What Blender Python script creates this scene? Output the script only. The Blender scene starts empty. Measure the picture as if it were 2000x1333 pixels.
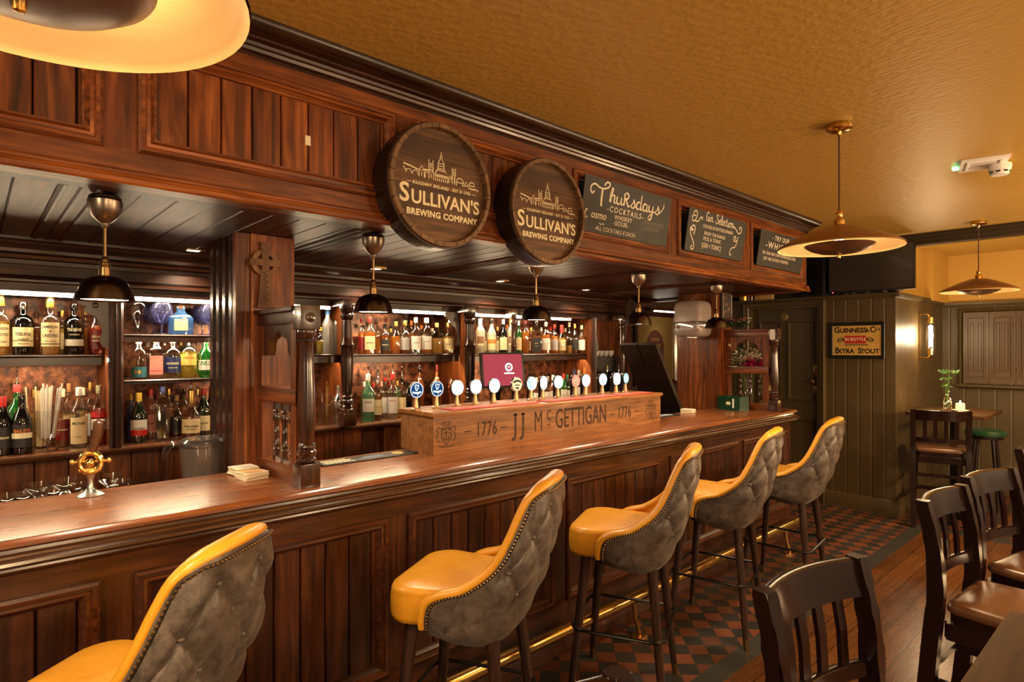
import bpy, bmesh, math, random
from mathutils import Matrix, Vector
random.seed(7)
PI = math.pi
scene = bpy.context.scene
C = scene.collection

# ------------------------------------------------------------------ camera
# x runs along the bar, y from the customers to the back bar, z up; the lens stands at 1.63 m
EYE = 1.63
FPX = 1160.0                                   # focal length in pixels of the 2000 x 1333 frame
AIM = math.atan(1275.0 / FPX)                  # heading of the lens, measured from the bar's direction
cam_d = bpy.data.cameras.new('camera')
cam = bpy.data.objects.new('camera', cam_d)
C.objects.link(cam)
scene.camera = cam
cam.location = (0, 0, EYE)
cam.rotation_euler = (PI / 2, 0, AIM - PI / 2)
cam_d.sensor_width = 36.0
cam_d.lens = FPX / 2000 * 36
cam_d.shift_y = 13.5 / 2000
cam_d.clip_start = 0.05

# ------------------------------------------------------------------ world, exposure
world = bpy.data.worlds.new('world')
scene.world = world
world.use_nodes = True
wb = world.node_tree.nodes['Background']
wb.inputs[0].default_value = (1.0, 0.66, 0.40, 1)
wb.inputs[1].default_value = 0.13
scene.view_settings.view_transform = 'Standard'
scene.view_settings.look = 'None'
scene.view_settings.gamma = 1.0
scene.view_settings.use_curve_mapping = False
scene.view_settings.exposure = 0.95
cy = scene.cycles
cy.use_denoising = True
cy.max_bounces = 10
cy.diffuse_bounces = 4
cy.glossy_bounces = 4
cy.transmission_bounces = 6
cy.transparent_max_bounces = 24
cy.caustics_reflective = False
cy.caustics_refractive = False
cy.sample_clamp_indirect = 4.0
cy.sample_clamp_direct = 0.0

WARM = (1.0, 0.62, 0.28)
SOFT = (1.0, 0.78, 0.52)

def lamp(name, kind, loc, energy, color, size=0.05, rot=(0, 0, 0), **kw):
    d = bpy.data.lights.new(name, kind)
    d.energy = energy
    d.color = color
    if kind in ('POINT', 'SPOT'):
        d.shadow_soft_size = size
    if kind == 'AREA':
        d.size = size
    for k, v in kw.items():
        setattr(d, k, v)
    o = bpy.data.objects.new(name, d)
    o.location = loc
    o.rotation_euler = rot
    C.objects.link(o)
    return o

# added fill lights without fixtures, standing for more room lamps outside the frame
lamp('room_fill', 'POINT', (0.5, -2.0, 1.85), 80, (1.0, 0.68, 0.38), 0.25)
lamp('room_fill', 'POINT', (2.6, -1.9, 1.85), 80, (1.0, 0.68, 0.38), 0.25)
lamp('room_fill', 'POINT', (4.6, -1.3, 1.70), 95, (1.0, 0.68, 0.38), 0.2)
lamp('room_fill', 'POINT', (-1.6, 0.4, 2.1), 50, (1.0, 0.70, 0.42), 0.12)
lamp('room_fill', 'POINT', (6.2, -1.0, 1.55), 100, (1.0, 0.66, 0.34), 0.15)

# ------------------------------------------------------------------ helpers
def FY(y0):      # local x right, y up, z towards the room -> a surface that faces the customers (-y)
    return Matrix(((1, 0, 0, 0), (0, 0, -1, y0), (0, 1, 0, 0), (0, 0, 0, 1)))
def FX(x0):      # the same for a surface that faces -x
    return Matrix(((0, 0, -1, x0), (-1, 0, 0, 0), (0, 1, 0, 0), (0, 0, 0, 1)))

class MB:
    def __init__(self):
        self.bm = bmesh.new()
        self.M = Matrix.Identity(4)
    def v(self, p):
        return self.bm.verts.new(self.M @ Vector(p))
    def f(self, vs):
        try:
            return self.bm.faces.new(vs)
        except ValueError:
            return None
    def box(self, x0, x1, y0, y1, z0, z1, bev=0.0):
        p = [self.v((x, y, z)) for z in (z0, z1) for y in (y0, y1) for x in (x0, x1)]
        fs = [(0, 2, 3, 1), (4, 5, 7, 6), (0, 1, 5, 4), (2, 6, 7, 3), (0, 4, 6, 2), (1, 3, 7, 5)]
        new = [self.f([p[i] for i in q]) for q in fs]
        if bev > 0:
            es = list({e for f in new for e in f.edges})
            bmesh.ops.bevel(self.bm, geom=es, offset=bev, segments=2, profile=0.7, affect='EDGES')
        return self
    def loops(self, rings, cap0=True, cap1=True, closed=True):
        vs = [[self.v(p) for p in r] for r in rings]
        n = len(vs[0])
        for a, b in zip(vs, vs[1:]):
            for i in range(n if closed else n - 1):
                j = (i + 1) % n
                self.f((a[i], a[j], b[j], b[i]))
        if cap0: self.f(vs[0][::-1])
        if cap1: self.f(vs[-1])
        return self
    def prism_x(self, prof, x0, x1):           # prof: (y, z) counted so that it is closed
        return self.loops([[(x, y, z) for y, z in prof] for x in (x0, x1)])
    def prism_y(self, prof, y0, y1):           # prof: (x, z)
        return self.loops([[(x, y, z) for x, z in prof] for y in (y0, y1)])
    def prism_z(self, prof, z0, z1):           # prof: (x, y)
        return self.loops([[(x, y, z) for x, y in prof] for z in (z0, z1)])
    def lathe(self, prof, c=(0, 0, 0), n=24, sq=0.0, ax=None):
        rings = []
        for r, z in prof:
            ring = []
            for i in range(n):
                a = 2 * PI * i / n
                cx_, sy_ = math.cos(a), math.sin(a)
                if sq > 0:
                    k = (abs(cx_) ** (2 + sq * 8) + abs(sy_) ** (2 + sq * 8)) ** (-1 / (2 + sq * 8))
                    k = 1 + (k - 1)
                    cx_, sy_ = cx_ * k, sy_ * k
                p = Vector((max(r, 1e-4) * cx_, max(r, 1e-4) * sy_, z))
                if ax is not None:
                    p = ax @ p
                ring.append((p.x + c[0], p.y + c[1], p.z + c[2]))
            rings.append(ring)
        return self.loops(rings)
    def tube(self, pts, r, n=8, cyclic=False):
        pts = [Vector(p) for p in pts]
        rings = []
        up = None
        m = len(pts)
        for i, p in enumerate(pts):
            if cyclic:
                t = pts[(i + 1) % m] - pts[i - 1]
            else:
                t = pts[min(i + 1, m - 1)] - pts[max(i - 1, 0)]
            if t.length < 1e-9: t = Vector((0, 0, 1))
            t.normalize()
            if up is None:
                up = Vector((0, 0, 1)) if abs(t.z) < 0.9 else Vector((1, 0, 0))
            a = t.cross(up)
            if a.length < 1e-6: a = t.orthogonal()
            a.normalize()
            b = a.cross(t); up = b
            rr = r[i] if isinstance(r, (list, tuple)) else r
            rings.append([p + (a * math.cos(2 * PI * k / n) + b * math.sin(2 * PI * k / n)) * rr for k in range(n)])
        if cyclic:
            rings.append(rings[0])
            return self.loops(rings, False, False)
        return self.loops(rings)
    def frame(self, x0, x1, y0, y1, prof):      # mitred frame in the local xy plane; prof: (inset, height) from the outside in
        rings = [[(x0 + i, y0 + i, h), (x1 - i, y0 + i, h), (x1 - i, y1 - i, h), (x0 + i, y1 - i, h)] for i, h in prof]
        return self.loops(rings, False, False)
    def ball(self, c, r, sx=1, sy=1, sz=1, n=10, m=6):
        prof = [(math.sin(PI * i / m), -math.cos(PI * i / m)) for i in range(m + 1)]
        rings = [[(c[0] + rr * r * sx * math.cos(2 * PI * k / n), c[1] + rr * r * sy * math.sin(2 * PI * k / n), c[2] + z * r * sz) for k in range(n)] for rr, z in [(max(a, .02), b) for a, b in prof]]
        return self.loops(rings)
    def ribbon(self, pts, w, h=0.0008):         # a flat brush stroke in the local xy plane
        m = len(pts)
        rings = []
        for i in range(m):
            a = pts[max(i - 1, 0)]; b = pts[min(i + 1, m - 1)]
            tx, ty = b[0] - a[0], b[1] - a[1]
            l = math.hypot(tx, ty) or 1
            ww = (w[i] if isinstance(w, (list, tuple)) else w) / 2
            nx, ny = -ty / l * ww, tx / l * ww
            x, y = pts[i][0], pts[i][1]
            rings.append([(x + nx, y + ny, 0), (x + nx, y + ny, h), (x - nx, y - ny, h), (x - nx, y - ny, 0)])
        return self.loops(rings)
    def add_mesh(self, me, M=None):
        MM = self.M @ (M or Matrix.Identity(4))
        vs = [self.bm.verts.new(MM @ v.co) for v in me.vertices]
        for p in me.polygons:
            self.f([vs[i] for i in p.vertices])
        return self
    def mesh(self, name, smooth=0.6):
        bm = self.bm
        bmesh.ops.recalc_face_normals(bm, faces=bm.faces[:])
        me = bpy.data.meshes.new(name)
        bm.to_mesh(me)
        bm.free()
        if smooth:
            me.polygons.foreach_set('use_smooth', [True] * len(me.polygons))
            try:
                me.set_sharp_from_angle(angle=smooth)
            except Exception:
                pass
        return me
    def build(self, name, mat, parent=None, smooth=0.6, world=True, loc=None, label=None):
        if parent is not None and world:
            bmesh.ops.translate(self.bm, verts=self.bm.verts[:], vec=-Vector(parent['_w']))
        me = self.mesh(name, smooth)
        me.materials.append(mat)
        o = bpy.data.objects.new(name, me)
        C.objects.link(o)
        if parent is not None:
            o.parent = parent
            w = Vector(parent['_w'])
            if not world and loc is not None:
                o.location = loc
                w = w + Vector(loc)
            o['_w'] = tuple(w)
        elif loc is not None:
            o.location = loc
            o['_w'] = tuple(loc)
        else:
            o['_w'] = (0, 0, 0)
        if label: o['label'] = label
        return o

def thing(name, label, cat, loc=(0, 0, 0), rotz=0.0, group=None):
    o = bpy.data.objects.new(name, None)
    o.empty_display_size = 0.05
    C.objects.link(o)
    o.location = loc
    o.rotation_euler = (0, 0, rotz)
    o['_w'] = tuple(loc)
    o['label'] = label; o['category'] = cat
    if group: o['group'] = group
    return o
def tag(o, label, cat, group=None, kind=None):
    o['label'] = label; o['category'] = cat
    if group: o['group'] = group
    if kind: o['kind'] = kind
    return o
def struct(o, label=None):
    o['kind'] = 'structure'
    if label: o['label'] = label
    return o
def dup(root, loc, rotz=None, label=None, group=None):
    r = root.copy(); C.objects.link(r); r.location = loc
    if rotz is not None: r.rotation_euler = (0, 0, rotz)
    if label: r['label'] = label
    if group: r['group'] = group
    r['_w'] = tuple(loc)
    for ch in list(root.children):
        c_ = ch.copy(); C.objects.link(c_); c_.parent = r
        for g in list(ch.children):
            d = g.copy(); C.objects.link(d); d.parent = c_
    return r

def catmull(pts, k=6):
    if len(pts) < 3: return pts
    P = [pts[0]] + list(pts) + [pts[-1]]
    out = []
    for i in range(1, len(P) - 2):
        p0, p1, p2, p3 = P[i - 1:i + 3]
        for j in range(k):
            t = j / k
            out.append(tuple(0.5 * ((2 * p1[d]) + (-p0[d] + p2[d]) * t + (2 * p0[d] - 5 * p1[d] + 4 * p2[d] - p3[d]) * t * t + (-p0[d] + 3 * p1[d] - 3 * p2[d] + p3[d]) * t ** 3) for d in range(len(p1))))
    out.append(tuple(pts[-1]))
    return out

_txt = {}
def text(s, size, align='CENTER', bold=0.0, shear=0.0, space=1.0, thick=0.0006, sx=1.0):
    key = (s, size, align, bold, shear, space, thick, sx)
    if key in _txt: return _txt[key]
    cu = bpy.data.curves.new('t', 'FONT')
    cu.body = s; cu.size = size; cu.align_x = align; cu.align_y = 'CENTER'
    cu.offset = bold; cu.shear = shear; cu.space_character = space
    cu.extrude = thick; cu.resolution_u = 3
    o = bpy.data.objects.new('t', cu)
    C.objects.link(o)
    bpy.context.view_layer.update()
    dg = bpy.context.evaluated_depsgraph_get()
    me = bpy.data.meshes.new_from_object(o.evaluated_get(dg))
    bpy.data.objects.remove(o)
    bpy.data.curves.remove(cu)
    if sx != 1.0:
        me.transform(Matrix.Scale(sx, 4, (1, 0, 0)))
    _txt[key] = me
    return me
def T(x, y, z=0.0):
    return Matrix.Translation((x, y, z))

# where a ray through a pixel of the photograph meets the upright plane y = const (a place on a shelf)
_ca, _sa = math.cos(AIM), math.sin(AIM)
def at_y(u, Y):
    t = (u - 1000) / FPX
    k = Y / (_sa - t * _ca)
    return k * (_ca + t * _sa), k              # x, depth

# ------------------------------------------------------------------ materials
def nmat(name):
    m = bpy.data.materials.new(name); m.use_nodes = True
    return m, m.node_tree.nodes, m.node_tree.links, m.node_tree.nodes['Principled BSDF']
def plain(name, col, rough=0.5, metal=0.0, coat=0.0, emit=None, estr=0.0, spec=0.5, var=0.0):
    m, N, L, b = nmat(name)
    b.inputs['Base Color'].default_value = (*col, 1)
    b.inputs['Roughness'].default_value = rough
    b.inputs['Metallic'].default_value = metal
    b.inputs['Coat Weight'].default_value = coat
    b.inputs['Coat Roughness'].default_value = 0.12
    b.inputs['Specular IOR Level'].default_value = spec
    if emit:
        b.inputs['Emission Color'].default_value = (*emit, 1)
        b.inputs['Emission Strength'].default_value = estr
    if var:
        tc = N.new('ShaderNodeTexCoord'); no = N.new('ShaderNodeTexNoise'); no.inputs['Scale'].default_value = 9
        no.inputs['Detail'].default_value = 6
        L.new(tc.outputs['Object'], no.inputs['Vector'])
        mr = N.new('ShaderNodeMapRange'); mr.inputs['To Min'].default_value = max(rough - var, .02); mr.inputs['To Max'].default_value = rough + var
        L.new(no.outputs['Fac'], mr.inputs['Value']); L.new(mr.outputs['Result'], b.inputs['Roughness'])
    return m
def ramp(N, stops):
    r = N.new('ShaderNodeValToRGB')
    el = r.color_ramp.elements
    while len(el) < len(stops): el.new(0.5)
    for e, (p, c) in zip(el, stops):
        e.position = p; e.color = (*c, 1)
    return r
def wood(name, dark, mid, light, axis='x', scale=1.0, rough=0.35, coat=0.35, island=0.35, knots=0.5, bump=0.04, crough=0.12):
    m, N, L, b = nmat(name)
    tc = N.new('ShaderNodeTexCoord')
    geo = N.new('ShaderNodeNewGeometry')
    mp = N.new('ShaderNodeMapping')
    s = {'x': (1.3, 16, 16), 'y': (16, 1.3, 16), 'z': (16, 16, 1.3)}[axis]
    mp.inputs['Scale'].default_value = tuple(v * scale for v in s)
    off = N.new('ShaderNodeVectorMath'); off.operation = 'SCALE'
    comb = N.new('ShaderNodeCombineXYZ')
    for i in range(3): L.new(geo.outputs['Random Per Island'], comb.inputs[i])
    L.new(comb.outputs[0], off.inputs[0]); off.inputs['Scale'].default_value = 23.0
    add = N.new('ShaderNodeVectorMath')
    L.new(tc.outputs['Object'], add.inputs[0]); L.new(off.outputs[0], add.inputs[1])
    L.new(add.outputs[0], mp.inputs['Vector'])
    n1 = N.new('ShaderNodeTexNoise'); n1.inputs['Scale'].default_value = 1.2; n1.inputs['Detail'].default_value = 7; n1.inputs['Distortion'].default_value = 1.6
    L.new(mp.outputs[0], n1.inputs['Vector'])
    r = ramp(N, [(0.26, dark), (0.5, mid), (0.72, light)])
    L.new(n1.outputs['Fac'], r.inputs['Fac'])
    # fine streaks
    n2 = N.new('ShaderNodeTexNoise'); n2.inputs['Scale'].default_value = 6; n2.inputs['Detail'].default_value = 4
    L.new(mp.outputs[0], n2.inputs['Vector'])
    mx = N.new('ShaderNodeMixRGB'); mx.blend_type = 'MULTIPLY'; mx.inputs['Fac'].default_value = 0.55
    r2 = ramp(N, [(0.3, (0.45, 0.42, 0.4)), (0.62, (1.15, 1.15, 1.15))])
    L.new(n2.outputs['Fac'], r2.inputs['Fac'])
    L.new(r.outputs[0], mx.inputs[1]); L.new(r2.outputs[0], mx.inputs[2])
    # dark patches and knots
    n3 = N.new('ShaderNodeTexNoise'); n3.inputs['Scale'].default_value = 3.2; n3.inputs['Detail'].default_value = 3
    L.new(add.outputs[0], n3.inputs['Vector'])
    r3 = ramp(N, [(0.30, (0.42, 0.36, 0.33)), (0.48, (1, 1, 1))])
    L.new(n3.outputs['Fac'], r3.inputs['Fac'])
    mk = N.new('ShaderNodeMixRGB'); mk.blend_type = 'MULTIPLY'; mk.inputs['Fac'].default_value = knots
    L.new(mx.outputs[0], mk.inputs[1]); L.new(r3.outputs[0], mk.inputs[2])
    hs = N.new('ShaderNodeHueSaturation')
    mr = N.new('ShaderNodeMapRange'); mr.inputs['To Min'].default_value = 1 - island; mr.inputs['To Max'].default_value = 1 + island
    L.new(geo.outputs['Random Per Island'], mr.inputs['Value']); L.new(mr.outputs[0], hs.inputs['Value'])
    L.new(mk.outputs[0], hs.inputs['Color'])
    L.new(hs.outputs[0], b.inputs['Base Color'])
    rr = N.new('ShaderNodeMapRange'); rr.inputs['To Min'].default_value = rough - 0.03; rr.inputs['To Max'].default_value = rough + 0.06
    L.new(n2.outputs['Fac'], rr.inputs['Value']); L.new(rr.outputs[0], b.inputs['Roughness'])
    b.inputs['Coat Weight'].default_value = coat
    b.inputs['Coat Roughness'].default_value = crough
    return m

RD, RM, RL = (0.040, 0.0090, 0.0020), (0.170, 0.0420, 0.0072), (0.33, 0.098, 0.0185)
W_X = wood('mahogany_x', RD, RM, RL, 'x', rough=0.38, coat=0.12)
W_X.node_tree.nodes['Principled BSDF'].inputs['Specular IOR Level'].default_value = 0.4
W_Z = wood('mahogany_z', RD, RM, RL, 'z', rough=0.42, coat=0.06)
W_Z.node_tree.nodes['Principled BSDF'].inputs['Specular IOR Level'].default_value = 0.35
W_Y = wood('mahogany_y', RD, RM, RL, 'y')
DD, DM, DL = (0.010, 0.0035, 0.0018), (0.036, 0.011, 0.005), (0.075, 0.024, 0.010)
D_X = wood('dark_mahogany_x', DD, DM, DL, 'x', rough=0.34, coat=0.22, crough=0.18)
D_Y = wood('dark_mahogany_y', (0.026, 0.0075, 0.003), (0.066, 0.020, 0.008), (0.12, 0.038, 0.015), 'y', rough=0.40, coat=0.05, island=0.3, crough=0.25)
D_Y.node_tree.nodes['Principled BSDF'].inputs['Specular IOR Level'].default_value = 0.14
D_Z = wood('dark_mahogany_z', DD, DM, DL, 'z', rough=0.25, coat=0.6)
FR_Z = wood('front_board_z', (0.015, 0.0038, 0.0011), (0.052, 0.0125, 0.0028), (0.10, 0.028, 0.0062), 'z', coat=0.15)
FR_X = wood('front_rail_x', (0.019, 0.0048, 0.0013), (0.064, 0.0160, 0.0036), (0.12, 0.034, 0.0080), 'x', coat=0.2)
TOP_X = wood('counter_top_x', (0.07, 0.020, 0.0052), (0.155, 0.046, 0.0115), (0.25, 0.084, 0.021), 'x', rough=0.27, coat=0.35, knots=0.25, bump=0.05, crough=0.2)
BEAD_X = wood('counter_moulding_x', (0.028, 0.012, 0.005), (0.070, 0.030, 0.012), (0.12, 0.055, 0.022), 'x', rough=0.22, coat=0.7, bump=0.08, crough=0.1)
SIGN_X = wood('sign_oak_x', (0.15, 0.058, 0.016), (0.275, 0.112, 0.031), (0.38, 0.168, 0.050), 'x', rough=0.5, coat=0.1, knots=0.3)
BARREL = wood('barrel_oak', (0.052, 0.022, 0.008), (0.105, 0.046, 0.016), (0.17, 0.078, 0.028), 'x', rough=0.6, coat=0.0, island=0.3)
STAVE = wood('barrel_stave', (0.10, 0.05, 0.02), (0.17, 0.09, 0.038), (0.24, 0.13, 0.06), 'z', rough=0.6, coat=0.0, island=0.35)
LEG = wood('stool_leg_wood', (0.012, 0.005, 0.003), (0.030, 0.013, 0.0075), (0.052, 0.024, 0.014), 'z', rough=0.35, coat=0.3, knots=0.2, island=0.15)
TABLE = wood('table_wood', (0.030, 0.013, 0.003), (0.058, 0.027, 0.006), (0.09, 0.043, 0.010), 'x', rough=0.5, coat=0.0)
TABLE.node_tree.nodes['Principled BSDF'].inputs['Specular IOR Level'].default_value = 0.2
CHAIR = plain('dark_stained_wood', (0.0115, 0.0037, 0.0026), 0.24, coat=0.35, spec=0.35, var=0.02)
BRASS = plain('brass', (0.72, 0.46, 0.14), 0.2, 1.0, var=0.08)
OLDBRASS = plain('aged_brass', (0.30, 0.20, 0.09), 0.3, 1.0, var=0.12)
GUN = plain('gunmetal_brass', (0.15, 0.12, 0.085), 0.22, 1.0, var=0.08)
CHROME = plain('chrome', (0.75, 0.73, 0.70), 0.12, 1.0)
CUP = plain('aged_bronze_cup', (0.26, 0.20, 0.155), 0.32, 1.0, var=0.06)
STEEL = plain('steel', (0.55, 0.53, 0.5), 0.28, 1.0)
BLACKMETAL = plain('black_metal', (0.03, 0.027, 0.024), 0.3, 0.9)
BLACK = plain('black', (0.006, 0.006, 0.006), 0.4)
BLACKGLOSS = plain('black_gloss', (0.004, 0.004, 0.005), 0.12, coat=0.3)
CREAM = plain('cream_print', (0.80, 0.70, 0.45), 0.6)
CHALK = plain('chalk', (0.82, 0.74, 0.58), 0.9)
FAINT = plain('faint_chalk', (0.22, 0.20, 0.17), 0.9)
SLATE = plain('slate', (0.030, 0.030, 0.029), 0.55, var=0.12)
WHITE = plain('white', (0.8, 0.78, 0.74), 0.45)
PAPER = plain('paper', (0.75, 0.66, 0.48), 0.7)
RED = plain('red', (0.5, 0.02, 0.015), 0.35)
DARKRED = plain('dark_red', (0.16, 0.006, 0.008), 0.35)
GREEN = plain('green', (0.02, 0.16, 0.05), 0.35)
NAVY = plain('navy', (0.01, 0.02, 0.09), 0.4)
TEAL = plain('teal', (0.03, 0.17, 0.2), 0.4)
GOLD = plain('gold_foil', (0.75, 0.5, 0.13), 0.3, 0.9)
YELLOW = plain('yellow', (0.8, 0.55, 0.05), 0.4)
ORANGE = plain('orange', (0.7, 0.2, 0.04), 0.4)
PINK = plain('pink', (0.75, 0.3, 0.25), 0.5)
BLUE = plain('blue', (0.05, 0.2, 0.55), 0.4)
BURN = plain('burnt_carving', (0.045, 0.018, 0.006), 0.7)
MAT_RED = plain('bar_mat_red', (0.42, 0.05, 0.03), 0.55)
WAX = plain('wax', (0.8, 0.55, 0.25), 0.5, emit=(1.0, 0.55, 0.15), estr=1.2)

def emitter(name, col, strength):
    m, N, L, b = nmat(name)
    e = N.new('ShaderNodeEmission'); e.inputs[0].default_value = (*col, 1); e.inputs[1].default_value = strength
    L.new(e.outputs[0], N['Material Output'].inputs['Surface'])
    return m
LED = emitter('led_strip', (1.0, 0.76, 0.47), 70.0)
BULB = emitter('bulb_glow', (1.0, 0.72, 0.40), 14.0)
DISC = emitter('shade_bulb', (1.0, 0.86, 0.66), 14.0)
DOWN = emitter('downlight_glow', (1.0, 0.78, 0.48), 14.0)
FLAME = emitter('flame', (1.0, 0.62, 0.2), 60.0)
LEDGREEN = emitter('green_indicator', (0.2, 1.0, 0.4), 4.0)
LEDRED = emitter('red_indicator', (1.0, 0.03, 0.08), 6.0)
SCONCE = emitter('sconce_tube_glow', (1.0, 0.82, 0.55), 22.0)
BADGE_W = emitter('badge_white', (0.86, 0.94, 1.0), 3.4)
BADGE_N = emitter('badge_navy', (0.012, 0.045, 0.12), 0.8)
BADGE_B = emitter('badge_blue', (0.15, 0.5, 0.9), 1.6)
BADGE_R = emitter('badge_red', (0.85, 0.2, 0.13), 1.1)
BADGE_T = emitter('badge_teal', (0.2, 0.75, 0.85), 1.6)
BADGE_P = emitter('badge_pale_print', (0.80, 0.90, 1.0), 0.75)
BADGE_RIM = emitter('badge_rim', (0.6, 0.8, 1.0), 1.5)
SCREEN = emitter('till_screen', (0.26, 0.035, 0.045), 1.0)
SCREEN_W = emitter('till_screen_white', (0.9, 0.85, 0.8), 1.0)
LCD = emitter('card_reader_screen', (0.35, 0.55, 0.8), 1.0)

def glass(name, tint, body=0.0, bodycol=None, gloss=0.10, rough=0.03):
    """thin tinted glass: clear through the middle, mirror-like and darker towards the rim; body = how milky it is"""
    m, N, L, b = nmat(name)
    tr = N.new('ShaderNodeBsdfTransparent'); tr.inputs[0].default_value = (*tint, 1)
    gl = N.new('ShaderNodeBsdfGlossy'); gl.inputs['Roughness'].default_value = rough
    gl.inputs['Color'].default_value = (0.95, 0.95, 0.95, 1)
    lw = N.new('ShaderNodeLayerWeight'); lw.inputs['Blend'].default_value = 0.35
    mr = N.new('ShaderNodeMapRange'); mr.inputs['To Min'].default_value = gloss; mr.inputs['To Max'].default_value = min(0.75, gloss * 6 + .08)
    L.new(lw.outputs['Facing'], mr.inputs['Value'])
    base = tr.outputs[0]
    if body > 0:
        tl = N.new('ShaderNodeBsdfTranslucent'); tl.inputs[0].default_value = (*(bodycol or tint), 1)
        df = N.new('ShaderNodeBsdfDiffuse'); df.inputs[0].default_value = (*(bodycol or tint), 1)
        a = N.new('ShaderNodeMixShader'); a.inputs[0].default_value = 0.45
        L.new(tl.outputs[0], a.inputs[1]); L.new(df.outputs[0], a.inputs[2])
        c2 = N.new('ShaderNodeMixShader'); c2.inputs[0].default_value = body
        L.new(tr.outputs[0], c2.inputs[1]); L.new(a.outputs[0], c2.inputs[2])
        base = c2.outputs[0]
    mxs = N.new('ShaderNodeMixShader')
    L.new(mr.outputs[0], mxs.inputs[0]); L.new(base, mxs.inputs[1]); L.new(gl.outputs[0], mxs.inputs[2])
    L.new(mxs.outputs[0], N['Material Output'].inputs['Surface'])
    return m
G_CLEAR = glass('clear_glass', (0.93, 0.93, 0.91), gloss=0.06)
G_THIN = glass('thin_glass', (0.95, 0.95, 0.94), gloss=0.02)
G_FROST = glass('frosted_glass', (0.85, 0.87, 0.88), 0.55, (0.75, 0.76, 0.74), rough=0.2)
G_WHITE = glass('milk_white_bottle', (0.9, 0.88, 0.8), 0.9, (0.75, 0.68, 0.5), rough=0.15)
G_DARK = glass('near_black_glass', (0.02, 0.015, 0.01), 0.9, (0.008, 0.006, 0.005), gloss=0.05)
G_GREEN = glass('green_glass', (0.08, 0.5, 0.08), 0.5, (0.02, 0.28, 0.04))
G_DKGREEN = glass('dark_green_glass', (0.02, 0.07, 0.015), 0.8, (0.01, 0.035, 0.008))
G_PALEGREEN = glass('pale_green_glass', (0.45, 0.85, 0.6), 0.3, (0.25, 0.6, 0.38))
G_BLUE = glass('blue_glass', (0.25, 0.5, 0.9), 0.5, (0.12, 0.32, 0.75))
G_AMBER = glass('amber_spirit', (0.95, 0.50, 0.10), 0.55, (0.90, 0.36, 0.05))
G_GOLD = glass('golden_spirit', (0.97, 0.72, 0.25), 0.5, (0.92, 0.58, 0.13))
G_REDSP = glass('red_spirit', (0.7, 0.03, 0.03), 0.5, (0.55, 0.015, 0.02))
G_ORSP = glass('red_orange_spirit', (0.85, 0.16, 0.05), 0.5, (0.75, 0.12, 0.03))
G_BROWN = glass('brown_spirit', (0.55, 0.18, 0.035), 0.55, (0.45, 0.12, 0.02))
G_YELL = glass('yellow_spirit', (0.95, 0.85, 0.2), 0.45, (0.85, 0.68, 0.08))
G_PINK = glass('pink_spirit', (0.95, 0.6, 0.5), 0.4, (0.9, 0.42, 0.3))
G_PLAST = glass('cloudy_plastic', (0.85, 0.82, 0.8), 0.82, (0.70, 0.60, 0.55), gloss=0.02, rough=0.25)

def boards(name, dark, light, axis, pitch, rough=0.45, groove=0.08, bump=0.6):
    """painted tongue and groove: narrow grooves every PITCH metres along the axis"""
    m, N, L, b = nmat(name)
    tc = N.new('ShaderNodeTexCoord'); sp = N.new('ShaderNodeSeparateXYZ')
    L.new(tc.outputs['Object'], sp.inputs[0])
    d = N.new('ShaderNodeMath'); d.operation = 'DIVIDE'; d.inputs[1].default_value = pitch
    L.new(sp.outputs['XYZ'.index(axis.upper())], d.inputs[0])
    fr = N.new('ShaderNodeMath'); fr.operation = 'FRACT'; L.new(d.outputs[0], fr.inputs[0])
    su = N.new('ShaderNodeMath'); su.operation = 'SUBTRACT'; su.inputs[1].default_value = 0.5; L.new(fr.outputs[0], su.inputs[0])
    ab = N.new('ShaderNodeMath'); ab.operation = 'ABSOLUTE'; L.new(su.outputs[0], ab.inputs[0])
    mr = N.new('ShaderNodeMapRange'); mr.inputs['From Min'].default_value = 0.5 - groove; mr.inputs['From Max'].default_value = 0.5
    mr.inputs['To Min'].default_value = 1; mr.inputs['To Max'].default_value = 0
    L.new(ab.outputs[0], mr.inputs['Value'])
    no = N.new('ShaderNodeTexNoise'); no.inputs['Scale'].default_value = 4; no.inputs['Detail'].default_value = 5
    L.new(tc.outputs['Object'], no.inputs['Vector'])
    r = ramp(N, [(0.3, dark), (0.7, light)])
    L.new(no.outputs['Fac'], r.inputs['Fac']); L.new(r.outputs[0], b.inputs['Base Color'])
    bp = N.new('ShaderNodeBump'); bp.inputs['Strength'].default_value = bump; bp.inputs['Distance'].default_value = 0.006
    L.new(mr.outputs[0], bp.inputs['Height']); L.new(bp.outputs[0], b.inputs['Normal'])
    b.inputs['Roughness'].default_value = rough
    return m
OLIVE = plain('olive_paint', (0.070, 0.046, 0.017), 0.42, var=0.1)
OLIVE_Y = boards('olive_boards_y', (0.066, 0.043, 0.016), (0.084, 0.055, 0.021), 'y', 0.115, 0.42)
OLIVE_X = boards('olive_boards_x', (0.058, 0.037, 0.0135), (0.074, 0.048, 0.018), 'x', 0.075, 0.42, 0.12)

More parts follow.
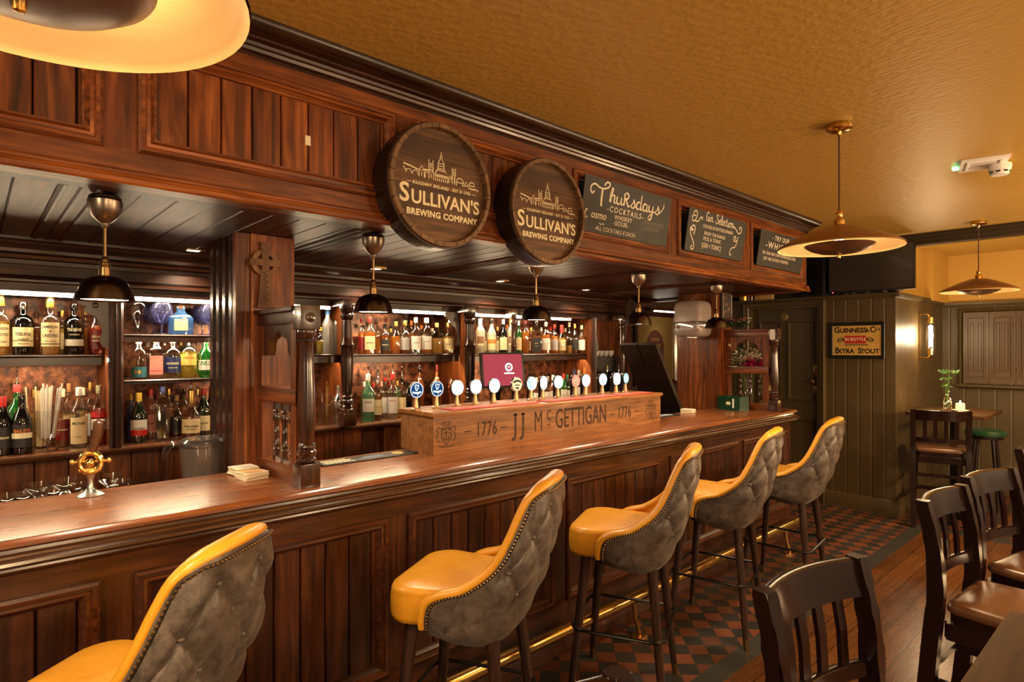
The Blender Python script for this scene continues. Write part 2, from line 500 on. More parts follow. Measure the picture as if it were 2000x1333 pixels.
def floor_tiles():
    m, N, L, b = nmat('quarry_tiles')
    tc = N.new('ShaderNodeTexCoord'); mp = N.new('ShaderNodeMapping')
    mp.inputs['Rotation'].default_value = (0, 0, PI / 4)
    L.new(tc.outputs['Object'], mp.inputs['Vector'])
    ck = N.new('ShaderNodeTexChecker'); ck.inputs['Scale'].default_value = 10.0
    L.new(mp.outputs[0], ck.inputs['Vector'])
    vo = N.new('ShaderNodeTexVoronoi'); vo.inputs['Scale'].default_value = 10.0; vo.inputs['Randomness'].default_value = 0.0
    L.new(mp.outputs[0], vo.inputs['Vector'])
    ck.inputs['Color1'].default_value = (0.020, 0.019, 0.018, 1)
    ck.inputs['Color2'].default_value = (0.115, 0.034, 0.0125, 1)
    wn = N.new('ShaderNodeTexWhiteNoise')
    fl = N.new('ShaderNodeVectorMath'); fl.operation = 'SCALE'; fl.inputs['Scale'].default_value = 10.0
    L.new(mp.outputs[0], fl.inputs[0])
    f2 = N.new('ShaderNodeVectorMath'); f2.operation = 'FLOOR'; L.new(fl.outputs[0], f2.inputs[0])
    f3 = N.new('ShaderNodeVectorMath'); f3.operation = 'MULTIPLY'; f3.inputs[1].default_value = (1, 1, 0); L.new(f2.outputs[0], f3.inputs[0])
    L.new(f3.outputs[0], wn.inputs['Vector'])
    mr = N.new('ShaderNodeMapRange'); mr.inputs['To Min'].default_value = 0.7; mr.inputs['To Max'].default_value = 1.35
    L.new(wn.outputs['Value'], mr.inputs['Value'])
    hs = N.new('ShaderNodeHueSaturation'); L.new(mr.outputs[0], hs.inputs['Value']); L.new(ck.outputs['Color'], hs.inputs['Color'])
    # joints
    frc = N.new('ShaderNodeVectorMath'); frc.operation = 'FRACTION'; L.new(fl.outputs[0], frc.inputs[0])
    sp = N.new('ShaderNodeSeparateXYZ'); L.new(frc.outputs[0], sp.inputs[0])
    outs = []
    for i in range(2):
        s_ = N.new('ShaderNodeMath'); s_.operation = 'SUBTRACT'; s_.inputs[1].default_value = 0.5; L.new(sp.outputs[i], s_.inputs[0])
        a_ = N.new('ShaderNodeMath'); a_.operation = 'ABSOLUTE'; L.new(s_.outputs[0], a_.inputs[0]); outs.append(a_)
    mxm = N.new('ShaderNodeMath'); mxm.operation = 'MAXIMUM'; L.new(outs[0].outputs[0], mxm.inputs[0]); L.new(outs[1].outputs[0], mxm.inputs[1])
    gt = N.new('ShaderNodeMath'); gt.operation = 'GREATER_THAN'; gt.inputs[1].default_value = 0.482; L.new(mxm.outputs[0], gt.inputs[0])
    mx = N.new('ShaderNodeMixRGB'); L.new(gt.outputs[0], mx.inputs['Fac']); L.new(hs.outputs[0], mx.inputs[1]); mx.inputs[2].default_value = (0.03, 0.022, 0.016, 1)
    no = N.new('ShaderNodeTexNoise'); no.inputs['Scale'].default_value = 5; no.inputs['Detail'].default_value = 6
    L.new(tc.outputs['Object'], no.inputs['Vector'])
    L.new(mx.outputs[0], b.inputs['Base Color'])
    r2 = N.new('ShaderNodeMapRange'); r2.inputs['To Min'].default_value = 0.3; r2.inputs['To Max'].default_value = 0.6
    L.new(no.outputs['Fac'], r2.inputs['Value']); L.new(r2.outputs[0], b.inputs['Roughness'])
    return m
TILES = floor_tiles()

def planks():
    m, N, L, b = nmat('floor_planks')
    tc = N.new('ShaderNodeTexCoord')
    br = N.new('ShaderNodeTexBrick')
    br.inputs['Scale'].default_value = 1.0
    br.inputs['Brick Width'].default_value = 1.1; br.inputs['Row Height'].default_value = 0.135
    br.inputs['Mortar Size'].default_value = 0.0022; br.inputs['Bias'].default_value = 0.0
    br.inputs['Color1'].default_value = (0.080, 0.028, 0.0065, 1); br.inputs['Color2'].default_value = (0.145, 0.054, 0.012, 1)
    br.inputs['Mortar'].default_value = (0.008, 0.004, 0.002, 1)
    L.new(tc.outputs['Object'], br.inputs['Vector'])
    mp = N.new('ShaderNodeMapping'); mp.inputs['Scale'].default_value = (1.4, 18, 1)
    L.new(tc.outputs['Object'], mp.inputs['Vector'])
    no = N.new('ShaderNodeTexNoise'); no.inputs['Scale'].default_value = 2; no.inputs['Detail'].default_value = 8; no.inputs['Distortion'].default_value = 1.2
    L.new(mp.outputs[0], no.inputs['Vector'])
    r = ramp(N, [(0.28, (0.45, 0.4, 0.36)), (0.7, (1.3, 1.25, 1.2))])
    L.new(no.outputs['Fac'], r.inputs['Fac'])
    mx = N.new('ShaderNodeMixRGB'); mx.blend_type = 'MULTIPLY'; mx.inputs['Fac'].default_value = 0.55
    L.new(br.outputs['Color'], mx.inputs[1]); L.new(r.outputs[0], mx.inputs[2]); L.new(mx.outputs[0], b.inputs['Base Color'])
    mr = N.new('ShaderNodeMapRange'); mr.inputs['To Min'].default_value = 0.20; mr.inputs['To Max'].default_value = 0.34
    L.new(no.outputs['Fac'], mr.inputs['Value']); L.new(mr.outputs[0], b.inputs['Roughness'])
    bp = N.new('ShaderNodeBump'); bp.inputs['Strength'].default_value = 0.02; bp.inputs['Distance'].default_value = 0.002
    L.new(no.outputs['Fac'], bp.inputs['Height']); L.new(bp.outputs[0], b.inputs['Normal'])
    return m
PLANKS = planks()

def ceiling_paper():
    m, N, L, b = nmat('embossed_ceiling_paper')
    tc = N.new('ShaderNodeTexCoord')
    b.inputs['Base Color'].default_value = (0.50, 0.295, 0.060, 1)
    b.inputs['Roughness'].default_value = 0.42
    mp = N.new('ShaderNodeMapping'); mp.inputs['Scale'].default_value = (38, 24, 1); mp.inputs['Rotation'].default_value = (0, 0, 0.2)
    L.new(tc.outputs['Object'], mp.inputs['Vector'])
    vo = N.new('ShaderNodeTexVoronoi'); vo.inputs['Scale'].default_value = 1.0; vo.inputs['Randomness'].default_value = 0.55
    L.new(mp.outputs[0], vo.inputs['Vector'])
    no = N.new('ShaderNodeTexNoise'); no.inputs['Scale'].default_value = 70; no.inputs['Detail'].default_value = 4
    L.new(tc.outputs['Object'], no.inputs['Vector'])
    ad = N.new('ShaderNodeMath'); ad.operation = 'MULTIPLY_ADD'; ad.inputs[1].default_value = 0.6
    L.new(no.outputs['Fac'], ad.inputs[0]); L.new(vo.outputs['Distance'], ad.inputs[2])
    bp = N.new('ShaderNodeBump'); bp.inputs['Strength'].default_value = 0.45; bp.inputs['Distance'].default_value = 0.006
    L.new(ad.outputs[0], bp.inputs['Height']); L.new(bp.outputs[0], b.inputs['Normal'])
    return m
CEIL = ceiling_paper()
OCHRE = plain('ochre_wall_paint', (0.50, 0.29, 0.055), 0.6)

def mottled():
    m, N, L, b = nmat('mottled_copper_mirror')
    tc = N.new('ShaderNodeTexCoord')
    n1 = N.new('ShaderNodeTexNoise'); n1.inputs['Scale'].default_value = 20; n1.inputs['Detail'].default_value = 8; n1.inputs['Roughness'].default_value = 0.7
    L.new(tc.outputs['Object'], n1.inputs['Vector'])
    r = ramp(N, [(0.34, (0.012, 0.013, 0.015)), (0.44, (0.09, 0.03, 0.014)), (0.56, (0.30, 0.10, 0.04)), (0.70, (0.46, 0.25, 0.13))])
    L.new(n1.outputs['Fac'], r.inputs['Fac'])
    n2 = N.new('ShaderNodeTexNoise'); n2.inputs['Scale'].default_value = 3.5; n2.inputs['Detail'].default_value = 3
    L.new(tc.outputs['Object'], n2.inputs['Vector'])
    r2 = ramp(N, [(0.38, (0.25, 0.22, 0.22)), (0.55, (1, 1, 1))])
    L.new(n2.outputs['Fac'], r2.inputs['Fac'])
    mx = N.new('ShaderNodeMixRGB'); mx.blend_type = 'MULTIPLY'; mx.inputs['Fac'].default_value = 0.8
    L.new(r.outputs[0], mx.inputs[1]); L.new(r2.outputs[0], mx.inputs[2]); L.new(mx.outputs[0], b.inputs['Base Color'])
    b.inputs['Metallic'].default_value = 0.35; b.inputs['Roughness'].default_value = 0.22
    return m
MOTTLED = mottled()

def leather(name, c1, c2, rough, scale=9.0, bump=0.25, sheen=0.0, coat=0.0):
    m, N, L, b = nmat(name)
    tc = N.new('ShaderNodeTexCoord')
    n1 = N.new('ShaderNodeTexNoise'); n1.inputs['Scale'].default_value = scale; n1.inputs['Detail'].default_value = 10; n1.inputs['Roughness'].default_value = 0.72; n1.inputs['Distortion'].default_value = 0.6
    L.new(tc.outputs['Object'], n1.inputs['Vector'])
    r = ramp(N, [(0.36, c1), (0.66, c2)])
    L.new(n1.outputs['Fac'], r.inputs['Fac']); L.new(r.outputs[0], b.inputs['Base Color'])
    vo = N.new('ShaderNodeTexVoronoi'); vo.inputs['Scale'].default_value = 260
    L.new(tc.outputs['Object'], vo.inputs['Vector'])
    bp = N.new('ShaderNodeBump'); bp.inputs['Strength'].default_value = bump; bp.inputs['Distance'].default_value = 0.0012
    L.new(vo.outputs['Distance'], bp.inputs['Height']); L.new(bp.outputs[0], b.inputs['Normal'])
    b.inputs['Roughness'].default_value = rough
    b.inputs['Coat Weight'].default_value = coat; b.inputs['Coat Roughness'].default_value = 0.25
    b.inputs['Sheen Weight'].default_value = sheen
    return m
TAN = leather('mustard_leather', (0.66, 0.285, 0.014), (0.78, 0.375, 0.028), 0.36, 5.0, 0.12, coat=0.2)
GREY = leather('grey_leather', (0.029, 0.022, 0.0185), (0.142, 0.110, 0.092), 0.42, 16.0, 0.2, sheen=0.15)
SEATBROWN = leather('brown_seat_leather', (0.10, 0.042, 0.018), (0.15, 0.065, 0.028), 0.32, 6.0, 0.12, coat=0.3)
SEATGREEN = leather('green_seat_leather', (0.01, 0.045, 0.018), (0.015, 0.07, 0.03), 0.38)
SHADE_IN = plain('pendant_shade_inside', (0.82, 0.56, 0.26), 0.5)
SHADE_OUT = plain('pendant_shade_copper', (0.33, 0.17, 0.07), 0.34, 0.75, var=0.08)
DISH = plain('pendant_dish_bronze', (0.17, 0.085, 0.045), 0.35, 0.6, var=0.08)
CORD = plain('twisted_cord', (0.08, 0.03, 0.012), 0.8)

# ================================================================== the room
CH = 2.70                                      # ceiling height
m = MB(); m.box(-1.6, 6.35, -2.6, 1.45, -0.06, 0.0); struct(m.build('floor', PLANKS), 'worn oak plank floor beside the tiled strip along the bar')
m = MB(); m.prism_z([(-1.6, 1.56), (6.46, 1.56), (6.46, -2.6), (8.6, -2.6), (8.6, 4.0), (-1.6, 4.0)], -0.06, 0.0)
struct(m.build('tiled_floor', TILES, smooth=0), 'floor of black and terracotta quarry tiles laid diagonally')
m = MB(); m.prism_z([(-1.6, 1.45), (6.35, 1.45), (6.35, -2.6), (6.46, -2.6), (6.46, 1.56), (-1.6, 1.56)], -0.06, 0.0)
struct(m.build('floor_border', plain('border_tiles', (0.030, 0.029, 0.026), 0.4, var=0.1), smooth=0), 'plain dark border strip between tiles and planks')
m = MB(); m.box(-1.6, 8.6, -2.6, 4.0, CH, CH + 0.06); struct(m.build('ceiling', CEIL), 'ochre ceiling with embossed paper')

m = MB(); m.box(-1.6, 6.72, 3.82, 3.94, 0, CH); struct(m.build('wall_back', plain('back_wall_paint', (0.05, 0.022, 0.012), 0.5)), 'dark wall behind the back bar')
# far wall with the door, panelled to 2.15 m
m = MB()
m.box(6.60, 6.70, 1.75, 2.38, 0, 2.15)
m.box(6.60, 6.72, 3.27, 3.82, 0, 2.15)
struct(m.build('wall_far', OLIVE_Y), 'olive boarded wall with a framed tin sign')
m = MB(); m.box(6.64, 6.72, 1.75, 3.82, 2.15, CH); struct(m.build('wall_far_upper', plain('dark_brown_paint', (0.02, 0.014, 0.009), 0.6)), 'dark upper wall behind the television')  # one even dark brown over the whole upper wall
m = MB(); m.box(6.70, 8.6, 1.75, 1.86, 0, 2.15); struct(m.build('wall_recess', OLIVE_X), 'olive beaded wall of the window recess with a lamp')
m = MB(); m.box(6.64, 8.6, 1.78, 1.86, 2.15, CH); struct(m.build('wall_recess_upper', OCHRE), 'ochre upper wall of the window recess')
m = MB(); m.box(7.75, 8.6, 1.70, 1.78, 2.15, CH); struct(m.build('wall_pier_upper', OCHRE), 'ochre upper pier in the window recess')
m = MB(); m.box(8.40, 8.6, -2.6, 1.75, 0, 2.13); struct(m.build('wall_window', boards('olive_window_boards', (0.06, 0.041, 0.018), (0.075, 0.052, 0.023), 'y', 0.14)), 'olive boarded wall below and around the shutters')
m = MB(); m.box(8.44, 8.6, -2.6, 1.78, 2.13, CH); struct(m.build('wall_window_upper', OCHRE), 'ochre wall above the shutters')
cap = [(0, 0), (0.018, 0.004), (0.03, 0.022), (0.036, 0.036), (0.036, 0.05), (0, 0.05)]
m = MB(); m.prism_y([(6.60 - a, 2.12 + b) for a, b in cap], 1.7135, 3.82)
m.prism_x([(1.75 - a, 2.12 + b) for a, b in cap], 6.5655, 8.45)
m.prism_y([(8.40 - a, 2.10 + b) for a, b in cap], -2.6, 1.75)
struct(m.build('trim_1', OLIVE), 'olive capping rail along the top of the boarding')
sk = [(0, 0), (0.028, 0), (0.028, 0.11), (0.02, 0.125), (0.02, 0.135), (0.01, 0.15), (0, 0.15)]
m = MB(); m.prism_y([(6.60 - a, b) for a, b in sk], 1.7215, 2.38)
m.prism_x([(1.75 - a, b) for a, b in sk], 6.5735, 8.40)
m.prism_y([(8.40 - a, b) for a, b in sk], -2.6, 1.722)
struct(m.build('baseboard_far', OLIVE), 'olive skirting board along the far walls')
# the ceiling beam over the recess
beam = [(0, 0), (0.0, 0.02), (-0.02, 0.03), (-0.02, 0.05), (-0.035, 0.065), (-0.035, 0.085), (-0.05, 0.10), (0.12, 0.10), (0.12, 0)]
m = MB(); m.prism_y([(6.60 + a, 2.60 + b) for a, b in beam], -2.6, 2.40)
struct(m.build('trim_2', plain('dark_beam_paint', (0.030, 0.020, 0.010), 0.4)), 'dark moulded ceiling beam before the window recess')

# the door: a recessed leaf in a moulded architrave
door = bpy.data.objects.new('door_1', None); C.objects.link(door); door.location = (6.66, 2.82, 0); door['_w'] = (6.66, 2.82, 0)
struct(door, 'olive panelled door beyond the end of the bar')
m = MB(); m.box(6.68, 6.72, 2.46, 3.19, 0, 2.06); m.build('door_leaf', OLIVE, door)
m = MB(); m.M = FX(6.68)
for a, b in ((-2.80, -2.53), (-3.12, -2.87)):
    for z0, z1 in ((1.06, 1.93), (0.14, 0.86)):
        m.frame(a, b, z0, z1, [(-0.002, 0.0), (0.0, 0.022), (0.014, 0.022), (0.024, 0.008), (0.036, 0.004)])
m.build('door_panel', OLIVE, door)
arch = [(0.0, -0.02), (0.0, 0.02), (0.012, 0.045), (0.03, 0.035), (0.055, 0.03), (0.066, 0.018), (0.085, 0.014), (0.085, -0.02)]
m = MB(); m.M = FX(6.60)
m.frame(-3.27, -2.38, -0.6, 2.145, [(i, h) for i, h in arch])
bmesh.ops.bisect_plane(m.bm, geom=m.bm.verts[:] + m.bm.edges[:] + m.bm.faces[:], plane_co=(0, 0, 0.001), plane_no=(0, 0, -1), clear_outer=True)
m.build('architrave', OLIVE, door)
m = MB()
m.box(6.60, 6.72, 2.38, 2.46, 0, 2.06); m.box(6.60, 6.72, 3.19, 3.27, 0, 2.06); m.box(6.60, 6.72, 2.38, 3.27, 2.06, 2.15)
m.build('door_jamb', OLIVE, door)
m = MB(); m.lathe([(0.0, 0), (0.016, 0), (0.016, 0.02), (0.012, 0.03), (0.03, 0.045), (0.034, 0.06), (0.024, 0.075), (0, 0.08)], (6.68, 2.52, 1.27), 16, ax=Matrix.Rotation(-PI / 2, 4, 'Y'))
m.build('door_knob', BRASS, door)
m = MB(); m.box(6.672, 6.68, 2.475, 2.53, 1.34, 1.44, 0.002); m.build('lock_plate', BRASS, door)
m = MB(); m.box(6.672, 6.68, 2.475, 2.53, 1.12, 1.22, 0.002); m.build('lock_plate', BRASS, door)
m = MB(); m.lathe([(0, 0), (0.042, 0), (0.042, 0.006), (0.036, 0.010), (0, 0.010)], (6.68, 2.845, 1.975), 24, ax=Matrix.Rotation(-PI / 2, 4, 'Y'))
pl = m.build('door_plaque', plain('tarnished_disc', (0.36, 0.25, 0.09), 0.4, 0.5), door)
m = MB(); m.M = FX(6.669) @ T(-2.845, 1.975); m.frame(-0.022, 0.022, -0.022, 0.022, [(0, 0), (0, .002), (.008, .002), (.008, 0)]); m.build('plaque_emblem', OLDBRASS, pl)

# shuttered window
for i in range(5):
    y1 = 1.545 - i * 0.232
    t = thing('window_shutter', ['first brown panelled window shutter leaf, beside the recess corner', 'second brown panelled shutter leaf, hinged to the corner leaf',
                                 'third brown panelled shutter leaf, with a small metal knob', 'fourth panelled shutter leaf beyond the knobbed one',
                                 'fifth panelled shutter leaf, far from the recess corner'][i], 'shutter', (8.38, y1 - 0.115, 1.21), 0, 'window shutter leaves')
    m = MB(); m.box(8.355, 8.385, y1 - 0.229, y1, 1.23, 2.03)
    m.M = FX(8.355)
    m.frame(-y1 + 0.028, -y1 + 0.201, 1.29, 1.98, [(0, 0), (0, 0.010), (0.012, 0.010), (0.018, 0.001)])
    m.frame(-y1 + 0.052, -y1 + 0.106, 1.36, 1.92, [(0, 0), (0, 0.008), (0.010, 0.008), (0.016, 0.0)])
    m.frame(-y1 + 0.123, -y1 + 0.177, 1.36, 1.92, [(0, 0), (0, 0.008), (0.010, 0.008), (0.016, 0.0)])
    m.build('shutter_panel', plain('brown_shutter_paint', (0.085, 0.052, 0.028), 0.42) if i == 0 else bpy.data.materials['brown_shutter_paint'], t)
    if i in (1, 2):
        m = MB(); m.ball((8.35, y1 - (0.215 if i == 1 else 0.015), 1.40 if i == 2 else 1.88), 0.012); m.build('knob', OLDBRASS, t)
m = MB(); m.M = FX(8.40)
m.frame(-1.60, 1.6, 1.17, 2.08, [(0, 0), (0, 0.03), (0.02, 0.045), (0.035, 0.03), (0.045, 0.0)])
struct(m.build('window_1', OLIVE), 'olive moulding round the shuttered window')
m = MB(); m.box(8.31, 8.40, -1.6, 1.60, 1.19, 1.215, 0.006); struct(m.build('trim_3', OLIVE), 'narrow sill below the shutters')

# ================================================================== the canopy over the bar
YF = 2.08
canopy = thing('bar_canopy', 'long reddish wooden canopy with boarded panels hanging over the bar', 'bar canopy', (2.2, YF, 2.11))
X0, X1 = -1.5, 5.325
for z0, z1 in ((2.160, 2.222), (2.566, 2.63)):
    m = MB(); m.box(X0, X1, YF, YF + 0.03, z0, z1); m.build('face_rail', W_X, canopy, smooth=0)
PAN = [(-1.58 + 0.976 * k, -1.58 + 0.976 * k + 0.882) for k in range(0, 7)]
PAN = [(-0.605, 0.279), (0.374, 1.256), (1.350, 2.232), (2.326, 3.206), (3.312, 4.189), (4.297, 5.220)]
xs = [X0] + [v for p in PAN for v in p] + [X1]
for a, b in zip(xs[::2], xs[1::2]):
    m = MB(); m.box(a, b, YF + 0.001, YF + 0.03, 2.222, 2.566); m.build('face_stile', W_Z, canopy, smooth=0)
PF = [(-0.006, 0.0), (-0.004, 0.008), (0.004, 0.013), (0.014, 0.012), (0.018, 0.006), (0.028, 0.008), (0.034, 0.002), (0.040, -0.004), (0.046, -0.004), (0.048, -0.016)]
for i, (a, b) in enumerate(PAN):
    m = MB(); m.M = FY(YF)
    m.frame(a, b, 2.222, 2.566, PF)
    m.build('panel_moulding', W_X, canopy)
    m = MB()
    n = 9 if i < 3 else 1
    x = a + 0.04
    while x < b - 0.045:
        w = min(0.0950, b - 0.04 - x)
        m.prism_z([(x, YF + 0.018), (x + 0.0035, YF + 0.014), (x + w - 0.0035, YF + 0.014), (x + w, YF + 0.018), (x + w, YF + 0.03), (x, YF + 0.03)], 2.25, 2.54)
        x += 0.0987
    m.build('panel_boards', W_Z if i < 3 else BLACK, canopy, smooth=0)  # behind the blackboards, black colour stands in for the dark void
m = MB(); m.box(.892, .912, YF + .0105, YF + .0138, 2.365, 2.40); m.build('paper_scrap', PAPER, canopy, smooth=0)
# cornice up to the ceiling and the lower moulding
corn = [(0.03, 2.625), (0.0, 2.625), (-0.004, 2.634), (-0.016, 2.637), (-0.020, 2.646), (-0.030, 2.648), (-0.034, 2.656), (-0.050, 2.660),
        (-0.052, 2.666), (-0.066, 2.670), (-0.078, 2.678), (-0.083, 2.688), (-0.080, 2.698), (0.03, 2.699)]
corn = [(0.03, 2.618), (0.0, 2.618), (-0.006, 2.626), (-0.020, 2.630), (-0.024, 2.640), (-0.036, 2.642), (-0.040, 2.651), (-0.058, 2.656),
        (-0.062, 2.662), (-0.084, 2.663), (-0.106, 2.668), (-0.119, 2.677), (-0.125, 2.688), (-0.124, 2.6985), (0.03, 2.699)]
m = MB(); m.prism_x([(YF + a, b) for a, b in corn], X0, X1 + 0.01)
m.prism_y([(X1 - a, b) for a, b in corn], YF - 0.02, 3.8)
m.build('cornice', D_X, canopy)
low = [(0.05, 2.162), (0.0, 2.162), (-0.006, 2.156), (-0.006, 2.148), (-0.018, 2.143), (-0.022, 2.134), (-0.030, 2.130), (-0.030, 2.118), (-0.024, 2.112), (0.05, 2.112)]
m = MB(); m.prism_x([(YF + a, b) for a, b in low], X0, X1 + 0.012)
m.prism_y([(X1 - a, b) for a, b in low], YF - 0.02, 3.8)
m.build('lower_moulding', W_X, canopy)
m = MB(); m.box(X1 - 0.03, X1, YF + 0.03, 3.8, 2.16, 2.63); m.build('end_board', W_Y, canopy, smooth=0)
# soffit boards running away from the room, a wider beaded joint every metre
m = MB()
x = X0; k = 0
m.box(X0, X1 - 0.01, YF + 0.05, YF + 0.13, 2.118, 2.16)
while x < X1 - 0.02:
    w = min(0.1055, X1 - 0.01 - x)
    m.prism_y([(x, 2.16), (x, 2.131), (x + 0.004, 2.126), (x + w - 0.004, 2.126), (x + w, 2.131), (x + w, 2.16)], YF + 0.13, 3.45)
    x += 0.106
m.build('soffit_boards', D_Y, canopy, smooth=0)
for k in range(-1, 6):
    xx = 0.255 + 0.985 * k
    m = MB()
    for dx in (-0.046, 0.0, 0.046):
        m.tube([(xx + dx, YF + 0.13, 2.126), (xx + dx, 3.44, 2.126)], 0.010, 6)
    m.build('soffit_bead', D_Y, canopy)
m = MB(); m.box(X0, X1 - 0.03, YF + 0.03, 3.80, 2.16, 2.20); m.build('soffit_deck', D_Y, canopy, smooth=0)
# recessed square lights in the soffit
for i, (x, y) in enumerate(((-0.15, 3.30), (0.83, 3.30), (1.863, 3.30), (2.887, 3.30), (3.847, 3.30))):
    t = thing('downlight', ['square brass downlight in the soffit, beyond the stacked glasses', 'lit square brass downlight in the soffit by the carved pier', 'square brass downlight above the first turned shelf column',
                            'square brass downlight above the till', 'square brass downlight above the coffee machine'][i], 'downlight', (x, y, 2.126), 0, 'soffit downlights')
    m = MB(); m.M = T(x, y, 2.126) @ Matrix.Rotation(PI, 4, 'X')
    m.frame(-0.045, 0.045, -0.045, 0.045, [(0, 0), (0, 0.004), (0.008, 0.008), (0.018, 0.004), (0.02, -0.001)])
    m.build('trim_ring', BRASS, t)
    m = MB(); m.box(x - 0.026, x + 0.026, y - 0.026, y + 0.026, 2.121, 2.1255); m.build('light_lens', DOWN, t)
    lamp('downlight_beam', 'SPOT', (x, y, 2.112), 16, SOFT, 0.025, spot_size=2.2, spot_blend=0.7)

# ================================================================== the bar counter
BX0, BX1 = -1.5, 5.255
bar = thing('bar_counter', 'long mahogany bar counter with boarded front panels and brass foot rail', 'bar', (2.0, 2.2, 0))
nose = [(2.68, 1.10), (2.150, 1.10), (2.137, 1.097), (2.129, 1.089), (2.128, 1.080), (2.136, 1.073), (2.155, 1.070), (2.68, 1.068)]
m = MB(); m.prism_x(nose, BX0, BX1); m.build('countertop', TOP_X, bar)
beadp = [(2.20, 1.071), (2.152, 1.071), (2.150, 1.060), (2.126, 1.058), (2.122, 1.052), (2.112, 1.051), (2.101, 1.046), (2.097, 1.038), (2.102, 1.030),
         (2.116, 1.027), (2.114, 1.020), (2.120, 1.012), (2.134, 1.009), (2.145, 1.000), (2.20, 1.000)]
m = MB(); m.prism_x(beadp, BX0, BX1 - 0.02); m.build('edge_moulding', BEAD_X, bar)
BP = [(-0.60, 0.285), (0.379, 1.280), (1.379, 2.270), (2.380, 3.279), (3.375, 4.275), (4.370, 5.150)]
YB = 2.175
for z0, z1 in ((0.922, 1.01), (0.12, 0.272)):
    m = MB(); m.box(BX0, BX1 - 0.03, YB, YB + 0.03, z0, z1); m.build('front_rail', FR_X, bar, smooth=0)
xs = [BX0] + [v for p in BP for v in p] + [BX1 - 0.03]
for a, b in zip(xs[::2], xs[1::2]):
    m = MB(); m.box(a, b, YB + 0.001, YB + 0.03, 0.272, 0.922); m.build('front_stile', FR_Z, bar, smooth=0)
for a, b in BP:
    m = MB(); m.M = FY(YB)
    m.frame(a, b, 0.272, 0.922, [(-0.004, 0.0), (-0.003, 0.010), (0.006, 0.017), (0.018, 0.014), (0.022, 0.006), (0.032, 0.008), (0.038, 0.002), (0.046, -0.006), (0.05, -0.018)])
    m.build('panel_moulding', FR_X, bar)
    m = MB(); x = a + 0.045
    while x < b - 0.05:
        w = min(0.0952, b - 0.045 - x)
        m.prism_z([(x, YB + 0.022), (x + 0.004, YB + 0.016), (x + w - 0.004, YB + 0.016), (x + w, YB + 0.022), (x + w, YB + 0.034), (x, YB + 0.034)], 0.30, 0.90)
        x += 0.099
    m.build('panel_boards', FR_Z, bar, smooth=0)
m = MB(); m.prism_x([(YB + 0.03, 0.0), (YB - 0.02, 0.0), (YB - 0.02, 0.10), (YB - 0.012, 0.115), (YB - 0.004, 0.125), (YB + 0.03, 0.125)], BX0, BX1 - 0.02); m.build('plinth', FR_X, bar)
m = MB(); m.box(BX1 - 0.06, BX1 - 0.03, YB + 0.03, 2.66, 0, 1.068); m.build('end_panel', FR_Z, bar, smooth=0)
m = MB(); m.box(BX0, BX1 - 0.06, 2.62, 2.65, 0, 1.068); m.build('rear_board', D_Z, bar, smooth=0)

rail_t = thing('foot_rail', 'polished brass foot rail running along the foot of the bar', 'foot rail', (2.0, 2.03, 0))
m = MB(); m.tube([(BX0, 2.035, 0.205), (BX1 - 0.1, 2.035, 0.205)], 0.031, 18); m.build('rail_tube', BRASS, rail_t)
for x in (0.8, 2.79, 4.79):
    m = MB(); m.tube([(x, 2.035, 0.19), (x, 2.025, 0.1), (x + 0.012, 2.005, 0.012)], [0.016, 0.012, 0.013], 10)
    m.loops([[(x + sx * .06, 2.0 + sy * .035, z) for sx, sy in ((-1, 0), (-.5, -1), (.5, -1), (1, 0), (.5, 1), (-.5, 1))] for z in (0, 0.010)])
    m.build('rail_bracket', BRASS, rail_t)

# the low work shelf behind the counter
ws = thing('underbar_shelf', 'dark work shelf behind the counter holding the clean glasses', 'shelf', (1.5, 2.85, 0))
m = MB(); m.box(-1.2, 4.6, 2.66, 3.08, 0.93, 0.96); m.build('shelf_board', plain('dull_dark_shelf', (.012, .006, .004), .75, spec=.1), ws, smooth=0)
m = MB(); m.box(-1.2, 4.6, 3.04, 3.06, 0.0, 0.93); m.build('shelf_support', D_Z, ws, smooth=0)

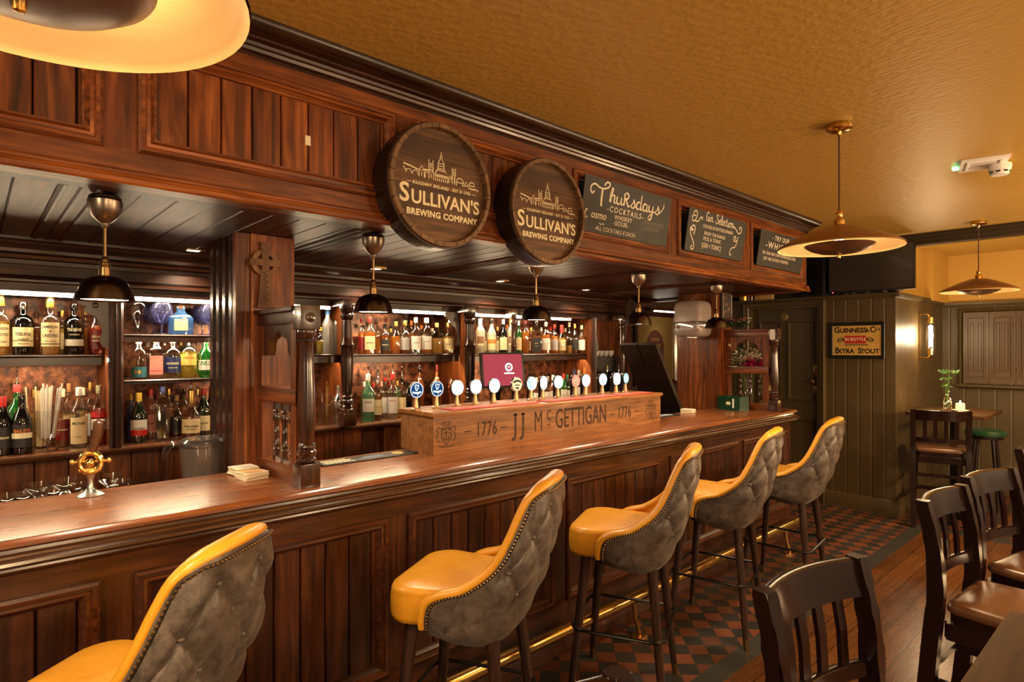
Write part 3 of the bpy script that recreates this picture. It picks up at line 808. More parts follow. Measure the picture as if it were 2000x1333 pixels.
# ------------------------------------------------------------------ the two turned screens that stand on the counter
POST = [(0.030, 1.190), (0.036, 1.198), (0.036, 1.206), (0.028, 1.212), (0.036, 1.222), (0.037, 1.236), (0.028, 1.243), (0.034, 1.252), (0.032, 1.262), (0.025, 1.270),
        (0.028, 1.29), (0.033, 1.34), (0.034, 1.39), (0.031, 1.48), (0.027, 1.57), (0.0245, 1.645), (0.027, 1.650), (0.034, 1.656), (0.035, 1.664), (0.028, 1.670), (0.034, 1.680), (0.036, 1.692), (0.034, 1.70)]
SPIN = [(0.011, 0), (0.014, .02), (0.017, .03), (0.012, .038), (0.016, .05), (0.012, .06), (0.0105, .10), (0.014, .108), (0.0105, .116), (0.0105, .15), (0.015, .16), (0.016, .175), (0.011, .19), (0.015, .20), (0.011, .21)]
def screen(xc, label, flip):
    t = thing('bar_screen', label, 'screen', (xc, 2.45, 1.10))
    px0, px1 = xc - 0.118, xc + 0.137
    m = MB()
    n = 3
    for k in range(n):                                   # boarded pier up to the soffit
        a = px0 + (px1 - px0) * (0, 0.235, 0.66, 1)[k]; b = px0 + (px1 - px0) * (0, 0.235, 0.66, 1)[k + 1]
        m.box(a + 0.001, b - 0.001, 2.66 - (0.0 if k != 1 else 0.008), 2.70, 0.0 if flip else 1.101, 2.124)
    m.build('pier_front', W_Z, t, smooth=0)
    m = MB()
    if flip:
        for k in range(3): m.box(px0, px1, 2.701 + k * .121, 2.70 + (k + 1) * .121, 0.0, 2.124)
    else:
      for k in range(4):                                   # moulded side of the pier
        y0 = 2.70 + k * 0.09
        m.prism_z([(px0 + 0.01, y0), (px0, y0 + 0.012), (px0, y0 + 0.05), (px0 + 0.012, y0 + 0.06), (px0 + 0.004, y0 + 0.07), (px0 + 0.01, y0 + 0.09), (px1, y0 + 0.09), (px1, y0)], 0.0, 2.124)
    m.build('pier_side', W_Z if flip else D_Z, t)
    x0, x1 = xc - 0.026, xc + 0.024
    m = MB(); m.box(xc - 0.039, xc + 0.039, 2.172, 2.248, 1.10, 1.19, 0.004); m.box(xc - 0.039, xc + 0.039, 2.172, 2.248, 1.70, 1.792, 0.004)
    m.lathe(POST, (xc, 2.21, 0), 24)
    m.lathe([(0, 0), (0.020, 0), (0.020, 0.003), (0.012, 0.004), (0.006, 0.006), (0, 0.006)], (xc, 2.172, 1.746), 20, ax=Matrix.Rotation(PI / 2, 4, 'X'))
    m.build('turned_post', D_Z, t)
    for ya, yb_ in ((2.248, 2.30), (2.61, 2.655)):
        m = MB(); m.box(x0, x1, ya, yb_, 1.16, 1.725); m.build('screen_stile', W_Z, t, smooth=0)
    m = MB(); m.box(x0 - .005, x1 + .005, 2.248, 2.655, 1.10, 1.16, 0.006); m.build('bottom_rail', W_Y, t)
    m = MB(); m.box(x0 - .006, x1 + .006, 2.248, 2.655, 1.405, 1.470, 0.008); m.build('middle_rail', W_Y, t)
    m = MB(); m.box(x0 - .004, x1 + .004, 2.248, 2.655, 1.725, 1.772, 0.004); m.box(x0 - .02, x1 + .02, 2.248, 2.66, 1.772, 1.792, 0.006); m.build('top_rail', W_Y if flip else D_Y, t)
    for y in (2.34, 2.425, 2.51):
        m = MB(); m.box(xc - .012, xc + .012, y - .012, y + .012, 1.16, 1.18); m.box(xc - .012, xc + .012, y - .012, y + .012, 1.375, 1.405)
        m.lathe([(r, 1.18 + z * 0.93) for r, z in SPIN], (xc, y, 0), 12)
        m.build('spindle', D_Z, t)
    ym = 2.455
    for s in (-1, 1):                                    # ogee arch: two spandrels
        e = ym + s * 0.155
        arc = [(ym, 1.712), (ym + s * .02, 1.690), (ym + s * .05, 1.675), (ym + s * .085, 1.665), (ym + s * .10, 1.645), (ym + s * .103, 1.615), (ym + s * .118, 1.597), (ym + s * .135, 1.600), (ym + s * .14, 1.615), (e, 1.62)]
        m = MB(); pr = [(ym, 1.726), *arc, (e, 1.726)]
        m.loops([[(x, y, z) for y, z in pr] for x in (xc - 0.016, xc + 0.016)])
        m.build('arch_bracket', W_Z if flip else D_Z, t)
    return t
screen(0.948, 'turned wooden screen with ogee arch and spindles, beside the stacks of beer mats', False)
screen(5.00, 'turned wooden screen with ogee arch at the far end of the counter, flowers behind it', True)

# carved cross and the framed picture on the fronts of the two piers
cr = thing('carved_cross', 'carved wooden ringed cross fixed high on the pier', 'carving', (0.945, 2.652, 1.80))
m = MB(); m.M = FY(2.652) @ T(0.944, 2.0)
m.loops([[(x, y, z) for x, y in ((-.032, -.185), (.032, -.185), (.0185, -.030), (-.0185, -.030))] for z in (0, .026)])
m.loops([[(x, y, z) for x, y in ((-.0155, .03), (.0155, .03), (.020, .090), (-.020, .090))] for z in (0, .026)])
m.box(-.063, .063, -.014, .014, 0, .0265)
m.box(-.0145, .0145, -.04, .04, 0, .0266)
n = 28
for a, b in ((0.038, 0.058),):
    rings = []
    for r, z in ((a, 0), (a, .021), (b, .021), (b, 0)):
        rings.append([(r * math.cos(2 * PI * k / n), r * math.sin(2 * PI * k / n), z) for k in range(n)])
    rings.append(rings[0]); m.loops(rings, False, False)
m.loops([[(x, y, z) for x, y in ((-.037, -.197), (.037, -.197), (.033, -.183), (-.033, -.183))] for z in (0, .030)])
crb = m.build('cross_body', wood('carved_oak', (0.08, 0.030, 0.010), (0.17, 0.070, 0.024), (0.25, 0.115, 0.04), 'z', rough=0.6, coat=0), cr)
m = MB(); m.M = FY(2.6255) @ T(0.944, 2.0)
for k in range(5):
    y = -.165 + k * .026
    m.ribbon(catmull([(-.014, y), (.012, y + .006), (-.010, y + .015), (.012, y + .024)], 5), 0.003)
m.build('knotwork', BURN, crb)
pc = thing('framed_picture', 'small framed picture of a figure hanging on the far pier', 'picture', (5.0, 2.64, 1.86))
m = MB(); m.M = FY(2.651); m.frame(4.915, 5.085, 1.86, 2.115, [(0, 0), (0, .02), (.008, .024), (.018, .018), (.022, .008)]); m.build('picture_frame', plain('pewter_frame', (.10, .085, .07), .4, .4), pc)
pim, N_, L_, b_ = nmat('painted_print')
tc = N_.new('ShaderNodeTexCoord'); no = N_.new('ShaderNodeTexNoise'); no.inputs['Scale'].default_value = 22; L_.new(tc.outputs['Object'], no.inputs['Vector'])
rp = ramp(N_, [(.35, (.02, .025, .03)), (.5, (.06, .05, .05)), (.62, (.25, .1, .04)), (.7, (.3, .26, .2))]); L_.new(no.outputs['Fac'], rp.inputs['Fac']); L_.new(rp.outputs[0], b_.inputs['Base Color'])
m = MB(); m.box(4.935, 5.065, 2.642, 2.648, 1.88, 2.095); m.build('print', pim, pc)

# ------------------------------------------------------------------ the carved sign box under the taps
SX0, SX1, SY0, SY1 = 1.688, 3.652, 2.432, 2.735
sb = thing('sign_box', 'light oak carved sign box on the counter that carries the beer taps', 'sign box', (2.67, 2.58, 1.10))
m = MB(); m.box(SX0, SX1, SY0, SY1, 1.10, 1.288, 0.003); m.build('box_body', SIGN_X, sb)
m = MB(); m.box(SX0 - .012, SX1 + .008, SY0 - .014, SY1 + .008, 1.288, 1.310, 0.004); m.build('top_board', wood('sign_top_x', (.2, .075, .02), (.33, .13, .035), (.42, .19, .055), 'x', rough=.35, coat=.3, knots=.2), sb)
def word(m, s, x, size, bold=0.002, sx=0.62, z=1.195, space=1.0):
    m.add_mesh(text(s, size, bold=bold, sx=sx, space=space, thick=0.0012), T(x, z))
def carve(name, fill):
    m = MB(); m.M = FY(SY0 - 0.0002); fill(m); m.build(name, BURN, sb, smooth=0)
def carved_name(m):
    word(m, 'J', 2.238, 0.165, 0.001, 0.8, 1.202); word(m, 'J', 2.297, 0.165, 0.001, 0.8, 1.202); word(m, 'M', 2.418, 0.165, 0.0, 0.56, 1.202)
    for bx in (2.222, 2.281): m.box(bx, bx + .03, 1.254, 1.261, 0, .0012)
    word(m, 'C', 2.505, 0.085, 0.0008, 0.6, 1.232); m.box(2.49, 2.52, 1.178, 1.184, 0, .0012)
    word(m, 'GETTIGAN', 2.80, 0.165, 0.0008, 0.60, 1.202, 1.0)
carve('carved_name', carved_name)
for xw, d0, d1 in ((2.03, 1.902, 2.154), (3.228, 3.103, 3.363)):
    carve('carved_year', lambda m: (word(m, '1776', xw, 0.108, 0.0004, 0.64, 1.197, 1.1), [m.box(x - .024, x + .024, 1.194, 1.200, 0, 0.0012) for x in (d0, d1)]))
def emblem(m, cx_):
    def q(pts, w=0.0035): m.ribbon([(cx_ + a, 1.195 + b) for a, b in catmull(pts, 5)], w, 0.0012)
    q([(-.028, .03), (-.03, -.01), (-.018, -.035), (0, -.05), (.018, -.035), (.03, -.01), (.028, .03), (0, .034), (-.028, .03)])
    q([(-.028, .005), (0, .010), (.028, .005)]); q([(0, .032), (0, -.048)])
    for k in range(-2, 3): q([(k * .010, .04), (k * .014, .055), (k * .010 + .004, .066)], .003)
    for sg in (-1, 1):
        q([(sg * .03, .03), (sg * .05, .04), (sg * .058, .02), (sg * .046, .012), (sg * .058, -.005), (sg * .05, -.03), (sg * .034, -.036)])
        q([(sg * .014, .02), (sg * .02, .026), (sg * .014, .028)], .006); q([(sg * .014, -.012), (sg * .016, -.022), (sg * .008, -.026)], .006)
    q([(-.045, -.052), (-.02, -.062), (0, -.058), (.02, -.062), (.045, -.052)], .004)
for cx_ in (1.765, 3.535): carve('carved_emblem', lambda m: emblem(m, cx_))
# red bar mats along the front of the sign box
for i, (a, b) in enumerate(((1.80, 2.42), (2.50, 3.16), (3.20, 3.56))):
    t = thing('bar_mat', ['long red rubber bar mat on the sign box below the round navy taps', 'long red rubber bar mat on the sign box below the middle taps', 'short red rubber bar mat on the sign box below the last three taps'][i], 'bar mat', ((a + b) / 2, 2.48, 1.31), 0, 'red mats on the sign box')
    m = MB(); m.box(a, b, 2.428, 2.53, 1.3105, 1.317, 0.002); m.build('mat_base', MAT_RED, t)
    m = MB()
    for k in range(9): m.box(a + .03, b - .03, 2.436 + k * .01, 2.440 + k * .01, 1.317, 1.3185)
    m.build('mat_ribs', plain('bar_mat_pink', (.55, .16, .12), .5) if i == 0 else bpy.data.materials['bar_mat_pink'], t)

# ------------------------------------------------------------------ beer taps with lit badges
TAPS = [(812, 'n', 'first round navy lit tap badge with a harp, nearest the drip mat'), (852, 'n', 'second round navy lit tap badge with a harp'),
        (892, 'w', 'glowing white round tap badge next to the second navy one'), (928, 'w', 'glowing white round tap badge just before the till screen'),
        (964, 'w', 'glowing white tap badge in front of the maroon till screen'), (1008, 'd', 'unlit silver and dark tap badge beside the till screen'),
        (1037, 'b', 'white tap badge with a blue swirl, after the unlit badge'), (1060, 'f', 'narrow white oval tap badge with blue frame'),
        (1089, 'w', 'glowing white tap badge between the oval and the red one'), (1123, 'r', 'round red lit tap badge'),
        (1143, 'w', 'glowing white tap badge right behind the red one'), (1176, 's', 'white tap badge with a blue stripe, before the squarish one'),
        (1203, 'q', 'squarish glowing white tap badge near the far end'), (1221, 't', 'small teal lit tap badge, last of the row')]
SILVERFACE = plain('silver_badge', (0.42, 0.4, 0.38), 0.3, 0.7)
def disc(m, rx, ry, z0, z1, n=28, pw=2.0):
    pts = []
    for k in range(n):
        a = 2 * PI * k / n
        c_, s_ = math.cos(a), math.sin(a)
        pts.append((rx * math.copysign(abs(c_) ** (2 / pw), c_), ry * math.copysign(abs(s_) ** (2 / pw), s_)))
    m.loops([[(x, y, z) for x, y in pts] for z in (z0, z1)])
for u, kind, lab in TAPS:
    x, d = at_y(u, 2.60)
    t = thing('beer_tap', lab, 'beer tap', (x, 2.60, 1.31), 0, 'lit beer taps on the sign box')
    m = MB(); m.lathe([(0.024, 1.3105), (0.024, 1.318), (0.016, 1.322), (0.014, 1.34), (0.011, 1.36), (0.011, 1.375)], (x, 2.60, 0), 14)
    m.build('tap_stem', plain('tap_copper', (.5, .3, .16), .3, .8) if 'tap_copper' not in bpy.data.materials else bpy.data.materials['tap_copper'], t)
    m = MB(); m.lathe([(0.018, 1.3105), (0.018, 1.40), (0.022, 1.405), (0.022, 1.415), (0.012, 1.425)], (x + 0.05, 2.665, 0), 14)
    m.build('tap_column', BLACKGLOSS, t)
    m = MB(); m.ball((x + .05, 2.665, 1.437), 0.012); m.tube([(x + .05, 2.665, 1.42), (x + .05, 2.665, 1.45)], 0.004, 6); m.tube([(x + .045, 2.65, 1.40), (x + .02, 2.60, 1.395), (x, 2.59, 1.385)], .007, 8)
    m.build('tap_spout', CHROME, t)
    rx, ry, pw = {'f': (.031, .044, 2.0), 'q': (.040, .043, 3.0), 't': (.030, .038, 2.0)}.get(kind, (.0415, .0425, 2.0))
    tilt = Matrix.Rotation(-0.12, 4, 'X')
    m = MB(); m.M = FY(2.592) @ T(x, 1.413); disc(m, rx, ry, -0.012, 0.0, pw=pw); b_ = m.build('badge', CHROME if kind == 'd' else BLACKMETAL, t)
    face = {'n': BADGE_N, 'w': BADGE_W, 'd': SILVERFACE, 'b': BADGE_W, 'f': BADGE_W, 'r': BADGE_R, 's': BADGE_W, 'q': BADGE_W, 't': BADGE_T}[kind]
    m = MB(); m.M = FY(2.592) @ T(x, 1.413); disc(m, rx * .94, ry * .94, 0.0002, 0.002, pw=pw); m.build('badge_face', face, b_)
    m = MB(); m.M = FY(2.5895) @ T(x, 1.413)
    mat = None
    if kind == 'n':
        m.ribbon([(rx * .9 * math.cos(a / 24 * 2 * PI), ry * .9 * math.sin(a / 24 * 2 * PI)) for a in range(25)], .004)
        m.ribbon(catmull([(-.012, .024), (-.004, .027), (.004, .023), (.013, .026)], 4), .004); m.ribbon(catmull([(-.011, .023), (-.009, .008), (-.003, -.004)], 4), .004)
        m.ribbon(catmull([(.012, .025), (.008, .008), (-.002, -.005)], 4), .003)
        m.ribbon([(0, .021), (0, .003)], .0014)
        m.ribbon(catmull([(-.026, -.011), (-.012, -.014), (0, -.015), (.012, -.014), (.026, -.011)], 4), .009)
        mat = BADGE_P
    elif kind == 'b':
        m.ribbon(catmull([(-.034, .008), (-.022, .016), (-.014, .002), (-.024, -.014), (-.010, -.028)], 5), .016); m.ribbon(catmull([(-.02, -.026), (0, -.03), (.014, -.026)], 4), .006); mat = BADGE_B
    elif kind == 'f':
        m.ribbon([(.024 * math.cos(a / 24 * 2 * PI), .035 * math.sin(a / 24 * 2 * PI)) for a in range(25)], .004); m.ribbon([(-.012, -.012), (.012, -.012)], .003); mat = BADGE_B
    elif kind == 's':
        m.ribbon([(-.036, -.014), (.036, -.014)], .010); m.ribbon([(-.03, -.026), (.03, -.026)], .004); mat = BADGE_B
    elif kind == 'r':
        m.ribbon([(-.026, .002), (.026, .006)], .009); m.ribbon([(-.02, .018), (.02, .018)], .003); m.ribbon([(-.02, -.014), (.02, -.014)], .003); mat = plain('badge_print_pale', (.8, .5, .45), .4) if 'badge_print_pale' not in bpy.data.materials else bpy.data.materials['badge_print_pale']
    elif kind == 'd':
        m.ribbon(catmull([(-.03, .012), (-.012, .02), (.012, .02), (.03, .012)], 5), .012); m.ribbon([(-.02, -.004), (.02, -.004)], .006); m.ribbon([(-.012, -.02), (.012, -.02)], .008); mat = BLACKGLOSS
    elif kind == 't':
        m.ribbon(catmull([(0, .02), (-.012, -.004), (0, -.012), (.012, -.004), (0, .02)], 5), .006); m.ribbon([(-.014, -.022), (.014, -.022)], .005); mat = BADGE_W
    if mat: m.build('badge_print', mat, b_, smooth=0)
    else: m.bm.free()

# ------------------------------------------------------------------ barrel-head signs and blackboards on the canopy
def barrel(x, z, lab):
    R = 0.252
    t = thing('barrel_sign', lab, 'barrel sign', (x, 2.02, z - R), 0, 'barrel head signs on the canopy')
    n = 48
    def ring(r, y, k0=0, k1=n): return [(x + r * math.cos(2 * PI * k / n), y, z + r * math.sin(2 * PI * k / n)) for k in range(n)]
    m = MB(); m.loops([ring(R * .985, 2.072), ring(R, 2.06), ring(R + .001, 1.972), ring(R - .006, 1.9715), ring(R - .024, 2.0), ring(R - .024, 2.06)], False, False)
    m.build('iron_hoop', plain('dark_iron', (.05, .035, .028), .35, .8) if 'dark_iron' not in bpy.data.materials else bpy.data.materials['dark_iron'], t)
    m = MB(); a = 0.0
    while a < 2 * PI - 0.02:
        w = min(random.uniform(.16, .30), 2 * PI - a)
        k = 5; i0, i1 = a + .006, a + w - .006
        sec = []
        for j in range(k + 1):
            b = i0 + (i1 - i0) * j / k
            c_, s_ = math.cos(b), math.sin(b)
            sec.append([(x + (R - .003) * c_, 1.982, z + (R - .003) * s_), (x + (R - .006) * c_, 1.955, z + (R - .006) * s_), (x + (R - .023) * c_, 1.955, z + (R - .023) * s_), (x + (R - .025) * c_, 2.03, z + (R - .025) * s_)])
        m.loops(sec)
        a += w
    m.build('stave_ring', STAVE, t)
    m = MB(); zz = -R + .024
    while zz < R - .035:                                  # head boards
        w = min(random.uniform(.085, .13), R - .024 - zz)
        pts = []
        for s in (1, -1):
            for j in range(7):
                h = zz + w * (j / 6 if s == 1 else 1 - j / 6)
                h = min(max(h, -R + .025), R - .025)
                pts.append((s * math.sqrt(max((R - .0235) ** 2 - h * h, 1e-6)), h))
        m.loops([[(x + px_, y, z + pz_) for px_, pz_ in pts] for y in (1.984, 2.02)])
        zz += w + .0008
    m.build('head_board', BARREL, t, smooth=0)
    m = MB(); m.M = FY(1.9835) @ T(x + .012, z)
    m.add_mesh(text('S', 0.104, bold=.002), T(-.180, -.052)); m.add_mesh(text("ULLIVAN'S", 0.076, bold=.0016, space=1.02, sx=.96), T(.022, -.062))
    m.add_mesh(text('BREWING COMPANY', 0.034, bold=.0014, space=1.1), T(.005, -.120))
    m.add_mesh(text('KILKENNY IRELAND - EST D 1702', 0.0175, bold=.0004, space=1.12), T(.002, -.004))
    m.box(-.168, -.150, -.005, -.003, 0, .001); m.box(.154, .172, -.005, -.003, 0, .001)
    def q(p, w=.0034): m.ribbon([(a, b + .010) for a, b in p], w, .001)
    def house(a, b, h, r):
        q([(a, .012), (a, h), ((a + b) / 2, h + r), (b, h), (b, .012)]); q([(a, h), (b, h)], .002); q([((a + b) / 2, .016), ((a + b) / 2, h - .006)], .003)
    q([(-.185, .052), (-.15, .047), (-.115, .038)], .005); q([(-.185, .040), (-.172, .024)])
    for c0 in (-.16, -.13): q([(c0 - .013, .018), (c0 - .010, .030), (c0, .034), (c0 + .010, .030), (c0 + .013, .018)], .0028)
    house(-.112, -.088, .040, .018); q([(-.088, .044), (-.07, .046)], .006); q([(-.084, .014), (-.084, .03)]); q([(-.09, .036), (-.07, .036)])
    house(-.066, -.044, .040, .016)
    for a, b, top in ((-.066, -.046, .090), (.050, .066, .078)):
        q([(a, .044), (a, top)]); q([(b, .044), (b, top)])
        for h in (.052, .062, .072): q([(a, h), (b, h)], .003 if h != .062 else .002)
        q([((a + b) / 2, .046), ((a + b) / 2, top - .012)], .004)
    q([(-.022, .058), (-.020, .088), (-.011, .100), (-.010, .112), (-.006, .120), (-.006, .130)]); q([(.010, .058), (.008, .088), (-.001, .100), (-.002, .112), (-.006, .120)])
    for h in (.064, .074, .084): q([(-.02, h), (.008, h)], .003)
    q([(-.038, .036), (-.026, .056), (.014, .056), (.030, .036), (-.038, .036)], .004); q([(-.038, .030), (.030, .030)], .004)
    for k in range(7): q([(-.034 + k * .010, .010), (-.034 + k * .010, .024)], .0036)
    house(.030, .048, .030, .014); q([(.050, .012), (.050, .044)], .005); q([(.062, .012), (.062, .044)], .005)
    q([(.070, .028), (.080, .042), (.098, .042), (.110, .026)], .004); q([(.070, .024), (.108, .024)]); q([(.072, .010), (.072, .022)]); q([(.104, .010), (.104, .022)])
    house(.112, .132, .018, .016)
    q([(.138, .020), (.142, .032), (.152, .038), (.162, .034), (.168, .022), (.138, .020)], .004); q([(.136, .010), (.17, .008)], .005); q([(.168, .012), (.188, .006)], .004)
    m.build('gold_lettering', CREAM, t, smooth=0)
barrel(1.408, 2.286, 'round barrel-head brewery sign hung next to the wide boarded panel')
barrel(2.028, 2.276, 'round barrel-head brewery sign hung beside the cocktail blackboard')

# -- chalk hand: brush strokes through points, one unit = the height of a small letter
HAND = {
 'h': ([[(0, 0), (.05, 1.0), (.18, 1.75), (.30, 1.6), (.18, .9), (.12, 0)], [(.12, .45), (.35, .95), (.55, .8), (.52, .2), (.68, .02), (.82, .25)]], .85),
 'u': ([[(0, .9), (-.02, .3), (.15, 0), (.38, .15), (.5, .9)], [(.5, .9), (.5, .25), (.62, 0), (.8, .25)]], .82),
 'R': ([[(.05, 1.5), (.05, 0)], [(-.08, 1.3), (.2, 1.65), (.5, 1.45), (.42, 1.0), (.1, .85)], [(.2, .85), (.42, .35), (.6, 0), (.78, .2)]], .82),
 's': ([[(0, .1), (.3, .65), (.36, 1.05), (.44, .8), (.55, .4), (.42, .02), (.15, .02), (.12, .2)], [(.42, .04), (.75, .25)]], .74),
 'd': ([[(.5, .8), (.25, .95), (.02, .6), (.05, .15), (.28, 0), (.5, .35), (.58, 1.9)], [(.58, 1.9), (.54, .3), (.66, 0), (.82, .25)]], .84),
 'a': ([[(.5, .8), (.25, .95), (.02, .6), (.05, .15), (.28, 0), (.46, .3), (.52, .9)], [(.52, .9), (.5, .2), (.62, 0), (.78, .25)]], .8),
 'y': ([[(0, .9), (-.02, .35), (.15, .05), (.38, .2), (.5, .9)], [(.5, .9), (.46, -.3), (.3, -.95), (.05, -.9), (.08, -.55), (.45, -.1), (.8, .25)]], .8),
 'i': ([[(.1, .85), (.1, .2), (.22, 0), (.38, .2)], [(.1, 1.15), (.11, 1.22)]], .36),
 'n': ([[(.05, .9), (.05, 0)], [(.05, .5), (.28, .92), (.44, .7), (.42, .15), (.55, 0), (.68, .2)]], .68),
 'e': ([[(0, .45), (.35, .55), (.32, .88), (.12, .85), (.02, .4), (.15, .02), (.42, .18)]], .46),
 'l': ([[(0, .2), (.25, 1.1), (.22, 1.75), (.08, 1.6), (.08, .3), (.2, 0), (.36, .2)]], .38),
 'c': ([[(.36, .75), (.2, .9), (.02, .5), (.12, .05), (.42, .2)]], .44),
 't': ([[(.12, 1.4), (.1, .25), (.22, 0), (.4, .2)], [(-.08, .95), (.36, 1.0)]], .42),
 'o': ([[(.25, .9), (.03, .6), (.08, .1), (.3, .02), (.45, .4), (.25, .9), (.55, .8)]], .54),
 'G': ([[(.6, 1.4), (.35, 1.7), (.02, 1.1), (.1, .25), (.4, .05), (.62, .45), (.58, .75), (.3, .7)], [(.6, .6), (.62, -.1)]], .78),
 'S': ([[(.65, 1.45), (.4, 1.75), (.12, 1.45), (.3, 1.0), (.58, .6), (.45, .1), (.1, 0), (-.1, .35), (.12, .5)]], .78),
}
def hand(m, s, x, y, k, w, wide=1.0, slope=0.0):
    for ch in s:
        if ch == ' ': x += .45 * k * wide; continue
        st, adv = HAND[ch]
        for p in st:
            c_ = catmull([(x + a * k * wide, y + b * k) for a, b in p], 6)
            ww = []
            for i in range(len(c_)):
                a = c_[max(i - 1, 0)]; b = c_[min(i + 1, len(c_) - 1)]
                ww.append(w * (1.0 if b[1] < a[1] else .55))
            m.ribbon(c_, ww, .0006)
        x += adv * k * wide
    return x
def board(a, b, z0, z1, lab, tilt=0.0):
    t = thing('blackboard', lab, 'blackboard', ((a + b) / 2, 2.07, z0), 0, 'chalked boards on the canopy')
    m = MB(); m.M = FY(2.054) @ T((a + b) / 2, (z0 + z1) / 2) @ Matrix.Rotation(.15, 4, 'X')
    w, h = (b - a) / 2, (z1 - z0) / 2
    m.box(-w, w, -h, h, 0, 0.006); m.build('slate', SLATE, t)
    m = MB(); m.M = FY(2.054) @ T((a + b) / 2, (z0 + z1) / 2) @ Matrix.Rotation(.15, 4, 'X') @ T(0, 0, .0062)
    f = MB(); f.M = m.M.copy()
    return t, m, f
t, m, f = board(2.362, 3.165, 2.252, 2.540, 'blackboard of cocktails in fancy chalk script, next to the barrel sign', 0.0)
c_ = catmull([(-.318, .072), (-.332, .058), (-.348, .070), (-.345, .094), (-.318, .108), (-.282, .096), (-.245, .094), (-.205, .108), (-.196, .128), (-.222, .132), (-.240, .112)], 6)
m.ribbon(c_, .009, .0006); m.ribbon(catmull([(-.252, .096), (-.254, .05), (-.252, .0)], 6), .014, .0006)
xx = hand(m, 'huRsdays', -.186, .034, .043, .0105, 1.75)
m.ribbon(catmull([(xx - .03, .034), (xx + .01, .058), (xx + .03, .085), (xx + .026, .10)], 6), .006, .0006)
m.add_mesh(text('-COCKTAILS-', .044, bold=.0004, space=1.34, sx=.98), T(-.03, -.003))
hand(m, 'c', -.375, -.078, .055, .007); m.add_mesh(text('osmo', .060, shear=.2, bold=.0004, sx=.95), T(-.262, -.050))
m.add_mesh(text('WHISKEY', .034, bold=.0002, space=1.1, sx=1.05), T(-.047, -.040)); m.add_mesh(text('-SOUR-', .038, bold=.0002, space=1.1, sx=1.05), T(-.062, -.072))
m.ribbon(catmull([(-.25, -.088), (-.235, -.096), (-.22, -.088), (-.208, -.096)], 5), .004)
m.add_mesh(text('-ALL COCKTAILS € EACH-', .032, sx=.98), T(-.10, -.118))
m.build('chalk_writing', CHALK, t, smooth=0)
f.add_mesh(text('STRAWBERRY', .034, sx=1.0), T(.245, -.030)); f.add_mesh(text('DAIQUIRI', .034, sx=1.0), T(.23, -.060)); f.build('faded_chalk', FAINT, t, smooth=0)
t, m, f = board(3.372, 4.138, 2.258, 2.532, 'blackboard with the gin list and curled chalk flourishes', 0.0)
def cur(p, w=.007): m.ribbon(catmull(p, 6), w, .0006)
cur([(-.30, .095), (-.325, .088), (-.325, .112), (-.30, .122), (-.285, .10), (-.30, .065), (-.33, .055), (-.345, .09)]); cur([(-.31, .062), (-.27, .058), (-.24, .088), (-.22, .09), (-.222, .072)])
cur([(-.31, .0), (-.33, -.005), (-.33, .02), (-.305, .028), (-.29, .005), (-.30, -.03)][::-1] + [(-.345, .01), (-.335, -.03), (-.29, -.08), (-.28, -.11), (-.30, -.125), (-.315, -.108), (-.298, -.10)], .008)
cur([(.18, .075), (.20, .088), (.24, .07), (.28, .05), (.31, .06), (.315, .085), (.295, .098), (.28, .085), (.292, .075)]); cur([(.24, .0), (.25, .015), (.235, .025), (.22, .01), (.235, -.01), (.27, .0), (.28, .03), (.27, -.02), (.25, -.05), (.21, -.06), (.19, -.09), (.20, -.11), (.215, -.10)])
hand(m, 'Gin', -.172, .078, .034, .0065, 1.45); hand(m, 'Selection', -.048, .076, .034, .0065, 1.6)
m.add_mesh(text('CHOOSE SIX BOTTLED SPANISH', .030, sx=.92), T(.0, .040)); m.add_mesh(text('FROM THE RANGE', .032, sx=1.05), T(-.035, -.005))
m.add_mesh(text('PICK A TONIC', .034, sx=1.05), T(-.06, -.040)); m.add_mesh(text('[GIN + TONIC]', .044, sx=.85), T(-.06, -.084))
m.build('chalk_writing', CHALK, t, smooth=0); f.bm.free()
t, m, f = board(4.368, 5.168, 2.256, 2.528, 'blackboard with the whiskey list, half behind the pendant lamp', 0.0)
m.add_mesh(text('- TRY OUR -', .050, bold=.0004, space=1.1, sx=1.15), T(-.03, .090)); m.add_mesh(text('-WHISKEY-', .068, bold=.0006, space=1.35, sx=1.25), T(-.03, .028))
m.add_mesh(text('TRY OUR VERY OWN SUPERB SELECTION', .034, sx=.94), T(-.035, -.035)); m.add_mesh(text('JUST ASK US FOR A TASTING', .034, sx=1.0), T(-.085, -.075))
m.build('chalk_writing', CHALK, t, smooth=0); f.bm.free()

# ================================================================== the back bar
bb = thing('back_bar', 'dark mahogany back bar with lit bottle shelves and turned columns', 'back bar', (1.8, 3.6, 0))
E0, E1 = -1.3, 4.62
hdr = [(3.80, 2.125), (3.40, 2.125), (3.40, 2.112), (3.415, 2.105), (3.425, 2.085), (3.44, 2.075), (3.44, 2.060), (3.455, 2.05), (3.46, 2.035), (3.475, 2.030), (3.478, 2.012), (3.462, 2.006), (3.458, 1.960), (3.470, 1.950), (3.455, 1.940), (3.455, 1.930), (3.475, 1.925), (3.480, 1.888), (3.50, 1.886), (3.80, 1.886)]
m = MB(); m.prism_x(hdr, E0, E1); m.build('header', D_X, bb)
ctr = [(3.80, 1.15), (3.415, 1.15), (3.403, 1.146), (3.398, 1.136), (3.402, 1.124), (3.42, 1.112), (3.80, 1.110)]
m = MB(); m.prism_x(ctr, E0, E1); m.build('back_counter', wood('back_counter_x', (.03, .011, .005), (.075, .028, .012), (.13, .05, .02), 'x', rough=.2, coat=.6), bb)
m = MB(); x = E0
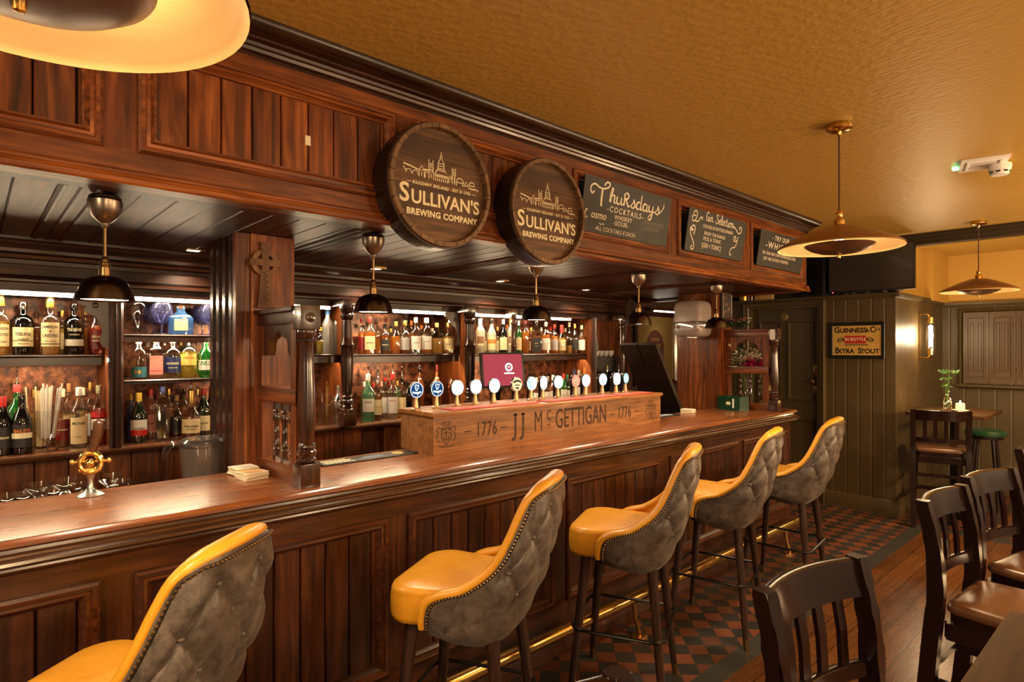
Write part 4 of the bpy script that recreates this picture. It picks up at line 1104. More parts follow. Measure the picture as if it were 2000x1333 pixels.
while x < E1 - .01:
    w = min(.125, E1 - x); m.prism_z([(x, 3.47), (x + .004, 3.463), (x + w - .004, 3.463), (x + w, 3.47), (x + w, 3.50), (x, 3.50)], 0.0, 1.11); x += .126
m.build('cupboard_boards', W_Z, bb, smooth=0)
m = MB(); m.box(1.99, 2.09, 3.43, 3.47, 0.0, 1.11); m.box(2.40, 2.50, 3.43, 3.47, 0, 1.11); m.build('cupboard_stile', W_Z, bb, smooth=0)
m = MB(); m.box(E0, E1, 3.788, 3.80, 1.15, 1.886); m.build('back_panel', MOTTLED, bb, smooth=0)
def shelf(x0, x1, z, th=0.04, front=3.50):
    m = MB(); m.prism_x([(3.788, z), (front + .005, z), (front, z - .006), (front + .006, z - .014), (front + .006, z - th), (front + .022, z - th), (front + .022, z - min(th - .004, .020)), (3.788, z - min(th - .004, .020))], x0, x1); m.build('shelf', D_X, bb)
shelf(E0, 0.47, 1.597, .05); shelf(.565, 1.07, 1.700, .04); shelf(.565, 1.07, 1.468, .022)
shelf(1.10, 1.74, 1.592, .055); shelf(1.76, 2.66, 1.588, .055); shelf(2.72, 4.10, 1.580, .055)
dv = [(-.03, .02), (-.03, 0), (-.018, -.012), (-.008, -.006), (0, -.016), (.008, -.006), (.018, -.012), (.03, 0), (.03, .02)]
m = MB(); m.prism_z([(.518 + a, 3.415 + b) for a, b in dv], 1.15, 1.90); m.build('divider_post', D_Z, bb)
for x in (0.505, 1.735, 2.69, 4.112):
    m = MB(); m.box(x - .012, x + .012, 3.43, 3.79, 1.15, 1.886); m.build('divider', W_Z, bb, smooth=0)
m = MB(); m.box(4.56, 4.60, 3.40, 3.79, 1.15, 1.886); m.build('end_divider', W_Z, bb, smooth=0)
m = MB(); m.prism_z([(4.115 + a * .8, 3.425 + b) for a, b in dv], 1.15, 1.90); m.build('divider_post', D_Z, bb)
COLP = [(.040, 1.150), (.040, 1.255), (.030, 1.262), (.036, 1.272), (.028, 1.282), (.038, 1.296), (.038, 1.31), (.026, 1.32), (.034, 1.332), (.027, 1.342), (.030, 1.36), (.036, 1.45), (.037, 1.56), (.036, 1.63),
        (.040, 1.636), (.042, 1.65), (.036, 1.662), (.032, 1.70), (.030, 1.80), (.034, 1.806), (.040, 1.82), (.040, 1.835), (.033, 1.845), (.042, 1.86), (.044, 1.885)]
def column(x, y, s=1.0, sq=True, top=True):
    m = MB(); m.lathe([(r * s, z) for r, z in COLP], (x, y, 0), 22)
    if sq: m.box(x - .044 * s, x + .044 * s, y - .044 * s, y + .044 * s, 1.151, 1.235, .012)
    m.box(x - .05 * s, x + .05 * s, y - .04, 3.46, 1.885, 1.93, .008)
    m.build('turned_column', D_Z, bb)
column(1.700, 3.37); column(2.655, 3.37); column(4.44, 3.37, .8); column(3.10, 3.39, .55, False)
def bracket(x, s, z1=1.885):
    pts = [(0, 0), (-.012, -.03), (.010, -.055), (.030, -.06), (.020, -.085), (.036, -.115), (.062, -.13), (.085, -.16), (.085, -.20), (.075, -.235), (.09, -.255), (.115, -.262), (.118, 0)]
    pts = [(-.118, 0), (-.130, -.03), (-.108, -.055), (-.088, -.055), (-.098, -.075), (-.080, -.095), (-.055, -.105), (-.035, -.135), (-.028, -.175), (-.036, -.225), (-.025, -.25), (0, -.258), (0, 0)]
    m = MB(); m.loops([[(x + s * a, y, z1 + b) for a, b in pts] for y in (3.425, 3.45)])
    n = 14
    m.lathe([(0, 0), (.014, 0), (.014, .002), (.010, .004), (0, .004)], (x - s * .055, 3.425, z1 - .052), 12, ax=Matrix.Rotation(PI / 2, 4, 'X'))
    m.build('scroll_bracket', D_Z, bb)
bracket(2.615, 1); bracket(0.49, 1); bracket(-0.42, -1); 
# light strips under the header and under the shelves
def strip(x0, x1, z, y, lab):
    t = thing('light_strip', lab, 'light strip', ((x0 + x1) / 2, y, z), 0, 'light strips of the back bar')
    m = MB(); m.box(x0, x1, y, y + .014, z - .012, z); m.build('lit_diffuser', LED, t, smooth=0)
    m = MB(); m.box(x0 - .004, x1 + .004, y + .0145, y + .02, z - .014, z); m.build('strip_housing', WHITE, t, smooth=0)
strip(-1.0, .47, 1.885, 3.515, 'warm white light strip over the whiskey shelf nearest the glasses')
strip(.57, 1.06, 1.885, 3.515, 'warm white light strip over the stemmed glasses')
strip(1.15, 1.66, 1.885, 3.515, 'warm white light strip over the frosted vodka bottles')
strip(1.78, 2.55, 1.885, 3.515, 'warm white light strip over the amber whiskeys')
strip(2.74, 3.90, 1.885, 3.515, 'warm white light strip over the white coconut bottles')
strip(-1.0, .47, 1.576, 3.535, 'light strip under the first whiskey shelf'); strip(.57, 1.06, 1.679, 3.535, 'light strip under the shelf of stemmed glasses')
strip(1.15, 1.70, 1.571, 3.535, 'light strip under the frosted vodka shelf'); strip(1.78, 2.62, 1.567, 3.535, 'light strip under the amber whiskey shelf')
strip(2.75, 4.08, 1.559, 3.535, 'light strip under the shelf behind the till'); t = thing('light_strip', 'added upright light strip hidden behind the divider of the coffee machine bay', 'light strip', (4.13, 3.52, 1.62), 0, 'light strips of the back bar')
m = MB(); m.box(4.1245, 4.134, 3.52, 3.53, 1.62, 1.87); m.build('lit_diffuser', LED, t, smooth=0)  # added out of view behind the divider to light the coffee bay
m = MB(); m.box(4.1245, 4.129, 3.531, 3.54, 1.61, 1.88); m.build('strip_housing', WHITE, t, smooth=0)

# ------------------------------------------------------------------ bottles
SHAPES = {   # (radius, height) from 0 to 1; last pairs are the neck
 'std': [(.90, 0), (1, .02), (1, .56), (.96, .61), (.78, .67), (.50, .72), (.36, .77), (.32, .84), (.32, .93)],
 'jam': [(.92, 0), (1, .02), (1, .52), (.98, .58), (.86, .63), (.60, .67), (.42, .70), (.36, .75), (.34, .86), (.38, .95)],
 'stout': [(.94, 0), (1, .02), (1, .58), (.96, .65), (.75, .71), (.45, .75), (.34, .79), (.34, .92)],
 'wine': [(.92, 0), (1, .02), (1, .50), (.94, .58), (.66, .68), (.42, .76), (.34, .84), (.32, .94)],
 'tall': [(.94, 0), (1, .02), (1, .60), (.93, .68), (.62, .75), (.42, .80), (.38, .90)],
 'round': [(.70, 0), (.86, .03), (1, .15), (1, .38), (.90, .54), (.60, .66), (.38, .72), (.34, .80), (.34, .92)],
 'flask': [(.96, 0), (1, .02), (1, .50), (.90, .60), (.55, .70), (.34, .78), (.32, .92)],
 'taper': [(.70, 0), (.76, .02), (.98, .62), (1, .66), (.85, .71), (.45, .77), (.34, .82), (.32, .92)],
 'decant': [(.95, 0), (1, .03), (1, .40), (.88, .50), (.55, .60), (.30, .70), (.27, .92)],
}
def prof_r(sh, R, h, z):
    p = SHAPES[sh]
    f = z / h
    for (r0, a), (r1, b) in zip(p, p[1:]):
        if a <= f <= b: return R * (r0 + (r1 - r0) * (f - a) / max(b - a, 1e-6))
    return R * p[-1][0]
def wrap(m, me, R, z, y_off=0, sx=1.0, sq=0.0):
    """lay flat lettering round the bottle's front (towards -y, turned to the room's entrance)"""
    for p in me.polygons: pass
    vs = []
    for v in me.vertices:
        a = v.co.x * sx / R
        if sq > 0: q = (v.co.x * sx, -R - .0007 - v.co.z, z + v.co.y)
        else: q = ((R + .0007 + v.co.z) * math.sin(a), -(R + .0007 + v.co.z) * math.cos(a), z + v.co.y)
        vs.append(m.v(q))
    for p in me.polygons: m.f([vs[i] for i in p.vertices])
TURN = -0.55
def bottle(x, y, z, R, h, sh, body, cap, label, lab, liquid=None, fill=.5, lettering=None, lcol=None, sq=0.0, lz=(.12, .48), larc=1.0, capz=.86, spout=False, group=None, band=None, turn=TURN, name='bottle', tsize=None):
    t = thing(name, lab, 'bottle', (x, y, z), turn, group)
    m = MB(); m.lathe([(r * R, a * h) for r, a in SHAPES[sh]] + [(R * .30, h * .945)], n=24, sq=sq); m.build('glass_body', body, t, world=False)
    if liquid is not None:
        pr = [(r * R * .93, a * h + .003) for r, a in SHAPES[sh] if a < fill]
        pr.append((prof_r(sh, R, h, fill * h) * .93, fill * h))
        m = MB(); m.lathe(pr, n=20, sq=sq); m.build('spirit', liquid, t, world=False)
    if cap is not None:
        rc = SHAPES[sh][-1][0] * R * 1.12
        m = MB(); m.lathe([(rc * .98, capz * h), (rc, capz * h + .002), (rc, h - .004), (rc * .9, h)], n=16); m.build('cap', cap, t, world=False)
    if spout:
        m = MB(); m.lathe([(.012, h * .95), (.012, h), (.005, h + .006), (.004, h + .03)], n=10); m.tube([(0, 0, h + .03), (0, -.006, h + .05), (0, -.02, h + .062)], .0035, 8); m.build('pour_spout', CHROME, t, world=False)
    if label is not None:
        z0, z1 = lz[0] * h, lz[1] * h
        n = 12
        m = MB()
        if sq > 0:
            w = R * .86 * min(larc, 1)
            m.box(-w, w, -R - .0006, -R + .002, z0, z1)
        else:
            m.loops([[(rr * math.sin(a), -rr * math.cos(a), zz) for a in [larc * (2 * k / n - 1) for k in range(n + 1)]] for rr, zz in
                     ((prof_r(sh, R, h, z0) + .0003, z0), (prof_r(sh, R, h, z0) + .0006, z0), (prof_r(sh, R, h, z1) + .0006, z1), (prof_r(sh, R, h, z1) + .0003, z1))], False, False, closed=False)
        lo = m.build('paper_label', label, t, world=False)
        zm = (z0 + z1) / 2
        rr = prof_r(sh, R, h, zm)
        if lettering:
            m = MB()
            for s, dz, size, wmax in lettering:
                me = text(s, size, bold=size * .02, thick=.0002)
                wd = max(v.co.x for v in me.vertices) - min(v.co.x for v in me.vertices)
                wrap(m, me, max(prof_r(sh, R, h, zm + dz), .01), zm + dz, sx=min(1.0, wmax * R / wd), sq=sq)
            m.build('label_lettering', lcol or BLACK, lo, world=False, loc=(0, 0, 0), smooth=0)
        if band is not None:
            m = MB(); bz0, bz1, bm = band
            if sq > 0: m.box(-R * .86, R * .86, -R - .001, -R + .002, bz0 * h, bz1 * h)
            else: m.loops([[(r2 * math.sin(a), -r2 * math.cos(a), zz) for a in [larc * (2 * k / n - 1) for k in range(n + 1)]] for r2, zz in
                     ((prof_r(sh, R, h, bz0 * h) + .001, bz0 * h), (prof_r(sh, R, h, bz1 * h) + .001, bz1 * h))], False, False, closed=False)
            m.build('label_band', bm, lo, world=False, loc=(0, 0, 0))
    return t

def put(u, Y, zs, vb, vt, hw, *a, **k):
    """stand a bottle on a shelf: u = where it shows along the shelf, the rest of its size from the span it covers"""
    x, d = at_y(u, Y)
    h = (vb - vt) / FPX * d
    R = hw / FPX * d / math.sqrt(1 + ((u - 1000) / FPX) ** 2)
    k.setdefault('turn', math.atan2(x, Y) * -0.85)
    return bottle(x, Y, zs, R, h, *a, **k)
S1, CT = 1.5975, 1.1505
g1, g2, g3, g4 = 'whiskeys on the first back-bar shelf', 'bottles on the back counter by the straws', 'gins on the narrow shelf', 'bottles below the gins'
g5, g6, g7, g8 = 'whiskeys on the middle shelf', 'bottles on the back counter by the shaker', 'bottles on the far shelf', 'bottles behind the taps'
LCREAM = plain('cream_label', (.74, .60, .33), .6); LWHITE = plain('white_label', (.72, .68, .60), .6); LBLACK = plain('black_label', (.02, .018, .017), .5)
LGREY = plain('grey_label', (.35, .33, .30), .6)
# first bay, upper shelf
put(3, 3.58, S1, 693, 573, 18, 'jam', G_CLEAR, GOLD, LCREAM, 'tall clear whiskey bottle with cream label, first on the shelf over the straws', G_GOLD, .55, [('JAMESON', .03, .016, 1.6), ('CRESTED', .002, .018, 1.6), ('IRISH WHISKEY', -.03, .008, 1.2)], group=g1, larc=.95, lz=(.14, .50), capz=.80)
put(45, 3.58, S1, 693, 590, 22, 'stout', G_DARK, CHROME, LCREAM, 'dark stubby whiskey bottle with big cream label', None, .5, [('TEELING', .012, .020, 1.5), ('WHISKEY', -.012, .011, 1.1), ('SINGLE GRAIN', -.032, .006, 1.1)], group=g1, larc=1.15, lz=(.16, .52), band=(.26, .272, BURN))
put(98, 3.57, S1, 693, 578, 21, 'jam', G_CLEAR, GOLD, LCREAM, 'tall clear whiskey bottle with cream label, between the two dark stubby ones', G_GOLD, .55, [('JAMESON', .036, .017, 1.6), ('&', .016, .012, .5), ('CRESTED', -.006, .019, 1.6), ('TRIPLE DISTILLED', -.032, .006, 1.2)], group=g1, larc=1.0, lz=(.14, .54), capz=.80, band=(.175, .19, BURN))
put(145, 3.58, S1, 693, 594, 20, 'stout', G_DARK, BLACKGLOSS, LWHITE, 'dark stubby whiskey bottle with black label over a white strip', None, .5, [('TEELING', .062, .019, 1.5), ('WHISKEY', .038, .010, 1.1)], CREAM, group=g1, larc=1.15, lz=(.17, .30))
put(188, 3.60, S1, 693, 598, 20, 'round', G_CLEAR, GOLD, DARKRED, 'rounded red-orange whiskey bottle at the end of the first shelf', G_ORSP, .60, [('DEAD', .012, .014, 1.0), ('RABBIT', -.008, .012, 1.0)], CREAM, group=g1, larc=.7, lz=(.12, .50))
# first bay, back counter
put(6, 3.50, CT, 886, 772, 19, 'wine', G_DARK, RED, LBLACK, 'black bottle with red cap beside the cream liqueur', None, .5, [('CREAM', .0, .014, 1.2)], CREAM, group=g2, capz=.82)
put(33, 3.60, CT, 872, 742, 22, 'std', G_GREEN, plain('red_white_cap', (.5, .05, .05), .4), LCREAM, 'green whiskey bottle with pour spout behind the cream liqueur', None, .5, [('JAMESON', 0, .016, 1.4)], group=g2, spout=True, capz=.88)
put(43, 3.49, CT, 881, 766, 21, 'wine', G_DARK, BLACKGLOSS, LBLACK, 'black cream liqueur bottle with orange lettering', None, .5, [('BAILEYS', .022, .022, 1.7)], ORANGE, group=g2, larc=1.2, lz=(.12, .50), band=(.27, .36, CREAM))
put(122, 3.60, CT, 873, 760, 15, 'std', G_CLEAR, CREAM, DARKRED, 'clear bottle with round red label between straws and syrup', G_BROWN, .45, [('BELSAZAR', .0, .011, 1.5)], CREAM, group=g2, larc=1.1)
put(135, 3.70, CT, 862, 745, 14, 'tall', G_CLEAR, plain('copper_cap', (.5, .26, .12), .35, .7), LCREAM, 'slim bottle with copper cap behind the syrup bottle', G_GOLD, .5, None, group=g2)
put(154, 3.55, CT, 866, 750, 18, 'std', G_CLEAR, WHITE, LCREAM, 'clear syrup bottle with large cream label and wreath', G_CLEAR, .5, [('MONIN', .034, .019, 1.5), ('SYRUP', -.03, .008, 1.0)], group=g2, larc=1.1, lz=(.06, .50))
put(176, 3.68, CT, 863, 746, 11, 'std', G_CLEAR, GOLD, LWHITE, 'slim clear bottle with gold cap behind the red aperitif', G_AMBER, .5, None, group=g2)
put(193, 3.56, CT, 866, 750, 17, 'std', G_CLEAR, plain('tarnished_cap', (.35, .33, .2), .4, .5), LWHITE, 'red aperitif bottle with white lettering behind the brass tap', G_REDSP, .62, [('CAMPARI', .052, .022, 1.8), ('BITTER', -.01, .010, 1.0)], NAVY, group=g2, larc=1.0, lz=(.26, .44), band=(.47, .56, RED))
put(211, 3.66, CT, 862, 760, 8, 'std', G_CLEAR, WHITE, None, 'slim golden bottle against the divider', G_GOLD, .6, None, group=g2)
# second bay: shelves at 1.70 and 1.468, then the counter
put(353, 3.58, 1.7005, 648, 590, 25, 'flask', G_BLUE, CORD, LCREAM, 'square pale blue gin bottle with cream label among the stemmed glasses', None, .5, [('GUNPOWDER', .02, .010, 1.3), ('GIN', -.006, .012, 1.0)], BLUE, group=g3, sq=.9, lz=(.14, .52), larc=.62)
put(271, 3.57, 1.4685, 748, 668, 16, 'tall', G_CLEAR, plain('silver_cap', (.6, .6, .58), .3, .8), TEAL, 'clear gin bottle with teal label band at the divider', G_CLEAR, .5, [('MIL', 0, .026, 1.2)], GOLD, group=g3, larc=1.2, lz=(.05, .30))
put(305, 3.58, 1.4685, 748, 668, 15, 'tall', G_CLEAR, CREAM, PINK, 'clear gin bottle with pink label of a guardsman', G_PINK, .3, [('BEEFEATER', -.03, .010, 1.4)], RED, group=g3, sq=.6, lz=(.10, .56))
put(337, 3.57, 1.4685, 748, 668, 17, 'stout', G_CLEAR, CREAM, NAVY, 'clear gin bottle with dark blue label', G_CLEAR, .4, [("HA'PENNY", .006, .017, 1.5), ('DUBLIN GIN', -.016, .008, 1.2)], CREAM, group=g3, larc=1.2, lz=(.14, .52))
put(368, 3.58, 1.4685, 748, 666, 17, 'stout', G_CLEAR, CREAM, plain('lemon_label', (.75, .55, .12), .55), 'yellow lemon gin bottle', G_YELL, .62, [("GORDON'S", .008, .014, 1.4)], RED, group=g3, larc=1.1, lz=(.30, .56))
put(402, 3.57, 1.4685, 748, 668, 17, 'round', G_GREEN, RED, LWHITE, 'bright green gin bottle with white label and red seal', None, .5, [('TANQUERAY', .004, .011, 1.4)], GREEN, group=g3, larc=1.0, lz=(.18, .42))
put(256, 3.66, CT, 855, 766, 8, 'stout', G_BLUE, YELLOW, None, 'blue bottle half hidden by the divider post', None, .5, None, group=g4)
put(271, 3.52, CT, 863, 767, 18, 'wine', G_DKGREEN, YELLOW, LWHITE, 'dark port bottle with yellow cap', None, .5, [('SANDEMAN', -.004, .012, 1.4)], BLACK, group=g4, larc=1.1, lz=(.14, .46), band=(.14, .26, RED), capz=.82)
put(294, 3.64, CT, 856, 760, 13, 'tall', G_PINK, RED, PINK, 'pink gin bottle with red cap behind the clear vodka', None, .5, [('PINK', 0, .014, 1.1)], DARKRED, group=g4)
put(317, 3.52, CT, 861, 757, 18, 'taper', G_CLEAR, plain('white_blue_cap', (.1, .13, .35), .3, .4), None, 'clear faceted tapering vodka bottle', G_CLEAR, .6, None, group=g4, sq=.35)
put(345, 3.66, CT, 856, 778, 15, 'decant', G_CLEAR, plain('cork_stopper', (.5, .3, .1), .6), LBLACK, 'round clear decanter of brandy behind the clear vodka', G_BROWN, .4, None, group=g4)
put(373, 3.53, CT, 857, 766, 20, 'decant', G_CLEAR, GOLD, LCREAM, 'cognac bottle with cream label and pour spout', G_BROWN, .42, [('Hennessy', 0, .018, 1.6), ('VERY SPECIAL', -.016, .008, 1.2)], group=g4, larc=1.1, lz=(.10, .40), spout=True, capz=.72)
put(398, 3.58, CT, 856, 766, 15, 'wine', G_DKGREEN, RED, LCREAM, 'dark green liqueur bottle with red cap beside the pier', None, .5, [('MIDORI', 0, .012, 1.2)], group=g4, larc=1.1, lz=(.10, .42))
put(411, 3.68, CT, 852, 764, 9, 'wine', G_DARK, DARKRED, None, 'black bottle in the corner by the pier', None, .5, None, group=g4)
# third bay upper shelf, near the frosted vodkas and on to the scroll bracket
S3, S4, S5 = 1.5925, 1.5885, 1.5805
put(626, 3.60, S3, 692, 640, 9, 'stout', G_CLEAR, YELLOW, None, 'short clear bottle with yellow cap behind the turned post', G_YELL, .5, None, group=g5)
put(640, 3.58, S3, 692, 603, 11, 'tall', G_FROST, BLUE, None, 'frosted vodka bottle with blue cap', None, .5, None, group=g5, capz=.86)
put(660, 3.58, S3, 692, 603, 10, 'tall', G_FROST, WHITE, None, 'frosted vodka bottle with white cap', None, .5, None, group=g5, capz=.86)
put(706, 3.60, S4, 692, 622, 7, 'std', G_CLEAR, DARKRED, DARKRED, 'red-capped whiskey half hidden by the first turned column', G_AMBER, .6, None, group=g5)
put(722, 3.57, S4, 693, 620, 12, 'std', G_CLEAR, RED, LCREAM, 'whiskey with bright red cap and cream label', G_AMBER, .58, [('REDBREAST', 0, .010, 1.4)], group=g5)
put(738, 3.68, S4, 690, 634, 9, 'std', G_CLEAR, CORD, None, 'amber bottle behind the red-capped whiskey', G_AMBER, .6, None, group=g5)
put(752, 3.58, S4, 693, 634, 10, 'stout', G_CLEAR, BLACKGLOSS, LBLACK, 'whiskey with black label on the middle shelf', G_BROWN, .6, [('BUSHMILLS', 0, .009, 1.4)], CREAM, group=g5)
put(773, 3.58, S4, 693, 630, 11, 'round', G_CLEAR, GOLD, None, 'round amber decanter whiskey', G_AMBER, .55, None, group=g5)
put(791, 3.57, S4, 693, 628, 10, 'jam', G_CLEAR, GOLD, LGREY, 'clear whiskey with a round neck seal', G_BROWN, .4, None, group=g5)
put(803, 3.69, S4, 690, 625, 8, 'std', G_CLEAR, ORANGE, None, 'amber bottle with orange cap at the back of the middle shelf', G_AMBER, .6, None, group=g5)
put(812, 3.56, S4, 694, 623, 11, 'std', G_CLEAR, CREAM, LWHITE, 'clear whiskey with white label and pale cap', G_CLEAR, .5, [('WRITERS', 0, .010, 1.2)], group=g5)
put(833, 3.57, S4, 693, 623, 11, 'tall', G_CLEAR, WHITE, LWHITE, 'golden whiskey with tall white label', G_AMBER, .45, [('GLENLIVET', .01, .009, 1.3)], group=g5)
put(853, 3.58, S4, 693, 633, 11, 'flask', G_CLEAR, plain('wood_stopper', (.55, .36, .12), .6), None, 'squared golden whiskey with wooden stopper', G_GOLD, .5, None, group=g5, sq=.9)
put(876, 3.56, S4, 694, 634, 12, 'jam', G_CLEAR, GOLD, LCREAM, 'golden whiskey below the scroll bracket', G_GOLD, .55, [('MONKEY', 0, .010, 1.2)], group=g5)
# third bay, back counter
put(719, 3.53, CT, 824, 733, 13, 'std', G_PALEGREEN, WHITE, LWHITE, 'pale green rum bottle beside the first turned column', None, .5, [('BACARDI', .02, .010, 1.4)], group=g6, spout=True, lz=(.2, .48))
put(738, 3.55, CT, 822, 740, 9, 'std', G_CLEAR, LGREY, LCREAM, 'spiced rum bottle with brown spirit', G_BROWN, .6, [('CAPTAIN', 0, .009, 1.3)], RED, group=g6, spout=True)
put(752, 3.60, CT, 816, 732, 8, 'std', G_CLEAR, RED, LWHITE, 'clear vodka with red cap, behind its twin', G_CLEAR, .5, None, group=g6, spout=True)
put(767, 3.54, CT, 820, 732, 11, 'std', G_CLEAR, RED, LWHITE, 'clear vodka with red cap and red lettering', G_CLEAR, .5, [('SMIRNOFF', .03, .011, 1.5)], RED, group=g6, spout=True)
put(785, 3.56, CT, 819, 738, 9, 'std', G_CLEAR, BLACKGLOSS, LCREAM, 'clear bottle with black cap next to the sign box', G_GOLD, .4, None, group=g6, spout=True)
put(797, 3.60, CT, 815, 745, 8, 'std', G_DARK, BLACKGLOSS, None, 'black bottle just behind the sign box corner', None, .5, None, group=g6)
put(819, 3.64, CT, 812, 717, 9, 'std', G_BROWN, BLACKGLOSS, LGREY, 'tall dark bottle with grey label above the first tap', None, .5, None, group=g6, lz=(.55, .74))
put(853, 3.64, CT, 810, 717, 9, 'std', G_AMBER, DARKRED, LCREAM, 'tall amber bottle with cream label above the second tap', None, .5, None, group=g6, lz=(.55, .74))
put(883, 3.64, CT, 808, 717, 10, 'std', G_BROWN, BLACKGLOSS, LWHITE, 'tall brown bottle with white label above the third tap', None, .5, None, group=g6, lz=(.52, .72))
# fourth bay, upper shelf
put(938, 3.55, S5, 697, 627, 9.5, 'tall', G_WHITE, WHITE, LCREAM, 'milky white coconut bottle next to the second column', None, .5, None, group=g7, capz=.84, lz=(.25, .5), band=(.3, .5, plain('brown_print', (.2, .1, .05), .6)), larc=.7)
put(960, 3.55, S5, 697, 628, 9.5, 'wine', G_WHITE, BLACKGLOSS, LCREAM, 'white rum bottle with palm picture', None, .5, None, group=g7, band=(.3, .42, ORANGE), larc=.9)
put(983, 3.57, S5, 696, 628, 8.5, 'std', G_DARK, WHITE, LCREAM, 'black liqueur bottle with white cap', None, .5, [('TIA', 0, .01, .9)], group=g7)
put(998, 3.55, S5, 697, 628, 8, 'tall', G_WHITE, ORANGE, LCREAM, 'milky white coconut bottle between the black and the green bottle', None, .5, None, group=g7, lz=(.25, .5), band=(.3, .5, bpy.data.materials['brown_print']), larc=.7)
put(1013, 3.58, S5, 695, 630, 6.5, 'std', G_GREEN, WHITE, LCREAM, 'slim green bottle on the far shelf', None, .5, None, group=g7)
put(1026, 3.57, S5, 696, 628, 8, 'std', G_CLEAR, DARKRED, None, 'amber bottle next to the thin turned column', G_AMBER, .65, None, group=g7)
put(1047, 3.56, S5, 696, 632, 10, 'flask', G_CLEAR, BLACKGLOSS, LBLACK, 'square bourbon bottle with black label', G_BROWN, .55, [('JACK', .01, .012, 1.1), ("No. 7", -.012, .01, 1.0)], CREAM, group=g7, sq=.9, lz=(.06, .5), spout=True)
put(1066, 3.56, S5, 696, 634, 9, 'std', G_CLEAR, plain('rose_cap', (.55, .25, .2), .4), LWHITE, 'amber bourbon with white label', G_AMBER, .6, None, group=g7, spout=True)
put(1083, 3.57, S5, 695, 638, 7.5, 'std', G_CLEAR, RED, LGREY, 'amber whiskey with red cap', G_AMBER, .6, None, group=g7)
put(1097, 3.55, S5, 696, 640, 9, 'round', G_CLEAR, RED, LCREAM, 'squat bourbon with red wax cap and cream label', G_GOLD, .55, None, group=g7, capz=.72)
put(1112, 3.59, S5, 694, 633, 7, 'std', G_CLEAR, CREAM, None, 'clear bottle with yellow foot behind the squat bourbon', G_GOLD, .25, None, group=g7)
put(1123, 3.55, S5, 695, 637, 7, 'std', G_CLEAR, GOLD, LBLACK, 'dark amber bottle third from the card reader', G_BROWN, .5, None, group=g7)
put(1136, 3.53, S5, 695, 640, 7.5, 'std', G_CLEAR, CREAM, LWHITE, 'last whiskey on the far shelf, before the card reader', G_BROWN, .6, None, group=g7)
# behind the taps
for u, vt, capm, bod, lab in ((1048, 733, WHITE, G_CLEAR, 'clear bottle behind the oval tap badge'), (1070, 733, LGREY, G_CLEAR, 'clear bottle just past the oval tap badge'),
                              (1080, 731, WHITE, G_BROWN, 'brown bottle above the third glowing badge'), (1101, 730, RED, G_GREEN, 'green bottle with red cap before the red tap badge'),
                              (1108, 733, GREEN, G_DKGREEN, 'dark green bottle hidden behind the red tap badge'), (1122, 724, NAVY, G_CLEAR, 'clear bottle with navy cap above the red tap badge'),
                              (1131, 726, LGREY, G_DARK, 'black bottle past the red tap badge'), (1142, 722, ORANGE, G_CLEAR, 'bottle with orange cap above the fourth glowing badge')):
    put(u, 3.45, CT, 790, vt, 7, 'std', bod, capm, LWHITE, lab, None, .5, None, group=g8, capz=.82)

